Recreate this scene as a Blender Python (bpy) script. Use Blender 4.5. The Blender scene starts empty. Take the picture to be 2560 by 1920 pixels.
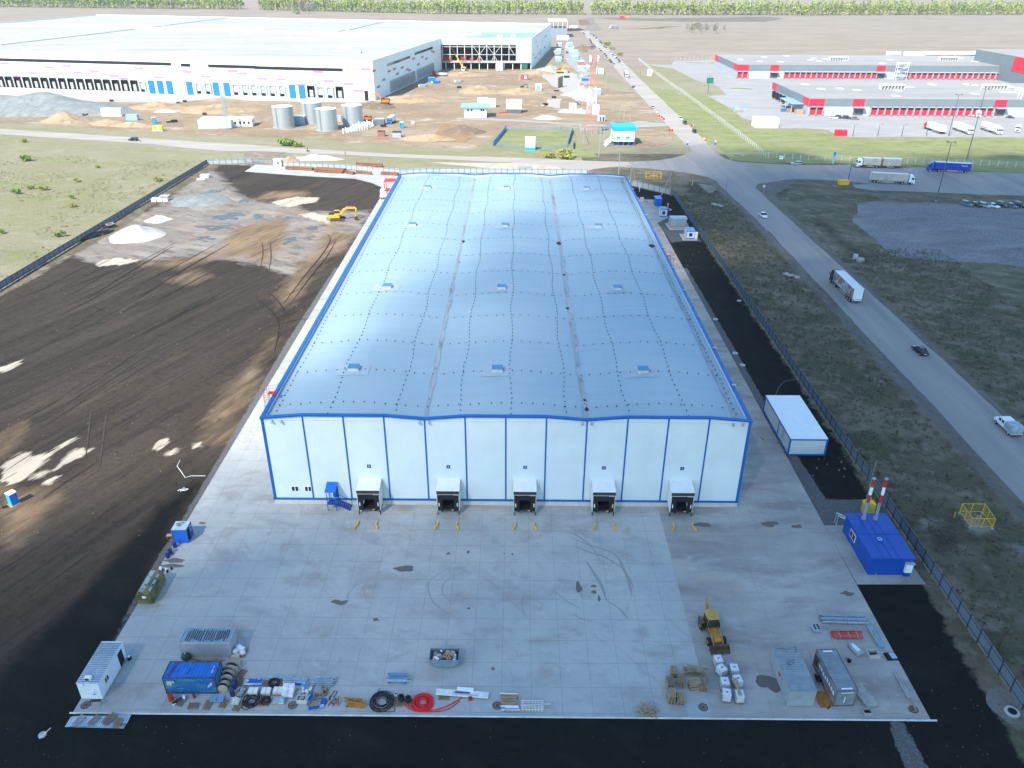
import bpy,math,random
import numpy as np
from mathutils import Vector,Matrix,noise
random.seed(7)
C=bpy.context.scene
COL=C.collection
rad=math.radians
# ---------------------------------------------------------------- camera
CAM=Vector((1.379,-98.829,74.488));PITCH,YAW,ROLL,FPX=.491343,-.004916,.004609,1950.17
fw=Vector((math.sin(YAW)*math.cos(PITCH),math.cos(YAW)*math.cos(PITCH),-math.sin(PITCH)))
rt0=Vector((math.cos(YAW),-math.sin(YAW),0));up0=rt0.cross(fw)
RT=rt0*math.cos(ROLL)+up0*math.sin(ROLL);UP=-rt0*math.sin(ROLL)+up0*math.cos(ROLL)
cd=bpy.data.cameras.new('camera');co=bpy.data.objects.new('camera',cd);COL.objects.link(co)
cd.sensor_width=36;cd.lens=FPX/2560*36;cd.clip_end=12000;cd.clip_start=1
co.matrix_world=Matrix(((RT.x,UP.x,-fw.x,CAM.x),(RT.y,UP.y,-fw.y,CAM.y),(RT.z,UP.z,-fw.z,CAM.z),(0,0,0,1)))
C.camera=co
C.render.resolution_x,C.render.resolution_y=1024,768
# ---------------------------------------------------------------- light
SD=Vector((-.52,-.83,1.0)).normalized()
ELEV=math.asin(SD.z);AZ=math.atan2(SD.x,SD.y)
W=bpy.data.worlds.new('World');C.world=W;W.use_nodes=True
nt=W.node_tree;bg=nt.nodes['Background']
sk=nt.nodes.new('ShaderNodeTexSky');sk.sky_type='NISHITA';sk.sun_disc=False
sk.sun_elevation=ELEV;sk.sun_rotation=AZ;sk.air_density=1.0;sk.dust_density=.2;sk.ozone_density=.3
tn=nt.nodes.new('ShaderNodeMixRGB');tn.blend_type='MULTIPLY';tn.inputs[0].default_value=1;tn.inputs[2].default_value=(.84,1.02,1.08,1);nt.links.new(sk.outputs[0],tn.inputs[1]);nt.links.new(tn.outputs[0],bg.inputs[0]);bg.inputs[1].default_value=.138
sl=bpy.data.lights.new('sun','SUN');sl.energy=3.75;sl.angle=rad(.5);sl.color=(1,.93,.82)
so=bpy.data.objects.new('sun',sl);COL.objects.link(so);so.rotation_euler=SD.to_track_quat('Z','Y').to_euler()
C.view_settings.view_transform='Standard';C.view_settings.look='None';C.view_settings.exposure=1.35;C.view_settings.gamma=1
C.render.engine='CYCLES';C.cycles.max_bounces=5;C.cycles.transparent_max_bounces=8;C.cycles.volume_bounces=0
# ---------------------------------------------------------------- photo pixel (2560 wide) -> point of the place at height z
def G(u,v,z=0.0):
 d=fw+RT*((u-1280)/FPX)-UP*((v-960)/FPX);s=(z-CAM.z)/d.z
 p=CAM+d*s;return Vector((p.x,p.y,z))
def frame(ox,oy,s):return lambda x,y,z=0.0:G(ox+x/s,oy+y/s,z)
q=3.456
F=frame(0,0,2212/2560)
t1,t2,t3,t4=[frame(640*i,0,q)for i in range(4)]
u1,u2,u3,u4=[frame(640*i,220,q)for i in range(4)]
m1,m2,m3,m4=[frame(640*i,400,q)for i in range(4)]
n1,n2,n3,n4=[frame(640*i,880,q)for i in range(4)]
d1=frame(150,1540,5.53);d2=frame(390,1540,6.38);d3=frame(580,1660,6.9125);d4=frame(880,1580,5.82)
d5=frame(1230,1580,5.144);d6=frame(1640,1480,5.185);d7=frame(1880,1520,4.809);d8=frame(300,1280,6.38)
e1=frame(1920,1240,q);e2=frame(2200,1540,4.367);e3=frame(560,1340,3.253);e4=frame(1200,1300,3.16)
e5=frame(1100,60,6.9125);e6=frame(1360,100,6.38);e7=frame(1140,180,6.9125);e8=frame(2160,220,5.53)
# ---------------------------------------------------------------- materials
MATS={}
def mat(name,col,rough=.7,metal=0,var=.12,scale=1.0,col2=None,bump=0,bscale=None,stretch=None,detail=5,contrast=None,spec=.3,rot=0):
 """procedural paint: colour broken up by noise in the object's own space, optional second colour and bump"""
 if name in MATS:return MATS[name]
 m=bpy.data.materials.new(name);m.use_nodes=True;t=m.node_tree;b=t.nodes['Principled BSDF']
 L=t.links.new;N=t.nodes.new
 tc=N('ShaderNodeTexCoord');mp=N('ShaderNodeMapping');L(tc.outputs['Object'],mp.inputs[0])
 if stretch:mp.inputs['Scale'].default_value=stretch
 mp.inputs['Rotation'].default_value=(0,0,rot)
 nz=N('ShaderNodeTexNoise');nz.inputs['Scale'].default_value=scale;nz.inputs['Detail'].default_value=detail;nz.inputs['Roughness'].default_value=.6
 L(mp.outputs[0],nz.inputs[0])
 r=N('ShaderNodeValToRGB');c=contrast or(.32,.68)
 r.color_ramp.elements[0].position,r.color_ramp.elements[1].position=c
 a=tuple(v*(1-var)for v in col);z=col2 or tuple(min(1,v*(1+var))for v in col)
 r.color_ramp.elements[0].color=(*a,1);r.color_ramp.elements[1].color=(*z,1)
 L(nz.outputs[0],r.inputs[0]);L(r.outputs[0],b.inputs['Base Color'])
 b.inputs['Roughness'].default_value=rough;b.inputs['Metallic'].default_value=metal
 b.inputs['Specular IOR Level'].default_value=spec
 if bump:
  n2=N('ShaderNodeTexNoise');n2.inputs['Scale'].default_value=bscale or scale*6;n2.inputs['Detail'].default_value=4
  L(mp.outputs[0],n2.inputs[0]);bp=N('ShaderNodeBump');bp.inputs['Strength'].default_value=1;bp.inputs['Distance'].default_value=bump
  L(n2.outputs[0],bp.inputs['Height']);L(bp.outputs[0],b.inputs['Normal'])
 MATS[name]=m;return m
def stack(t,tc,base,layers):
 L=t.links.new;N=t.nodes.new;last=N('ShaderNodeRGB');last.outputs[0].default_value=(*base,1);last=last.outputs[0]
 for col,sc,lo,hi,st,ro,seed,k in layers:
  mp0=N('ShaderNodeMapping');mp0.inputs['Rotation'].default_value=(0,0,ro);L(tc.outputs['Object'],mp0.inputs[0])
  mp=N('ShaderNodeMapping');mp.inputs['Scale'].default_value=(*st,1);mp.inputs['Location'].default_value=(seed*13.7,seed*7.3,seed);L(mp0.outputs[0],mp.inputs[0])
  nz=N('ShaderNodeTexNoise');nz.inputs['Scale'].default_value=sc;nz.inputs['Detail'].default_value=7;nz.inputs['Roughness'].default_value=.62;nz.inputs['Distortion'].default_value=.3
  L(mp.outputs[0],nz.inputs[0]);mr=N('ShaderNodeMapRange');mr.inputs[1].default_value=lo;mr.inputs[2].default_value=hi;mr.inputs[4].default_value=k
  L(nz.outputs[0],mr.inputs[0]);mx=N('ShaderNodeMixRGB');mx.inputs[2].default_value=(*col,1)
  L(mr.outputs[0],mx.inputs[0]);L(last,mx.inputs[1]);last=mx.outputs[0]
 return last
SRC={}
def layered(name,base,layers,rough=.95,bump=.15,bscale=1.2,spec=.15,zones=()):
 """ground material: base colour plus layers (colour, noise scale, threshold lo, hi, stretch, rotation, seed, strength);
    zones = (attribute holding metres inside a zone, source material name, raggedness m, softness m, noise scale, stretch, rotation)"""
 SRC[name]=(base,layers)
 m=bpy.data.materials.new(name);m.use_nodes=True;t=m.node_tree;b=t.nodes['Principled BSDF'];L=t.links.new;N=t.nodes.new
 tc=N('ShaderNodeTexCoord');last=stack(t,tc,base,layers);rg=None
 for at,src,amp,soft,ns,st,ro in zones:
  c=stack(t,tc,*SRC[src]);an=N('ShaderNodeAttribute');an.attribute_name=at
  mp0=N('ShaderNodeMapping');mp0.inputs['Rotation'].default_value=(0,0,ro);L(tc.outputs['Object'],mp0.inputs[0]);mp=N('ShaderNodeMapping');mp.inputs['Scale'].default_value=(*st,1);L(mp0.outputs[0],mp.inputs[0])
  nz=N('ShaderNodeTexNoise');nz.inputs['Scale'].default_value=ns;nz.inputs['Detail'].default_value=8;nz.inputs['Roughness'].default_value=.65;L(mp.outputs[0],nz.inputs[0])
  m1_=N('ShaderNodeMath');m1_.operation='SUBTRACT';L(nz.outputs[0],m1_.inputs[0]);m1_.inputs[1].default_value=.5
  m2_=N('ShaderNodeMath');m2_.operation='MULTIPLY_ADD';L(m1_.outputs[0],m2_.inputs[0]);m2_.inputs[1].default_value=amp*5;L(an.outputs['Fac'],m2_.inputs[2])
  mr=N('ShaderNodeMapRange');mr.inputs[1].default_value=-soft;mr.inputs[2].default_value=soft;L(m2_.outputs[0],mr.inputs[0])
  mx=N('ShaderNodeMixRGB');L(mr.outputs[0],mx.inputs[0]);L(last,mx.inputs[1]);L(c,mx.inputs[2]);last=mx.outputs[0]
  if at=='zone_water':
   rr=N('ShaderNodeMapRange');rr.inputs[3].default_value=rough;rr.inputs[4].default_value=.06;L(mr.outputs[0],rr.inputs[0]);L(rr.outputs[0],b.inputs['Roughness'])
 L(last,b.inputs['Base Color']);b.inputs['Specular IOR Level'].default_value=spec
 if not b.inputs['Roughness'].is_linked:b.inputs['Roughness'].default_value=rough
 if bump:
  nz=N('ShaderNodeTexNoise');nz.inputs['Scale'].default_value=bscale;nz.inputs['Detail'].default_value=8;nz.inputs['Roughness'].default_value=.7
  L(tc.outputs['Object'],nz.inputs[0]);bp=N('ShaderNodeBump');bp.inputs['Distance'].default_value=bump;L(nz.outputs[0],bp.inputs['Height']);L(bp.outputs[0],b.inputs['Normal'])
 MATS[name]=m;return m
def lines_on(m,specs,col=(.05,.05,.05),noise_amt=.0):
 """thin joint lines on a material: specs = (axis, spacing, offset, width, lo, hi of the other axis or None)"""
 t=m.node_tree;L=t.links.new;N=t.nodes.new;b=t.nodes['Principled BSDF']
 src=b.inputs['Base Color'].links[0].from_socket;tc=N('ShaderNodeTexCoord');sx=N('ShaderNodeSeparateXYZ');L(tc.outputs['Object'],sx.inputs[0])
 def mth(op,a,b_=None):
  n=N('ShaderNodeMath');n.operation=op
  for i,v in enumerate((a,b_)):
   if v is None:continue
   if isinstance(v,(int,float)):n.inputs[i].default_value=v
   else:L(v,n.inputs[i])
  return n.outputs[0]
 tot=None
 for ax,sp,off,wd,k in specs:
  v=mth('ADD',sx.outputs[ax],-off+sp*1000.5);v=mth('MODULO',v,sp);v=mth('ABSOLUTE',mth('SUBTRACT',v,sp/2))
  v=mth('LESS_THAN',v,wd/2);v=mth('MULTIPLY',v,k);tot=v if tot is None else mth('MAXIMUM',tot,v)
 mx=N('ShaderNodeMixRGB');L(tot,mx.inputs[0]);L(src,mx.inputs[1]);mx.inputs[2].default_value=(*col,1);L(mx.outputs[0],b.inputs['Base Color'])
 return m
def ribs(m,axis,pitch,depth):
 """corrugation as a bump wave"""
 t=m.node_tree;L=t.links.new;N=t.nodes.new;b=t.nodes['Principled BSDF'];tc=N('ShaderNodeTexCoord')
 w=N('ShaderNodeTexWave');w.bands_direction=axis;w.wave_profile='SIN';w.inputs['Scale'].default_value=math.pi*2/pitch/20;w.inputs['Distortion'].default_value=0
 L(tc.outputs['Object'],w.inputs[0]);bp=N('ShaderNodeBump');bp.inputs['Distance'].default_value=depth;bp.inputs['Strength'].default_value=1
 L(w.outputs['Fac'],bp.inputs['Height']);L(bp.outputs[0],b.inputs['Normal']);return m
 # ---------------------------------------------------------------- mesh builder
class MB:
 def __init__(s):s.v=[];s.f=[];s.mi=[];s.cur=0
 def mat(s,i):s.cur=i;return s
 def add(s,vs,fs):
  o=len(s.v);s.v+=[tuple(p)for p in vs]
  for f in fs:s.f.append(tuple(o+i for i in f));s.mi.append(s.cur)
  return s
 def box(s,x0,x1,y0,y1,z0,z1,M=None):
  vs=[Vector(p)for p in((x0,y0,z0),(x1,y0,z0),(x1,y1,z0),(x0,y1,z0),(x0,y0,z1),(x1,y0,z1),(x1,y1,z1),(x0,y1,z1))]
  if M:vs=[M@p for p in vs]
  return s.add(vs,[(3,2,1,0),(4,5,6,7),(0,1,5,4),(1,2,6,5),(2,3,7,6),(3,0,4,7)])
 def cb(s,c,d,rz=0,tilt=0,M=None):
  M2=Matrix.Translation(c)@Matrix.Rotation(rz,4,'Z')@Matrix.Rotation(tilt,4,'Y')
  if M:M2=M@M2
  return s.box(-d[0]/2,d[0]/2,-d[1]/2,d[1]/2,-d[2]/2,d[2]/2,M2)
 def prism(s,poly,a,b,plane='XZ'):
  """poly in plane, extruded between a and b along the third axis"""
  def P(p,t):return{'XZ':(p[0],t,p[1]),'YZ':(t,p[0],p[1]),'XY':(p[0],p[1],t)}[plane]
  n=len(poly);vs=[P(p,a)for p in poly]+[P(p,b)for p in poly]
  fs=[tuple(range(n)),tuple(range(2*n-1,n-1,-1))]+[(i,n+i,n+(i+1)%n,(i+1)%n)for i in range(n)]
  return s.add(vs,fs)
 def tube(s,pts,r,n=8,cap=True,close=False):
  pts=[Vector(p)for p in pts];k=len(pts);rs=r if isinstance(r,(list,tuple))else[r]*k;vs=[]
  for i,p in enumerate(pts):
   if close:d=pts[(i+1)%k]-pts[i-1]
   else:d=pts[min(i+1,k-1)]-pts[max(i-1,0)]
   if d.length<1e-9:d=Vector((0,0,1))
   d.normalize();a=d.cross(Vector((0,0,1)))
   if a.length<.05:a=d.cross(Vector((1,0,0)))
   a.normalize();b=d.cross(a)
   for j in range(n):t=2*math.pi*j/n+(math.pi/4 if n==4 else 0);vs.append(p+(a*math.cos(t)+b*math.sin(t))*rs[i])
  fs=[]
  for i in range(k if close else k-1):
   for j in range(n):fs.append((i*n+j,i*n+(j+1)%n,((i+1)%k)*n+(j+1)%n,((i+1)%k)*n+j))
  if cap and not close:fs+=[tuple(range(n-1,-1,-1)),tuple((k-1)*n+j for j in range(n))]
  return s.add(vs,fs)
 def cyl(s,x,y,z0,z1,r,n=16,r2=None):return s.tube([(x,y,z0),(x,y,z1)],[r,r if r2 is None else r2],n)
 def axle(s,c,w,r,ax='Y',n=14):
  d=Vector((0,w/2,0))if ax=='Y' else Vector((w/2,0,0));c=Vector(c);return s.tube([c-d,c+d],r,n)
 def blob(s,c,r,sub=2,j=.15,seed=0,sq=(1,1,1)):
  nu,nv=10,6;vs=[(0,0,1)];fs=[]
  for i in range(1,nv):
   for k in range(nu):th=math.pi*i/nv;ph=2*math.pi*k/nu;vs.append((math.sin(th)*math.cos(ph),math.sin(th)*math.sin(ph),math.cos(th)))
  vs.append((0,0,-1));out=[]
  for p in vs:
   p=Vector(p);f=1+j*noise.noise(p*1.7+Vector((seed,seed*.37,0)))*2
   out.append((c[0]+p.x*r*sq[0]*f,c[1]+p.y*r*sq[1]*f,c[2]+p.z*r*sq[2]*f))
  for k in range(nu):fs.append((0,1+k,1+(k+1)%nu))
  for i in range(nv-2):
   for k in range(nu):a=1+i*nu;fs.append((a+k,a+nu+k,a+nu+(k+1)%nu,a+(k+1)%nu))
  b=1+(nv-2)*nu
  for k in range(nu):fs.append((b+(k+1)%nu,b+k,len(vs)-1))
  return s.add(out,fs)
 def build(s,name,mats,parent=None,smooth=False,bevel=0):
  me=bpy.data.meshes.new(name);me.from_pydata(s.v,[],s.f)
  if not isinstance(mats,(list,tuple)):mats=[mats]
  for m in mats:me.materials.append(m)
  if len(mats)>1:me.polygons.foreach_set('material_index',s.mi)
  me.update()
  if smooth:me.shade_smooth()if hasattr(me,'shade_smooth')else me.polygons.foreach_set('use_smooth',[True]*len(me.polygons))
  o=bpy.data.objects.new(name,me);COL.objects.link(o)
  if parent:o.parent=parent
  if bevel:
   md=o.modifiers.new('bevel','BEVEL');md.width=bevel;md.segments=2;md.limit_method='ANGLE'
  return o
def tag(o,label,cat,group=None,kind=None):
 if label:o['label']=label
 if cat:o['category']=cat
 if group:o['group']=group
 if kind:o['kind']=kind
 return o
def thing(name,label,cat,loc=(0,0,0),rz=0,group=None):
 o=bpy.data.objects.new(name,None);COL.objects.link(o);o.location=loc;o.rotation_euler=(0,0,rz);o.empty_display_size=.1
 return tag(o,label,cat,group)
KIDS={}
def copy_tree(o,parent=None):
 c=o.copy();COL.objects.link(c);c.parent=parent
 for ch in[k for k in list(COL.objects)if k.parent==o]if o.name not in KIDS else KIDS[o.name]:copy_tree(ch,c)
 return c
def freeze(o):
 ks=[k for k in COL.objects if k.parent==o];KIDS[o.name]=ks
 for k in ks:freeze(k)
 return o
def dup(root,loc,rz=0,label=None,mats=None,scale=None,group=None):
 if root.name not in KIDS:freeze(root)
 c=copy_tree(root);c.location=loc;c.rotation_euler=(0,0,rz)
 if label:c['label']=label
 if group:c['group']=group
 if scale:c.scale=scale
 if mats:repaint(c,mats)
 return c
def repaint(c,mats):
 for k in[k for k in COL.objects if k.parent==c or(k.parent and k.parent.parent==c)]:
  nm=k.name.split('.')[0]
  if nm in mats:
   k.data=k.data.copy()
   for i in range(len(k.data.materials)):
    k.data.materials[i]=mats[nm]
    if isinstance(mats[nm],(list,tuple)):pass
def heading(a,b):return math.atan2(b.y-a.y,b.x-a.x)
class Once:
 """first request uses the prototype itself, later ones copy it"""
 def __init__(s,fn):s.fn=fn;s.p=None;s.used=False
 def __call__(s,loc,rz=0,label=None,mats=None,scale=None,group=None):
  if s.p is None:s.p=s.fn();freeze(s.p)
  if not s.used and not mats:
   s.used=True;o=s.p;o.location=loc;o.rotation_euler=(0,0,rz)
   if label:o['label']=label
   if group:o['group']=group
   if scale:o.scale=scale
   return o
  return dup(s.p,loc,rz,label,mats,scale,group)
 def finish(s):
  if s.p is not None and not s.used:
   def rm(o):
    for k in KIDS.get(o.name,[]):rm(k)
    bpy.data.objects.remove(o)
   rm(s.p)
ONCES=[]
def once(fn):o=Once(fn);ONCES.append(o);return o
# ================================================================ THE SETTING: ground, roads, cloud
def ragged(poly,step,amp,seed=0):
 out=[];n=len(poly)
 for i in range(n):
  a,b=Vector(poly[i][:2]),Vector(poly[(i+1)%n][:2]);k=max(1,min(160,int((b-a).length/step)))
  for j in range(k):
   p=a.lerp(b,j/k);w=amp
   q2=Vector((p.x/step/6,p.y/step/6,seed));q3=q2*4.1
   out.append((p.x+w*(noise.noise(q2)+.5*noise.noise(q3)),p.y+w*(noise.noise(q2+Vector((9,9,9)))+.5*noise.noise(q3+Vector((5,5,5))))))
 return out
def sheet(name,poly,z,m,step=0,amp=0,seed=0,kind='structure',label=None,cat=None):
 poly=[(p[0],p[1])for p in poly]
 if step:poly=ragged(poly,step,amp,seed)
 a=sum(poly[i][0]*poly[(i+1)%len(poly)][1]-poly[(i+1)%len(poly)][0]*poly[i][1]for i in range(len(poly)))
 if a<0:poly=poly[::-1]
 o=MB().add([(x,y,z)for x,y in poly],[tuple(range(len(poly)))]).build(name,m)
 return tag(o,label,cat,None,kind)
def around(c,rx,ry,seed,n=18,rz=0,j=.35):
 out=[]
 for i in range(n):
  t=2*math.pi*i/n;f=1+j*2*noise.noise(Vector((math.cos(t)*1.3+seed*3.1,math.sin(t)*1.3,seed)))
  x,y=rx*f*math.cos(t),ry*f*math.sin(t);out.append((c[0]+x*math.cos(rz)-y*math.sin(rz),c[1]+x*math.sin(rz)+y*math.cos(rz)))
 return out
I=(1,1)
TR=rad(-66)
m_field=layered('dry_grassland',(.225,.205,.115),[((.27,.24,.17),.006,.42,.6,(1,1.6),.2,1,.9),((.205,.21,.09),.035,.5,.64,(1,2.2),.1,2,.85),((.30,.27,.19),.09,.52,.68,(1,2),-.1,3,.75),((.15,.17,.07),.3,.52,.7,(1,1.6),0,4,.6),((.33,.30,.22),.9,.55,.75,I,0,5,.5),((.11,.11,.065),1.7,.56,.74,I,0,6,.5)],bump=.5,bscale=1.1)
m_plain=layered('far_dry_field',(.24,.192,.15),[((.30,.245,.19),.012,.4,.62,(1,3),.05,7,.9),((.19,.16,.12),.05,.5,.7,(1,2.5),0,8,.7),((.19,.20,.10),.02,.58,.75,(1,2),.1,9,.6),((.33,.28,.225),.35,.5,.7,(1,2),0,10,.5),((.12,.10,.075),1.1,.55,.75,I,0,12,.45)],bump=.5,bscale=.9)
m_verge=layered('rough_verge_grass',(.112,.095,.06),[((.19,.15,.11),.06,.46,.62,(1,2),.3,11,.85),((.052,.068,.028),.1,.5,.66,I,0,12,.8),((.24,.195,.145),.25,.52,.68,(1,1.5),.6,13,.8),((.05,.052,.03),.5,.52,.7,I,0,14,.7),((.17,.15,.11),1.3,.55,.75,I,0,15,.5)],bump=.5,bscale=1.3)
m_lawn=layered('green_strip_grass',(.20,.215,.085),[((.26,.255,.125),.05,.45,.62,(1,3),.1,21,.8),((.10,.14,.045),.15,.5,.68,(1,2),0,22,.7),((.25,.215,.155),.1,.55,.7,(1,2),0,23,.6),((.08,.10,.04),.9,.55,.75,I,0,24,.4)],bump=.35)
m_soil=layered('black_topsoil',(.040,.030,.0225),[((.060,.046,.035),.05,.4,.62,(.25,1),TR,31,.9),((.024,.019,.016),.35,.5,.66,(.06,1),TR,32,.75),((.075,.057,.041),.16,.54,.72,(.18,1),TR,33,.75),((.085,.06,.038),.05,.6,.72,(.3,1),TR,34,.55),((.014,.012,.011),1.1,.56,.66,(.05,1),TR,35,.7),((.095,.08,.065),2.4,.6,.74,I,0,36,.5),((.012,.010,.009),.9,.5,.7,I,0,37,.5)],bump=.16,bscale=1.6)
m_black=layered('dark_wet_soil',(.0075,.0068,.0062),[((.016,.015,.013),.25,.5,.7,(.5,1),.4,41,.8),((.02,.022,.012),.6,.6,.75,I,0,42,.6),((.035,.033,.028),3.5,.68,.78,I,0,43,.6)],bump=.12,bscale=2)
m_mud=layered('grey_gravel_mud',(.19,.165,.14),[((.27,.24,.205),.08,.45,.62,(1,2),.3,51,.85),((.10,.082,.066),.16,.52,.66,(1,2.4),.5,52,.8),((.05,.042,.036),.4,.6,.7,(1,2.2),.4,53,.75),((.32,.29,.25),.7,.58,.74,I,0,54,.5),((.24,.155,.085),.06,.56,.68,I,0,55,.6)],bump=.14,bscale=1.4)
m_ochre=layered('ochre_clay',(.17,.115,.068),[((.25,.17,.098),.12,.42,.6,(.4,1),TR,61,.8),((.06,.046,.036),.3,.5,.66,(.2,1),TR,62,.85),((.20,.175,.145),.1,.55,.7,I,0,63,.7),((.035,.029,.024),1,.55,.68,(.15,1),TR,64,.7)],bump=.14)
m_dirt=layered('construction_dirt',(.235,.172,.108),[((.31,.24,.165),.02,.42,.6,(1,2),.1,71,.85),((.23,.155,.088),.035,.52,.66,(1,1.8),-.2,72,.85),((.42,.36,.28),.09,.56,.68,(1,2),0,73,.8),((.16,.115,.075),.14,.56,.68,(1,2),.3,74,.75),((.50,.44,.36),.5,.6,.74,I,0,75,.6),((.12,.09,.06),.7,.6,.72,(1,2),0,76,.6)],bump=1.0,bscale=.12)
m_sandy=layered('pale_silt',(.40,.35,.28),[((.30,.26,.21),.4,.5,.66,(.2,1),TR,81,.7),((.12,.10,.08),.9,.6,.7,(.15,1),TR,82,.8)],bump=.06)
m_gravel=layered('gravel',(.105,.10,.10),[((.15,.145,.145),3.5,.42,.62,I,0,91,.9),((.06,.058,.06),5,.5,.62,I,0,92,.9),((.085,.075,.068),.06,.5,.66,(1,2),0,93,.5)],bump=.08,bscale=6)
m_parking=layered('coarse_gravel_lot',(.175,.17,.175),[((.27,.26,.27),1.7,.46,.6,I,0,94,.9),((.07,.068,.07),2.6,.5,.6,I,0,95,.9),((.11,.10,.093),.05,.5,.66,(1,2.4),0,96,.6),((.25,.24,.23),.06,.5,.62,(1,2.4),0,97,.5)],bump=.1,bscale=4)
m_road=layered('old_asphalt',(.235,.225,.215),[((.30,.275,.25),.05,.4,.62,(1.6,.12),0,101,.7),((.16,.16,.165),.3,.5,.7,(1,.05),0,102,.5),((.34,.32,.29),.1,.55,.72,(2,.2),0,103,.5),((.13,.13,.13),1.2,.6,.75,I,0,104,.4)],bump=.01,bscale=6)
m_road2=layered('worn_gravel_road',(.31,.28,.245),[((.37,.34,.30),.1,.45,.6,(.1,1),-.17,105,.7),((.28,.25,.22),.2,.52,.7,(.1,1),-.17,106,.6),((.24,.21,.18),.8,.6,.75,I,0,107,.4)],bump=.02,bscale=4)
m_asph=layered('truck_yard_asphalt',(.15,.15,.155),[((.20,.20,.205),2.0,.45,.62,I,0,108,.8),((.10,.10,.105),2.6,.5,.64,I,0,109,.7),((.19,.185,.18),.04,.45,.6,(.5,2),.1,110,.5),((.24,.225,.205),.025,.52,.64,I,0,111,.5)],bump=.02,bscale=5)
m_shoulder=layered('dirt_shoulder',(.13,.115,.10),[((.19,.17,.15),.4,.45,.65,(2,.3),0,112,.7),((.07,.068,.05),.7,.52,.7,I,0,113,.8)],bump=.08)
m_yard=layered('pale_paving',(.27,.265,.255),[((.32,.315,.305),.05,.4,.62,(1,3),0,114,.8),((.23,.225,.22),.3,.55,.7,(1,2),0,115,.5)],bump=0)
m_conc=layered('concrete_slabs',(.34,.355,.355),[((.42,.42,.40),.07,.42,.6,(1,1.4),0,121,.8),((.28,.285,.285),.16,.5,.68,(1,1.7),.2,122,.7),((.46,.455,.43),.5,.56,.7,I,0,123,.5),((.24,.215,.185),.13,.54,.70,(1,1.5),0,124,.65),((.25,.235,.215),.28,.58,.74,I,0,130,.6),((.13,.12,.11),1.3,.70,.78,I,0,125,.6),((.30,.29,.27),3,.5,.7,I,0,126,.35),((.24,.235,.23),.9,.6,.72,(.12,1),.9,127,.35)],bump=.006,bscale=5,rough=.9)
lines_on(m_conc,[(0,3.5,0,.06,.38),(1,3.6,-2.6,.06,.42)],col=(.10,.10,.10))
m_concold=layered('stained_old_concrete',(.315,.295,.27),[((.40,.385,.36),.08,.42,.6,(1,1.8),0,131,.8),((.22,.20,.185),.13,.48,.64,(.6,1.8),0,132,.8),((.37,.30,.20),.09,.58,.7,I,0,133,.6),((.25,.245,.24),.3,.5,.7,(.4,1.6),0,134,.7),((.10,.09,.08),1.0,.68,.76,I,0,135,.6),((.42,.41,.39),.5,.58,.72,I,0,136,.5)],bump=.006,bscale=5,rough=.9)
lines_on(m_concold,[(0,3.5,2.8,.06,.3),(1,7.2,-6.2,.06,.3)],col=(.12,.11,.10))
sheet('ground',[(-5000,-400),(5000,-400),(5000,9000),(-5000,9000)],0,m_field)
sheet('field',[(-2600,640),(-640,560),(-300,760),(60,640),(70,560),(80.5,470),(95,600),(98,540),(112,640),(2600,640),(2600,5200),(-2600,5200)],.03,m_plain,40,12,1)
sheet('earth_track',[t3(650,150),t3(700,150),t3(770,260),t3(690,270),t3(640,262)],.05,m_mud,8,3,2)
sheet('burnt_ground',[t3(740,158),t3(900,172),t3(1400,190),t3(2212,188),t4(0,185),t4(150,160),t4(0,145),t3(1900,150),t3(1200,160),t3(900,150)],.055,layered('burnt_grass',(.12,.10,.085),[((.22,.18,.14),.03,.45,.6,(1,4),0,3,.9)]),12,9,4)
sheet('earth_patch',[t3(570,170),t3(640,165),t3(690,215),t3(590,220)],.06,m_ochre,8,3,5)
sheet('dark_strip',[t3(420,250),t3(540,235),t3(640,262),t3(420,275)],.06,m_soil,8,3,6)
sheet('dark_strip',[t3(900,255),t3(1330,230),t3(1500,222),t3(1300,248),t3(1000,252)],.06,m_ochre,10,4,7)
# roads
Y0=-160
#sheet('dirt_shoulder', [(78.8, Y0), (95.2, Y0), (95.6, 190), (99, 225), (80.8, 240), (79.6, 200)], .012, m_shoulder, 2, 1.1, 3)
sheet('road',[(81.6,Y0),(92.6,Y0),(93.6,60),(93.2,150),(93,215),(80,215),(82.2,150)],.024,m_road,3,.5,8)
jn=[u3(620,730),u3(750,640),u3(1000,636),u3(1250,628),u3(1400,602),u3(1520,565),u3(1558,545),u3(1490,480),u3(1640,450),u3(1760,560),u3(1850,610),u3(1960,640),u3(2212,655),u4(180,664),u4(560,668),u4(700,660),u4(745,690),u4(1190,694),u4(1300,684),u4(1760,722),u4(2212,738),u4(2900,770),m4(2900,340),m4(2212,312),m4(1850,300),m4(1300,275),m4(900,262),m4(760,240),m4(735,215),m4(900,209),m4(740,188),m4(300,163),m4(150,170),m4(20,195),m3(2140,205),m3(2108,235),m3(2130,300),m4(0,365),m3(2212,620),m3(2090,505),m3(1950,340),m3(1860,250),m3(1790,195),m3(1690,148),m3(1500,110),m3(1200,76),m3(900,60),m3(700,72),m3(620,112)]
sheet('junction',jn,.03,m_road,3,.7,9)
rd=[(-900,478),u1(0,352),u1(1100,425),u1(2212,495),u2(300,520),u2(1200,570),u2(2212,602),u3(700,632),u3(1050,640),u3(1100,655),m3(700,78),u3(560,740),u3(420,690),u3(0,652),u2(2212,645),u2(1400,606),u2(600,572),u2(60,556),u1(1900,545),u1(1300,485),u1(600,438),u1(0,400),(-900,462)]
sheet('gravel_road',rd,.036,m_road2,4,.6,10)
sheet('far_road',[u3(1505,500),u3(1680,480),(93.2,320),(93.8,480),(95.5,700),(96,1034),(84,1034),(83.2,700),(82,460),(81.6,335)],.042,m_road2,6,.7,11)
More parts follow.
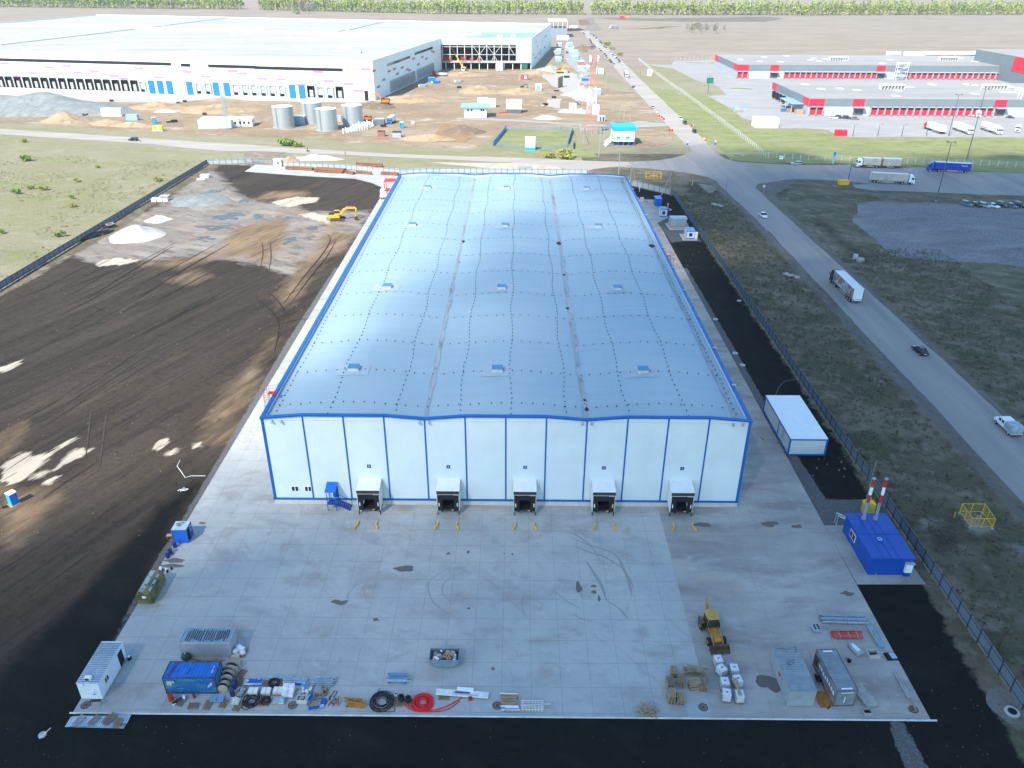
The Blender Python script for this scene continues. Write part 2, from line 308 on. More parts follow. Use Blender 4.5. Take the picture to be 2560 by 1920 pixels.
sheet('entrance_apron',[u2(0,545),u2(250,560),u2(430,585),u2(330,600),u2(220,640),u2(160,665),m2(-40,60),m1(2120,30),u1(2100,560),u1(1900,548)],.044,m_mud,3,1.4,12)
sheet('culvert_apron',[u3(60,650),u3(400,680),u3(560,738),u3(480,760),u3(0,760),u2(2050,700),u2(1500,640)],.04,m_sandy,3,2,13)
sheet('parking_lot',[m4(740,370),m4(900,358),m4(1300,370),m4(1640,380),m4(2212,400),m4(2900,420),m4(2900,970),m4(2212,922),m4(1900,890),m4(1500,870),m4(1250,850),m4(1070,830),m4(950,720),m4(850,640),m4(710,520),m4(780,450)],.03,m_parking,2,1.3,14)
# verges and lawns
sheet('lawn_strip',[u4(-260,330),u4(0,355),u4(330,356),u4(490,366),u4(590,418),u4(720,432),u4(2212,432),u4(2900,440),u4(2900,760),u4(2212,730),u4(1760,715),u4(1300,675),u4(700,655),u4(0,648),u3(1950,628),u3(1800,520),u3(1700,430),u3(1400,180),u3(1500,60),u3(1700,70),u3(1850,160),u3(2000,280)],.05,m_lawn,5,2,16)
sheet('lawn_strip',[u3(1180,0),u3(1400,20),u3(1720,250),u3(2000,480),u3(2200,600),u3(1900,620),u3(1780,520),u3(1600,390),u3(1380,200)],.014,m_lawn,3,2,17)
sheet('lawn_square',[u2(2165,352),u2(2212,362),u3(530,362),u3(560,470),u3(740,600),u3(300,590),u3(0,548),u2(2100,520),u2(2050,498)],.07,m_lawn,2,1,18)
# construction site
sheet('construction_ground',[(-900,500),u1(0,300),u1(480,320),u1(850,355),u1(1300,380),u1(1900,410),u2(0,425),u2(600,428),u2(740,470),u2(1300,500),u2(1900,530),u2(2050,420),u2(2165,345),u3(250,350),u3(600,345),u3(870,330),u3(870,480),u3(1100,520),u3(1360,480),u3(1430,400),u3(1370,345),u3(1100,70),t3(1060,800),t3(850,780),t3(720,620),t3(760,520),t3(600,400),t3(420,400),t3(330,440),(60,770),(36,600),(-900,700)],.02,m_dirt,6,3,19)
sheet('building_apron',[(-900,610),t1(0,745),t1(2200,825),u2(1020,105),u2(900,130),u2(0,110),u1(1900,85),u1(1500,130),u1(700,110),u1(0,60),(-900,560)],.06,layered('dusty_concrete',(.44,.41,.36),[((.34,.30,.25),.06,.45,.62,(1,3),.1,3,.9),((.40,.30,.20),.1,.56,.7,(1,3),.1,5,.7)],bump=.3,bscale=.3),5,2,20)
for k,(f,pts)in enumerate([(u1,[(560,75),(1700,90),(1500,132),(800,120)]),(t3,[(200,600),(330,560),(560,640),(620,800),(480,830),(300,700)]),(u3,[(470,40),(760,50),(700,130),(560,110)]),(u3,[(300,100),(430,95),(420,180),(310,160)]),(e6,[(330,110),(520,110),(700,420),(760,700),(640,720),(500,480),(330,330)])]):
 sheet('gravel_patch',[f(*p)for p in pts],.075+.004*k,m_yard if k==4 else layered('crushed_stone_%d'%k,(.36,.34,.31),[((.28,.26,.235),.3,.5,.65,(1,2),0,k,.8)],bump=.3,bscale=.4),4,2,21+k)
sheet('excavated_clay',[u2(1640,310),u2(1850,330),u2(1900,420),u2(1800,470),u2(1500,460),u2(1560,380)],.1,layered('brown_clay',(.27,.175,.095),[((.20,.125,.07),.3,.5,.65,I,0,2,.8)],bump=.3,bscale=.4),3,1.5,30)
sheet('site_track',[e7(0,790),e7(950,820),e7(1400,850),e7(2212,900),u3(870,320),u3(1080,290),u3(1330,305),u3(1350,330),u3(1050,345),u3(870,345),e7(2212,930),e7(1350,880),e7(900,850),e7(0,820)],.09,m_yard,4,1,31)
# red warehouses' yard
sheet('paved_yard',[t3(1160,555),t3(1380,565),t3(1400,527),t3(1790,520),(168,640),(900,640),(900,320),u4(2212,426),u4(720,426),u4(600,412),u4(500,362),u4(330,350),u4(0,350),u3(2130,300),u3(2000,265),u3(1900,180),u3(1700,70),t3(1860,820),t3(1760,740),t3(1570,690),t3(1480,640),t3(1380,590),t3(1240,575)],.06,m_yard,6,1.2,32)
m_island=MATS['green_strip_grass']
for k,(c,rx,ry)in enumerate([(t3(1980,768),8,5),(t3(1580,545),9,6)]):
 kb=MB();pts=around(c,rx,ry,k,20,0,.02);kb.tube([(x,y,.12)for x,y in pts],.2,4,close=True);tag(kb.build('kerb_ring',m_conc),None,None,None,'structure')
 sheet('traffic_island',pts,.12,m_lawn if k==0 else m_plain)
 # the warehouse plot
 # one ground mesh for the plot; every vertex knows how many metres it lies inside each kind of ground
def inside(polys,X,Y):
 best=np.full(X.shape,-6.0)
 for poly in polys:
  d=np.full(X.shape,1e9);ins=np.zeros(X.shape,bool);n=len(poly)
  for i in range(n):
   x0,y0=poly[i][0],poly[i][1];x1,y1=poly[(i+1)%n][0],poly[(i+1)%n][1];dx,dy=x1-x0,y1-y0;l2=dx*dx+dy*dy+1e-9
   t=np.clip(((X-x0)*dx+(Y-y0)*dy)/l2,0,1);d=np.minimum(d,np.hypot(X-x0-t*dx,Y-y0-t*dy))
   if abs(dy)>1e-9:c=((y0>Y)!=(y1>Y))&(X<dx*(Y-y0)/dy+x0);ins^=c
  best=np.maximum(best,np.where(ins,d,-d))
 return np.clip(best,-6,6)
def zoned(name,x0,x1,y0,y1,st,z,zones,m,clip=None,relief=0):
 nx_,ny_=int((x1-x0)/st)+1,int((y1-y0)/st)+1;X,Y=np.meshgrid(np.linspace(x0,x1,nx_),np.linspace(y0,y1,ny_));X,Y=X.ravel(),Y.ravel()
 Z=np.full(X.shape,z);v=np.stack([X,Y,Z],1)
 if relief:
  for i in range(len(v)):v[i,2]+=relief*noise.noise(Vector((X[i]*.045,Y[i]*.045,2)))+relief*.5*noise.noise(Vector((X[i]*.15,Y[i]*.15,5)))
  v[:,2]=np.maximum(v[:,2],z)
 J,I_=np.meshgrid(np.arange(ny_-1),np.arange(nx_-1),indexing='ij');a=(J*nx_+I_).ravel();f=np.stack([a,a+1,a+1+nx_,a+nx_],1)
 if clip is not None:
  k=inside([clip],X,Y)>0;f=f[k[f].all(1)]
 me=bpy.data.meshes.new(name);me.from_pydata(v.tolist(),[],f.tolist())
 for at,polys in zones.items():
  q_=me.attributes.new(at,'FLOAT','POINT');q_.data.foreach_set('value',inside(polys,X,Y).astype(np.float32))
 me.materials.append(m);o=bpy.data.objects.new(name,me);COL.objects.link(o);return tag(o,None,None,None,'structure')
mud=[m1(1800,60),m1(1700,110),m1(1560,220),m1(1480,320),m1(1300,430),m1(1050,560),m1(900,640),m1(760,740),m1(620,820),m1(720,870),m1(900,885),m1(1200,870),m1(1500,850),m1(1900,850),m1(2212,900),m2(180,960),m2(330,1000),m2(380,880),m2(560,850),m2(720,780),m2(740,700),m2(890,640),m2(1000,470),m2(970,440),m2(700,445),m2(480,440),m2(300,395),m2(130,370),m2(0,350),m1(2140,330),m1(2000,250),m1(1890,120)]
clay=[[m1(1240,900),m1(1500,860),m1(1900,800),m1(2000,620),m1(2212,540),m2(240,510),m2(290,640),m2(260,780),m2(160,800),m2(100,880),m1(2100,820),m1(1800,870),m1(1550,930)],[m2(600,640),m2(760,640),m2(900,620),m2(780,760),m2(560,860),m2(400,1050),m2(330,1180),m2(250,1260),m2(200,1200),m2(330,1000),m2(480,820)],[m1(1480,1040),m1(1700,960),m1(1830,1010),m1(1650,1070)],[n1(2212,100),n2(150,-100),n1(2150,120),n1(1960,440),n1(1850,560),n1(1950,600),n1(2150,400),n1(2212,330)],[n1(0,800),n1(240,640),n1(100,800),n1(0,900)],[n1(0,1180),n1(300,1200),n1(400,1300),n1(300,1450),n1(100,1659),n1(0,1659)],[m2(20,330),m2(120,280),m2(430,270),m2(450,300),m2(260,330),m2(130,345)],around(n1(1900,690),2.2,3.2,5,24,0,.3)]
silt=[[m2(130,360),m2(350,318),m2(550,325),m2(520,365),m2(300,405),m2(200,400)],[m2(360,475),m2(480,450),m2(600,480),m2(645,555),m2(520,520)],[n1(20,1120),n1(40,960),n1(180,870),n1(250,850),n1(230,920),n1(420,870),n1(560,780),n1(700,720),n1(480,880),n1(330,1000),n1(200,1110),n1(60,1150)]]
for k,(x,y,a,b)in enumerate([(70,130,1.4,3.2),(660,890,1,2.2),(590,950,.5,2),(430,1110,1.0,1.2),(350,1060,.6,1.2),(1400,790,.7,.8),(1470,870,.6,.9),(1830,510,.8,.5),(1710,805,.8,.5),(1380,830,.3,.5),(1820,590,.5,.4)]):silt.append(around(n1(x,y),a,b,k+60,24,rad(-25),.5))
for x,y,a,b in[(1000,880,5,3),(900,900,2,2)]:silt.append(around(m1(x,y),a,b,x,20))
water=[ragged(around(f(x,y),a,b,k+3,24,r,.75),.5,.5,k)for k,(f,x,y,a,b,r)in enumerate([(m1,1990,490,5.5,4.0,.2),(m1,1850,580,6.5,3.2,0),(m1,1860,270,2.6,3,0),(m1,2130,350,1.6,2.6,0),(m1,1770,680,3.6,1.5,.2),(m2,300,690,1.9,2.4,0),(m2,490,585,1.9,1.4,0),(m2,290,500,2.0,1.5,0),(m2,20,490,2.2,2.2,0),(m2,580,565,1.2,1,0),(m1,1960,350,1.5,2,0)])]
black=[[(-60,-160),(59.5,-160),(59.5,60),(59.5,114),(46,114),(47,-30),(-47,-37.5),(-49.5,-10),(-50,5),(-54,0),(-56,-16),(-60,-36),(-68,-80),(-80,-160)],[m3(1380,712),m3(1500,700),m3(1630,705),(60,132),(60,100),(48,100)],[m3(1035,225),m3(1370,305),(60,188),(60,150),m3(1530,560),m3(1370,480),m3(1290,420),m3(1230,340),m3(1060,330)]]
grav=[[m3(1255,545),m3(1365,488),m3(1530,570),m3(1640,705),m3(1500,698),m3(1380,715)],[(48,110),(49.4,110),(49.9,60),(49.9,20),(50.6,8),(50.9,2.2),(60,2.2),(60,-3),(57,-6),(48,-6)],[d7(1640,1355),d7(1800,1352),e2(330,1300),e2(560,1720),e2(300,1720),e2(160,1370)],[(-48,110),(-49.3,108),(-50,60),(-49.4,20),(-49.3,-20),(-48,-40)]]
weeds=[[(-133,60),(-131.9,80),(-131,130),(-130.6,200),(-129.8,236),(-124,234),(-125,200),(-126.5,170),(-125,150),(-127.5,120),(-128,100),(-129.8,85),(-131.4,60)],[(60,-100),(60,12),(58.4,10),(57.4,-15),(56.3,-40),(53,-70),(50,-100)],[(58.9,10),(60,10),(60,130),(59,130)]]
m_plot=layered('plot_ground',*SRC['black_topsoil'],bump=.16,bscale=1.3,zones=[('zone_black','dark_wet_soil',1.2,1.2,.12,I,0),('zone_mud','grey_gravel_mud',2.4,1.6,.16,(1,2),.3),('zone_clay','ochre_clay',2.6,2.4,.2,(.3,1),TR),('zone_silt','pale_silt',1.1,.28,.5,(.16,1),TR),('zone_gravel','gravel',.25,.12,.8,I,0),('zone_weed','rough_verge_grass',1.0,.4,.4,I,0),('zone_water','pool_bed',.9,.12,.35,(1,2.2),.3)])if SRC.setdefault('pool_bed',((.045,.05,.058),[((.09,.085,.08),.6,.5,.7,(1,2),0,3,.5)]))else None
zoned('topsoil',-133,59.4,-80,238,.9,.014,{'zone_black':black,'zone_mud':[mud],'zone_clay':clay,'zone_silt':silt,'zone_gravel':grav,'zone_weed':weeds,'zone_water':water},m_plot,[(-132.2,60),(-133.2,-90),(59.6,-90),(59.6,190),(45.8,203.5),(40,222),(-46,222),(-109,235),(-130.2,236),(-132.6,80)])
earth=[[e1(1300,60),e1(1500,150),e1(1900,330),e1(2212,620),e1(2212,560),e1(1950,330),e1(1700,300),e1(1500,200)],[e1(1280,270),e1(1500,260),e1(1750,360),e1(1600,480),e1(1400,430)],[m4(380,470),m4(520,560),m4(900,890),m4(930,905),m4(850,900),m4(600,700),m4(430,570)],[m3(660,100),m3(1000,110),m3(1050,190),m3(700,180)],[m3(1550,190),m3(1900,230),m3(1750,310),m3(1500,280)],[m4(0,210),m4(180,220),m4(140,300),m4(0,300)]]
palem=[[e1(1340,200),e1(1480,190),e1(1500,240),e1(1420,290),e1(1270,290)],[e1(1650,150),e1(1850,130),e1(1960,290),e1(1940,330),e1(1760,320)],[e1(2050,450),e1(2212,380),e1(2260,500),e1(2212,560)],[m3(1600,200),m3(1830,230),m3(1700,290)]]
shoul=[[(78.9,-160),(95.0,-160),(95.3,150),(97,190),(104,200),(112,215),(112,240),(79.5,240),(77,205),(79.5,170),(79.3,100)]]
m_ver=layered('verge_ground',*SRC['rough_verge_grass'],bump=.5,bscale=1.2,zones=[('zone_earth','ochre_earth',1.6,1.4,.25,I,0),('zone_pale','grey_gravel_mud',.9,.5,.4,I,0),('zone_shoulder','dirt_shoulder',.7,.5,.4,(1,.4),0)])if SRC.setdefault('ochre_earth',((.062,.046,.033),[((.10,.075,.05),.3,.5,.66,I,0,5,.8),((.02,.017,.014),.6,.5,.66,I,0,6,.8)]))else None
zoned('verge',59.6,240,-80,262,1.4,.008,{'zone_earth':earth,'zone_pale':palem,'zone_shoulder':shoul},m_ver)
sheet('verge',[(239.9,-200),(500,-200),(500,262),(239.9,262)],.008,m_verge)
sheet('verge',[(30,214),(46,204.5),(59.5,191),(59.65,262),(30,262)],.0075,m_verge)
# concrete slab of the plot: a real slab 0.1 m proud
def slab(name,poly,z0,z1,m):
 a=sum(poly[i][0]*poly[(i+1)%len(poly)][1]-poly[(i+1)%len(poly)][0]*poly[i][1]for i in range(len(poly)))
 p=[(v[0],v[1])for v in poly];p=p if a<0 else p[::-1]
 return tag(MB().prism(p,z0,z1,'XY').build(name,m),None,None,None,'structure')
PZ=.1
pl=[(-48.3,-39),(23.8,-39),(23.8,-1),(23.8,20),(30,20),(30,221),(-40,221.5),m2(1240,115),m2(600,80),m2(250,58),m1(2212,40),m1(2115,100),m2(0,108),m2(400,138),m2(850,162),m2(1000,198),m2(1095,240),m2(1060,330),(-48.3,195),(-48.3,100)]
slab('concrete_pad',pl,.0,PZ,m_conc)
slab('concrete_pad',[(23.8,-39),(48.3,-39),(48.3,146),m3(1255,547),m3(1350,498),m3(1290,420),m3(1232,345),m3(1060,340),(30,183),(30,20),(23.8,20)],.0,PZ-.004,m_concold)
tb=MB();tb.tube([(-48.6,-39.15,PZ+.02),(48.9,-39.15,PZ+.02)],.10,8);tag(tb.build('kerb',mat('white_kerb',(.50,.51,.50),.6,0,.18,.8)),None,None,None,'structure')
slab('boiler_apron',[e1(485,260),e1(640,258),e1(990,258),e1(1360,765),e1(770,765)],.0,PZ+.02,m_concold)
slab('transformer_apron',[m3(1318,548),m3(1520,548),m3(1535,606),m3(1362,606)],0,PZ,m_conc)
slab('transformer_apron',[m3(1445,640),m3(1560,640),m3(1605,697),m3(1478,697)],0,PZ,m_conc)
# oil stains, tyre marks on the slab
m_stain=layered('dark_stain',(.13,.122,.11),[((.15,.14,.125),2,.5,.65,I,0,3,.7)],bump=0)
m_scuff=layered('tyre_scuff',(.27,.265,.26),[((.30,.30,.295),1.6,.45,.62,I,0,3,.95)],bump=0)
st=[(e3,1475,268,1.5,.55),(e3,945,541,1.0,.5),(n4,10,1485,1.2,.6),(n4,250,1508,.8,.45),(e3,1823,143,.3,.25),(e3,1984,130,.2,.3),(e3,1992,588,.2,.2),(e3,1235,680,.4,.25),(e4,780,535,.45,1.0),(e4,900,523,.4,.25),(e4,900,570,.35,.3),(e4,940,620,.2,.5),(e4,1760,40,1.3,.5),(e4,255,270,.15,.2),(e4,192,265,.12,.15),(d7,150,880,1.6,.8),(d7,280,930,.9,1.0),(d8,880,770,1.6,.5),(d8,870,860,1.6,.35),(d8,1315,178,.55,.28),(n3,20,0,.0,.0),(e1,685,842,.8,.45),(d7,1150,620,.25,.3),(d4,2050,535,.25,.25)]
for k,(f,x,y,a,b)in enumerate(st):
 if a:sheet('oil_stain',around(f(x,y,PZ),a,b,k*1.7,26,0,.3),PZ+.006+.0004*k,m_stain)
def arc(f,pts,w,k,m=None,z=None):
 ps=[f(x,y,PZ)for x,y in pts];c=[]
 for i in range(len(ps)-1):
  for j in range(6):
   t=j/6;p0=ps[max(i-1,0)];p1=ps[i];p2=ps[i+1];p3=ps[min(i+2,len(ps)-1)]
   c.append(.5*((2*p1)+(p2-p0)*t+(2*p0-5*p1+4*p2-p3)*t*t+(3*p1-3*p2+p3-p0)*t*t*t))
 c.append(ps[-1]);L_,R_=[],[]
 for i,p in enumerate(c):
  d=(c[min(i+1,len(c)-1)]-c[max(i-1,0)]).normalized();n=Vector((-d.y,d.x,0));ww=w*(.25+.75*math.sin(math.pi*min(1,(i+.5)/len(c))))/2;L_.append(p+n*ww);R_.append(p-n*ww)
 zz=(z or PZ+.017)+.0003*k
 vs=[(p.x,p.y,zz)for p in L_]+[(p.x,p.y,zz)for p in R_];n=len(L_)
 tag(MB().add(vs,[(n+i,n+i+1,i+1,i)for i in range(n-1)]).build('tyre_mark',m or m_scuff),None,None,None,'structure')
for k,(f,pts,w)in enumerate([(e3,[(1340,260),(1180,350),(1140,440),(1165,550)],.18),(e3,[(1840,250),(1680,360),(1665,450),(1720,560),(1880,660)],.2),(e3,[(1970,280),(1800,370),(1780,470),(1870,560)],.2),(e4,[(665,85),(760,120),(880,210),(960,350)],.3),(e4,[(700,130),(840,190),(1060,270),(1160,430),(1220,540)],.3),(e4,[(740,200),(850,250),(1000,300),(1120,380)],.35),(e4,[(840,330),(900,420),(960,520),(1000,640)],.5),(e4,[(600,570),(680,640),(800,700)],.2),(e4,[(350,570),(330,660),(350,760)],.2),(e3,[(1010,540),(1015,470),(1100,360)],.15),(e4,[(1100,330),(1160,440),(1200,600)],.45),(e4,[(1000,640),(1100,700),(1180,800)],.25),(e4,[(730,740),(800,780),(900,800)],.2)]):
 arc(f,pts,w,k)
 # wheel ruts in the topsoil
m_rut=layered('wheel_rut',(.020,.016,.013),[((.036,.028,.023),.7,.5,.66,I,0,3,.8)],bump=.05)
m_rutl=layered('packed_rut',(.06,.049,.04),[((.035,.029,.024),.5,.45,.62,I,0,3,.9)],bump=.05)
R2=random.Random(5)
for k in range(26):
 x,y=R2.uniform(0,1900),R2.uniform(40,1300);l=R2.uniform(250,900);s=-.62+R2.uniform(-.06,.06)
 if x+l>2050-(y*.55):continue
 arc(n1,[(x,y+880*0),(x+l*.33,y+l*.33*s+R2.uniform(-8,8)),(x+l*.66,y+l*.66*s+R2.uniform(-8,8)),(x+l,y+l*s)],R2.choice([.15,.2,.35]),k,m_rut if k%2 else m_rutl,.053)
for k in range(22):
 x,y=R2.uniform(-100,1300),R2.uniform(980,1600);l=R2.uniform(250,800);s=-.55+R2.uniform(-.06,.06)
 if y<960+max(0,(500-x))*.35:continue
 arc(m1,[(x,y),(x+l*.5,y+l*.5*s+R2.uniform(-8,8)),(x+l,y+l*s)],R2.choice([.25,.35,.5]),k,m_rut if k%2 else m_rutl,.066)
for k,(f,pts,w)in enumerate([(m2,[(40,920),(60,800),(50,700)],.5),(m2,[(115,940),(130,820),(120,700)],.5),(m2,[(230,1250),(420,1000),(560,830),(640,700),(620,640)],.6),(m2,[(290,1250),(470,1010),(600,850),(690,700)],.6),(n1,[(740,900),(770,650),(790,480)],.5),(n1,[(860,1000),(910,600),(950,470)],.5),(m2,[(0,1200),(120,1290),(200,1420),(160,1659)],.6),(m2,[(100,1130),(200,1230),(290,1380)],.6),(m2,[(140,1440),(300,1390),(440,1370)],.7)]):
 arc(f,pts,w*.6,k,m_rutl if k in(0,1,4,5)else m_rut,.079)
 # litter specks on the soil
m_lit=mat('pale_rubble',(.22,.205,.185),.8,0,.3,4)
R3=random.Random(9);mb=MB()
def speck(p,s):mb.blob((p.x,p.y,.05+s*.15),s,1,.4,R3.random()*50,(1,R3.uniform(.5,1.6),.35))
for k in range(90):
 speck(n1(R3.uniform(0,1900),R3.uniform(0,1650)),R3.uniform(.03,.09))
for k in range(90):speck(G(R3.uniform(0,2300),R3.uniform(1810,1915)),R3.uniform(.015,.04))
for k in range(60):speck(e2(R3.uniform(250,1200),R3.uniform(0,1650)),R3.uniform(.015,.05))
for k in range(60):speck(m1(R3.uniform(0,2100),R3.uniform(900,1650))if k%2 else m2(R3.uniform(0,500),R3.uniform(600,1650)),R3.uniform(.04,.12))
for k in range(120):speck(G(*R3.choice([(R3.uniform(1960,2150),R3.uniform(880,1200)),(R3.uniform(2280,2540),R3.uniform(700,960)),(R3.uniform(1700,1850),R3.uniform(500,700))])),R3.uniform(.05,.16))
tag(mb.build('litter',m_lit),'pale stones and scraps strewn over the soil and verges','litter',None,'stuff')
# ---------------------------------------------------------------- drifting cloud whose shade lies over the yard and the road
CL=[]
def cp(f,x,y,T,z=0.0):p=f(x,y,z);CL.append((p.x-z*SD.x/SD.z,p.y-z*SD.y/SD.z,T))
for x,y,T in[(25,1075,1),(150,1000,1),(300,1000,1),(420,1000,.8),(350,1120,.5),(200,1180,.6),(100,1250,.45),(20,1350,.5),(0,1600,.12),(560,800,1),(500,930,.85),(470,1000,.6),(560,1120,.45),(600,1250,.4),(900,1300,.36),(1300,1300,.3),(1500,1500,.22),(1800,1400,.16),(1100,1640,.12),(600,1500,.3),(200,1480,.22),(1500,450,.22),(1700,450,.12),(1300,345,.8),(1200,350,1),(1400,338,.5),(1480,325,.6),(1480,290,1),(1600,290,1),(1650,350,.25),(1800,335,.7),(2150,335,.6),(2000,310,1),(2200,300,1),(2100,370,.3),(2200,380,.15),(2150,280,1),(2200,700,.06),(2000,1000,.08),(1500,240,1),(600,400,1),(300,700,1),(1000,340,1),(0,800,1),(700,360,1),(1700,700,.12),(2150,500,.12),(1900,450,.12),(2200,1200,.06),(2000,1650,.05),(1950,1200,.15),(0,400,1)]:cp(F,x,y,T)
for x,y,T in[(700,700,1),(660,760,1),(740,660,1),(640,850,.5),(800,590,1),(780,760,.4),(850,520,1),(870,590,.7),(900,650,.4),(840,650,.7),(1050,600,.33),(1000,420,1),(920,480,.95),(1100,420,.95),(980,470,.75),(1080,500,.45),(1200,420,.55),(1330,400,.4),(1200,600,.3),(1450,600,.22),(1300,800,.3),(950,850,.38),(1450,850,.27),(1050,400,1),(820,450,1)]:cp(F,x,y,T,16)
def trans(x,y):
 a=b=0
 for cx_,cy_,T in CL:
  d2=(x-cx_)**2+(y-cy_)**2;w=1/(d2+60)**1.6;a+=w*T;b+=w
 T=a/b+.10*noise.noise(Vector((x/28,y/34,3)));T=max(0,min(1,(T-.18)/.60))**1.7
 return max(.02,min(1,T))
HC=520;ox,oy=SD.x/SD.z*HC,SD.y/SD.z*HC;cs=9;X0,X1,Y0c,Y1c=-230,620,-330,330;nx=int((X1-X0)/cs)+1;ny=int((Y1c-Y0c)/cs)+1
tau={};V_=[];A_=[]
for j in range(ny):
 for i in range(nx):
  x,y=X0+i*cs,Y0c+j*cs;T=trans(x,y);e=min(1,min(i,j,nx-1-i,ny-1-j)/10);T=1-(1-T)*e;tau[i,j]=-math.log(max(T,.01))
for s in(1,-1):
 for j in range(ny):
  for i in range(nx):
   t=tau[i,j];V_.append((X0+i*cs+ox,Y0c+j*cs+oy,HC+s*(.3+t*(9 if s>0 else 4)*(1+.5*noise.noise(Vector((i*.3,j*.3,s)))))))
   A_.append(1-math.exp(-t/2))
k=nx*ny;fs=[]
for j in range(ny-1):
 for i in range(nx-1):
  a=j*nx+i;fs.append((a,a+1,a+1+nx,a+nx));fs.append((k+a,k+a+nx,k+a+1+nx,k+a+1))
me=bpy.data.meshes.new('cloud');me.from_pydata(V_,[],fs);at=me.attributes.new('opacity_map','FLOAT','POINT');at.data.foreach_set('value',A_)
mc=bpy.data.materials.new('cloud_vapour');mc.use_nodes=True;t=mc.node_tree;t.nodes.remove(t.nodes['Principled BSDF']);o_=t.nodes['Material Output']
an=t.nodes.new('ShaderNodeAttribute');an.attribute_name='opacity_map';mx=t.nodes.new('ShaderNodeMixShader');tr=t.nodes.new('ShaderNodeBsdfTransparent');df=t.nodes.new('ShaderNodeBsdfDiffuse');df.inputs[0].default_value=(.62,.66,.74,1)
t.links.new(an.outputs['Fac'],mx.inputs[0]);t.links.new(tr.outputs[0],mx.inputs[1]);t.links.new(df.outputs[0],mx.inputs[2]);t.links.new(mx.outputs[0],o_.inputs[0])
me.materials.append(mc);me.shade_smooth();oc=bpy.data.objects.new('cloud',me);COL.objects.link(oc);tag(oc,'thin drifting cloud shading the warehouse yard and the road','cloud',None,'stuff')
# ================================================================ THE MAIN WAREHOUSE
P=PZ
m_white=lines_on(mat('white_sandwich_panel',(.55,.61,.63),.55,0,.05,.25),[(2,1.0,0,.018,.16)],col=(.3,.33,.36))
m_blue=mat('blue_trim',(.004,.095,.34),.45,0,.12,1.5)
m_plinth=lines_on(mat('cream_plinth_tile',(.50,.475,.43),.7,0,.10,1.2),[(0,.6,0,.03,.5),(2,.6,.1,.03,.5)],col=(.25,.23,.21))
m_bluer=mat('blue_roof_sheet',(.012,.085,.40),.4,0,.15,1)
m_dark=mat('dark_rubber',(.012,.012,.013),.75,0,.3,2)
m_black2=mat('black_opening',(.006,.006,.007),.9,0,.4,1)
m_glass=mat('window_glass',(.02,.025,.03),.1,0,.3,1,spec=.6)
m_wpaint=mat('white_paint',(.72,.74,.75),.5,0,.06,1)
m_grey=mat('light_grey_paint',(.36,.38,.40),.5,0,.12,1)
m_steel=mat('galvanised_steel',(.38,.41,.44),.38,.55,.18,1.5)
m_red=mat('red_paint',(.45,.02,.018),.5,0,.15,2)
m_yel=mat('yellow_paint',(.62,.40,.03),.5,0,.14,2)
m_roof=layered('roof_membrane',(.238,.33,.39),[((.275,.365,.42),.04,.42,.6,(1,.5),0,201,.7),((.21,.28,.34),.5,.5,.7,(.06,2),0,202,.4),((.26,.34,.40),.6,.5,.7,(2,.08),0,203,.35),((.32,.39,.44),.09,.58,.74,I,0,204,.5)],rough=.5,bump=.012,bscale=.8,spec=.45)
lines_on(m_roof,[(0,2.0,.7,.06,.2)],col=(.22,.24,.26))
m_roofst=layered('valley_dirt',(.24,.30,.345),[((.20,.165,.13),.6,.5,.66,(1,.35),0,211,.9),((.31,.335,.36),.35,.5,.6,(1,.4),0,212,.95)],rough=.6,bump=0)
L_=152.5
wh=thing('warehouse','huge white warehouse with blue trim, wavy grey roof and five numbered dock shelters','warehouse',(0,0,0))
def ztop(x):
 u=abs(((x+36)%24)/24*2-1);return 15.72+.52*min(1,(1-u)*2)
def zroof(x):
 u=abs(((x+36)%24)/24*2-1);return 15.0+.85*(1-u**1.35)
xs=[-36+6*i for i in range(13)]
for nm,y,th in(('wall',0,.25),('wall',L_,-.25)):
 b=MB();pt=[(x,ztop(x))for x in xs];b.prism([(-36,P+.95)]+[(36,P+.95)]+pt[::-1],y,y+th);b.build(nm,m_white,wh)
for x,th in((-36,.25),(36,-.25)):MB().box(min(x,x+th),max(x,x+th),.25,L_-.25,P+.95,ztop(x)).build('wall',m_white,wh)
b=MB();b.box(-36.12,36.12,-.12,L_+.12,P,P+.95);b.build('plinth',m_plinth,wh)
b=MB();b.box(-36.25,36.25,-.2,-.003,P+.85,P+1.12);b.box(-36.25,-36.003,0,L_,P+.85,P+1.12);b.box(36.003,36.25,0,L_,P+.85,P+1.12);b.build('base_trim',m_blue,wh)
for i,x in enumerate(xs):
 w=.42 if i in(0,12)else .22;b=MB();xx=max(-36.22+w/2,min(36.22-w/2,x));b.box(xx-w/2,xx+w/2,-.07,-.002,P+1.13,ztop(x)-.16);b.build('vertical_trim',m_blue,wh)
b=MB()
for y0,y1 in((-.28,.32),(L_-.32,L_+.28)):
 for i in range(12):
  x0,x1=xs[i],xs[i+1];x0-=.28*(i==0);x1+=.28*(i==11)
  b.prism([(x0,ztop(xs[i])-.15),(x1,ztop(xs[i+1])-.15),(x1,ztop(xs[i+1])+.1),(x0,ztop(xs[i])+.1)],y0,y1)
for x0,x1 in((-36.28,-35.72),(35.72,36.28)):b.box(x0,x1,.33,L_-.33,ztop(-36)-.17,ztop(-36)+.085)
b.build('parapet_cap',m_blue,wh)
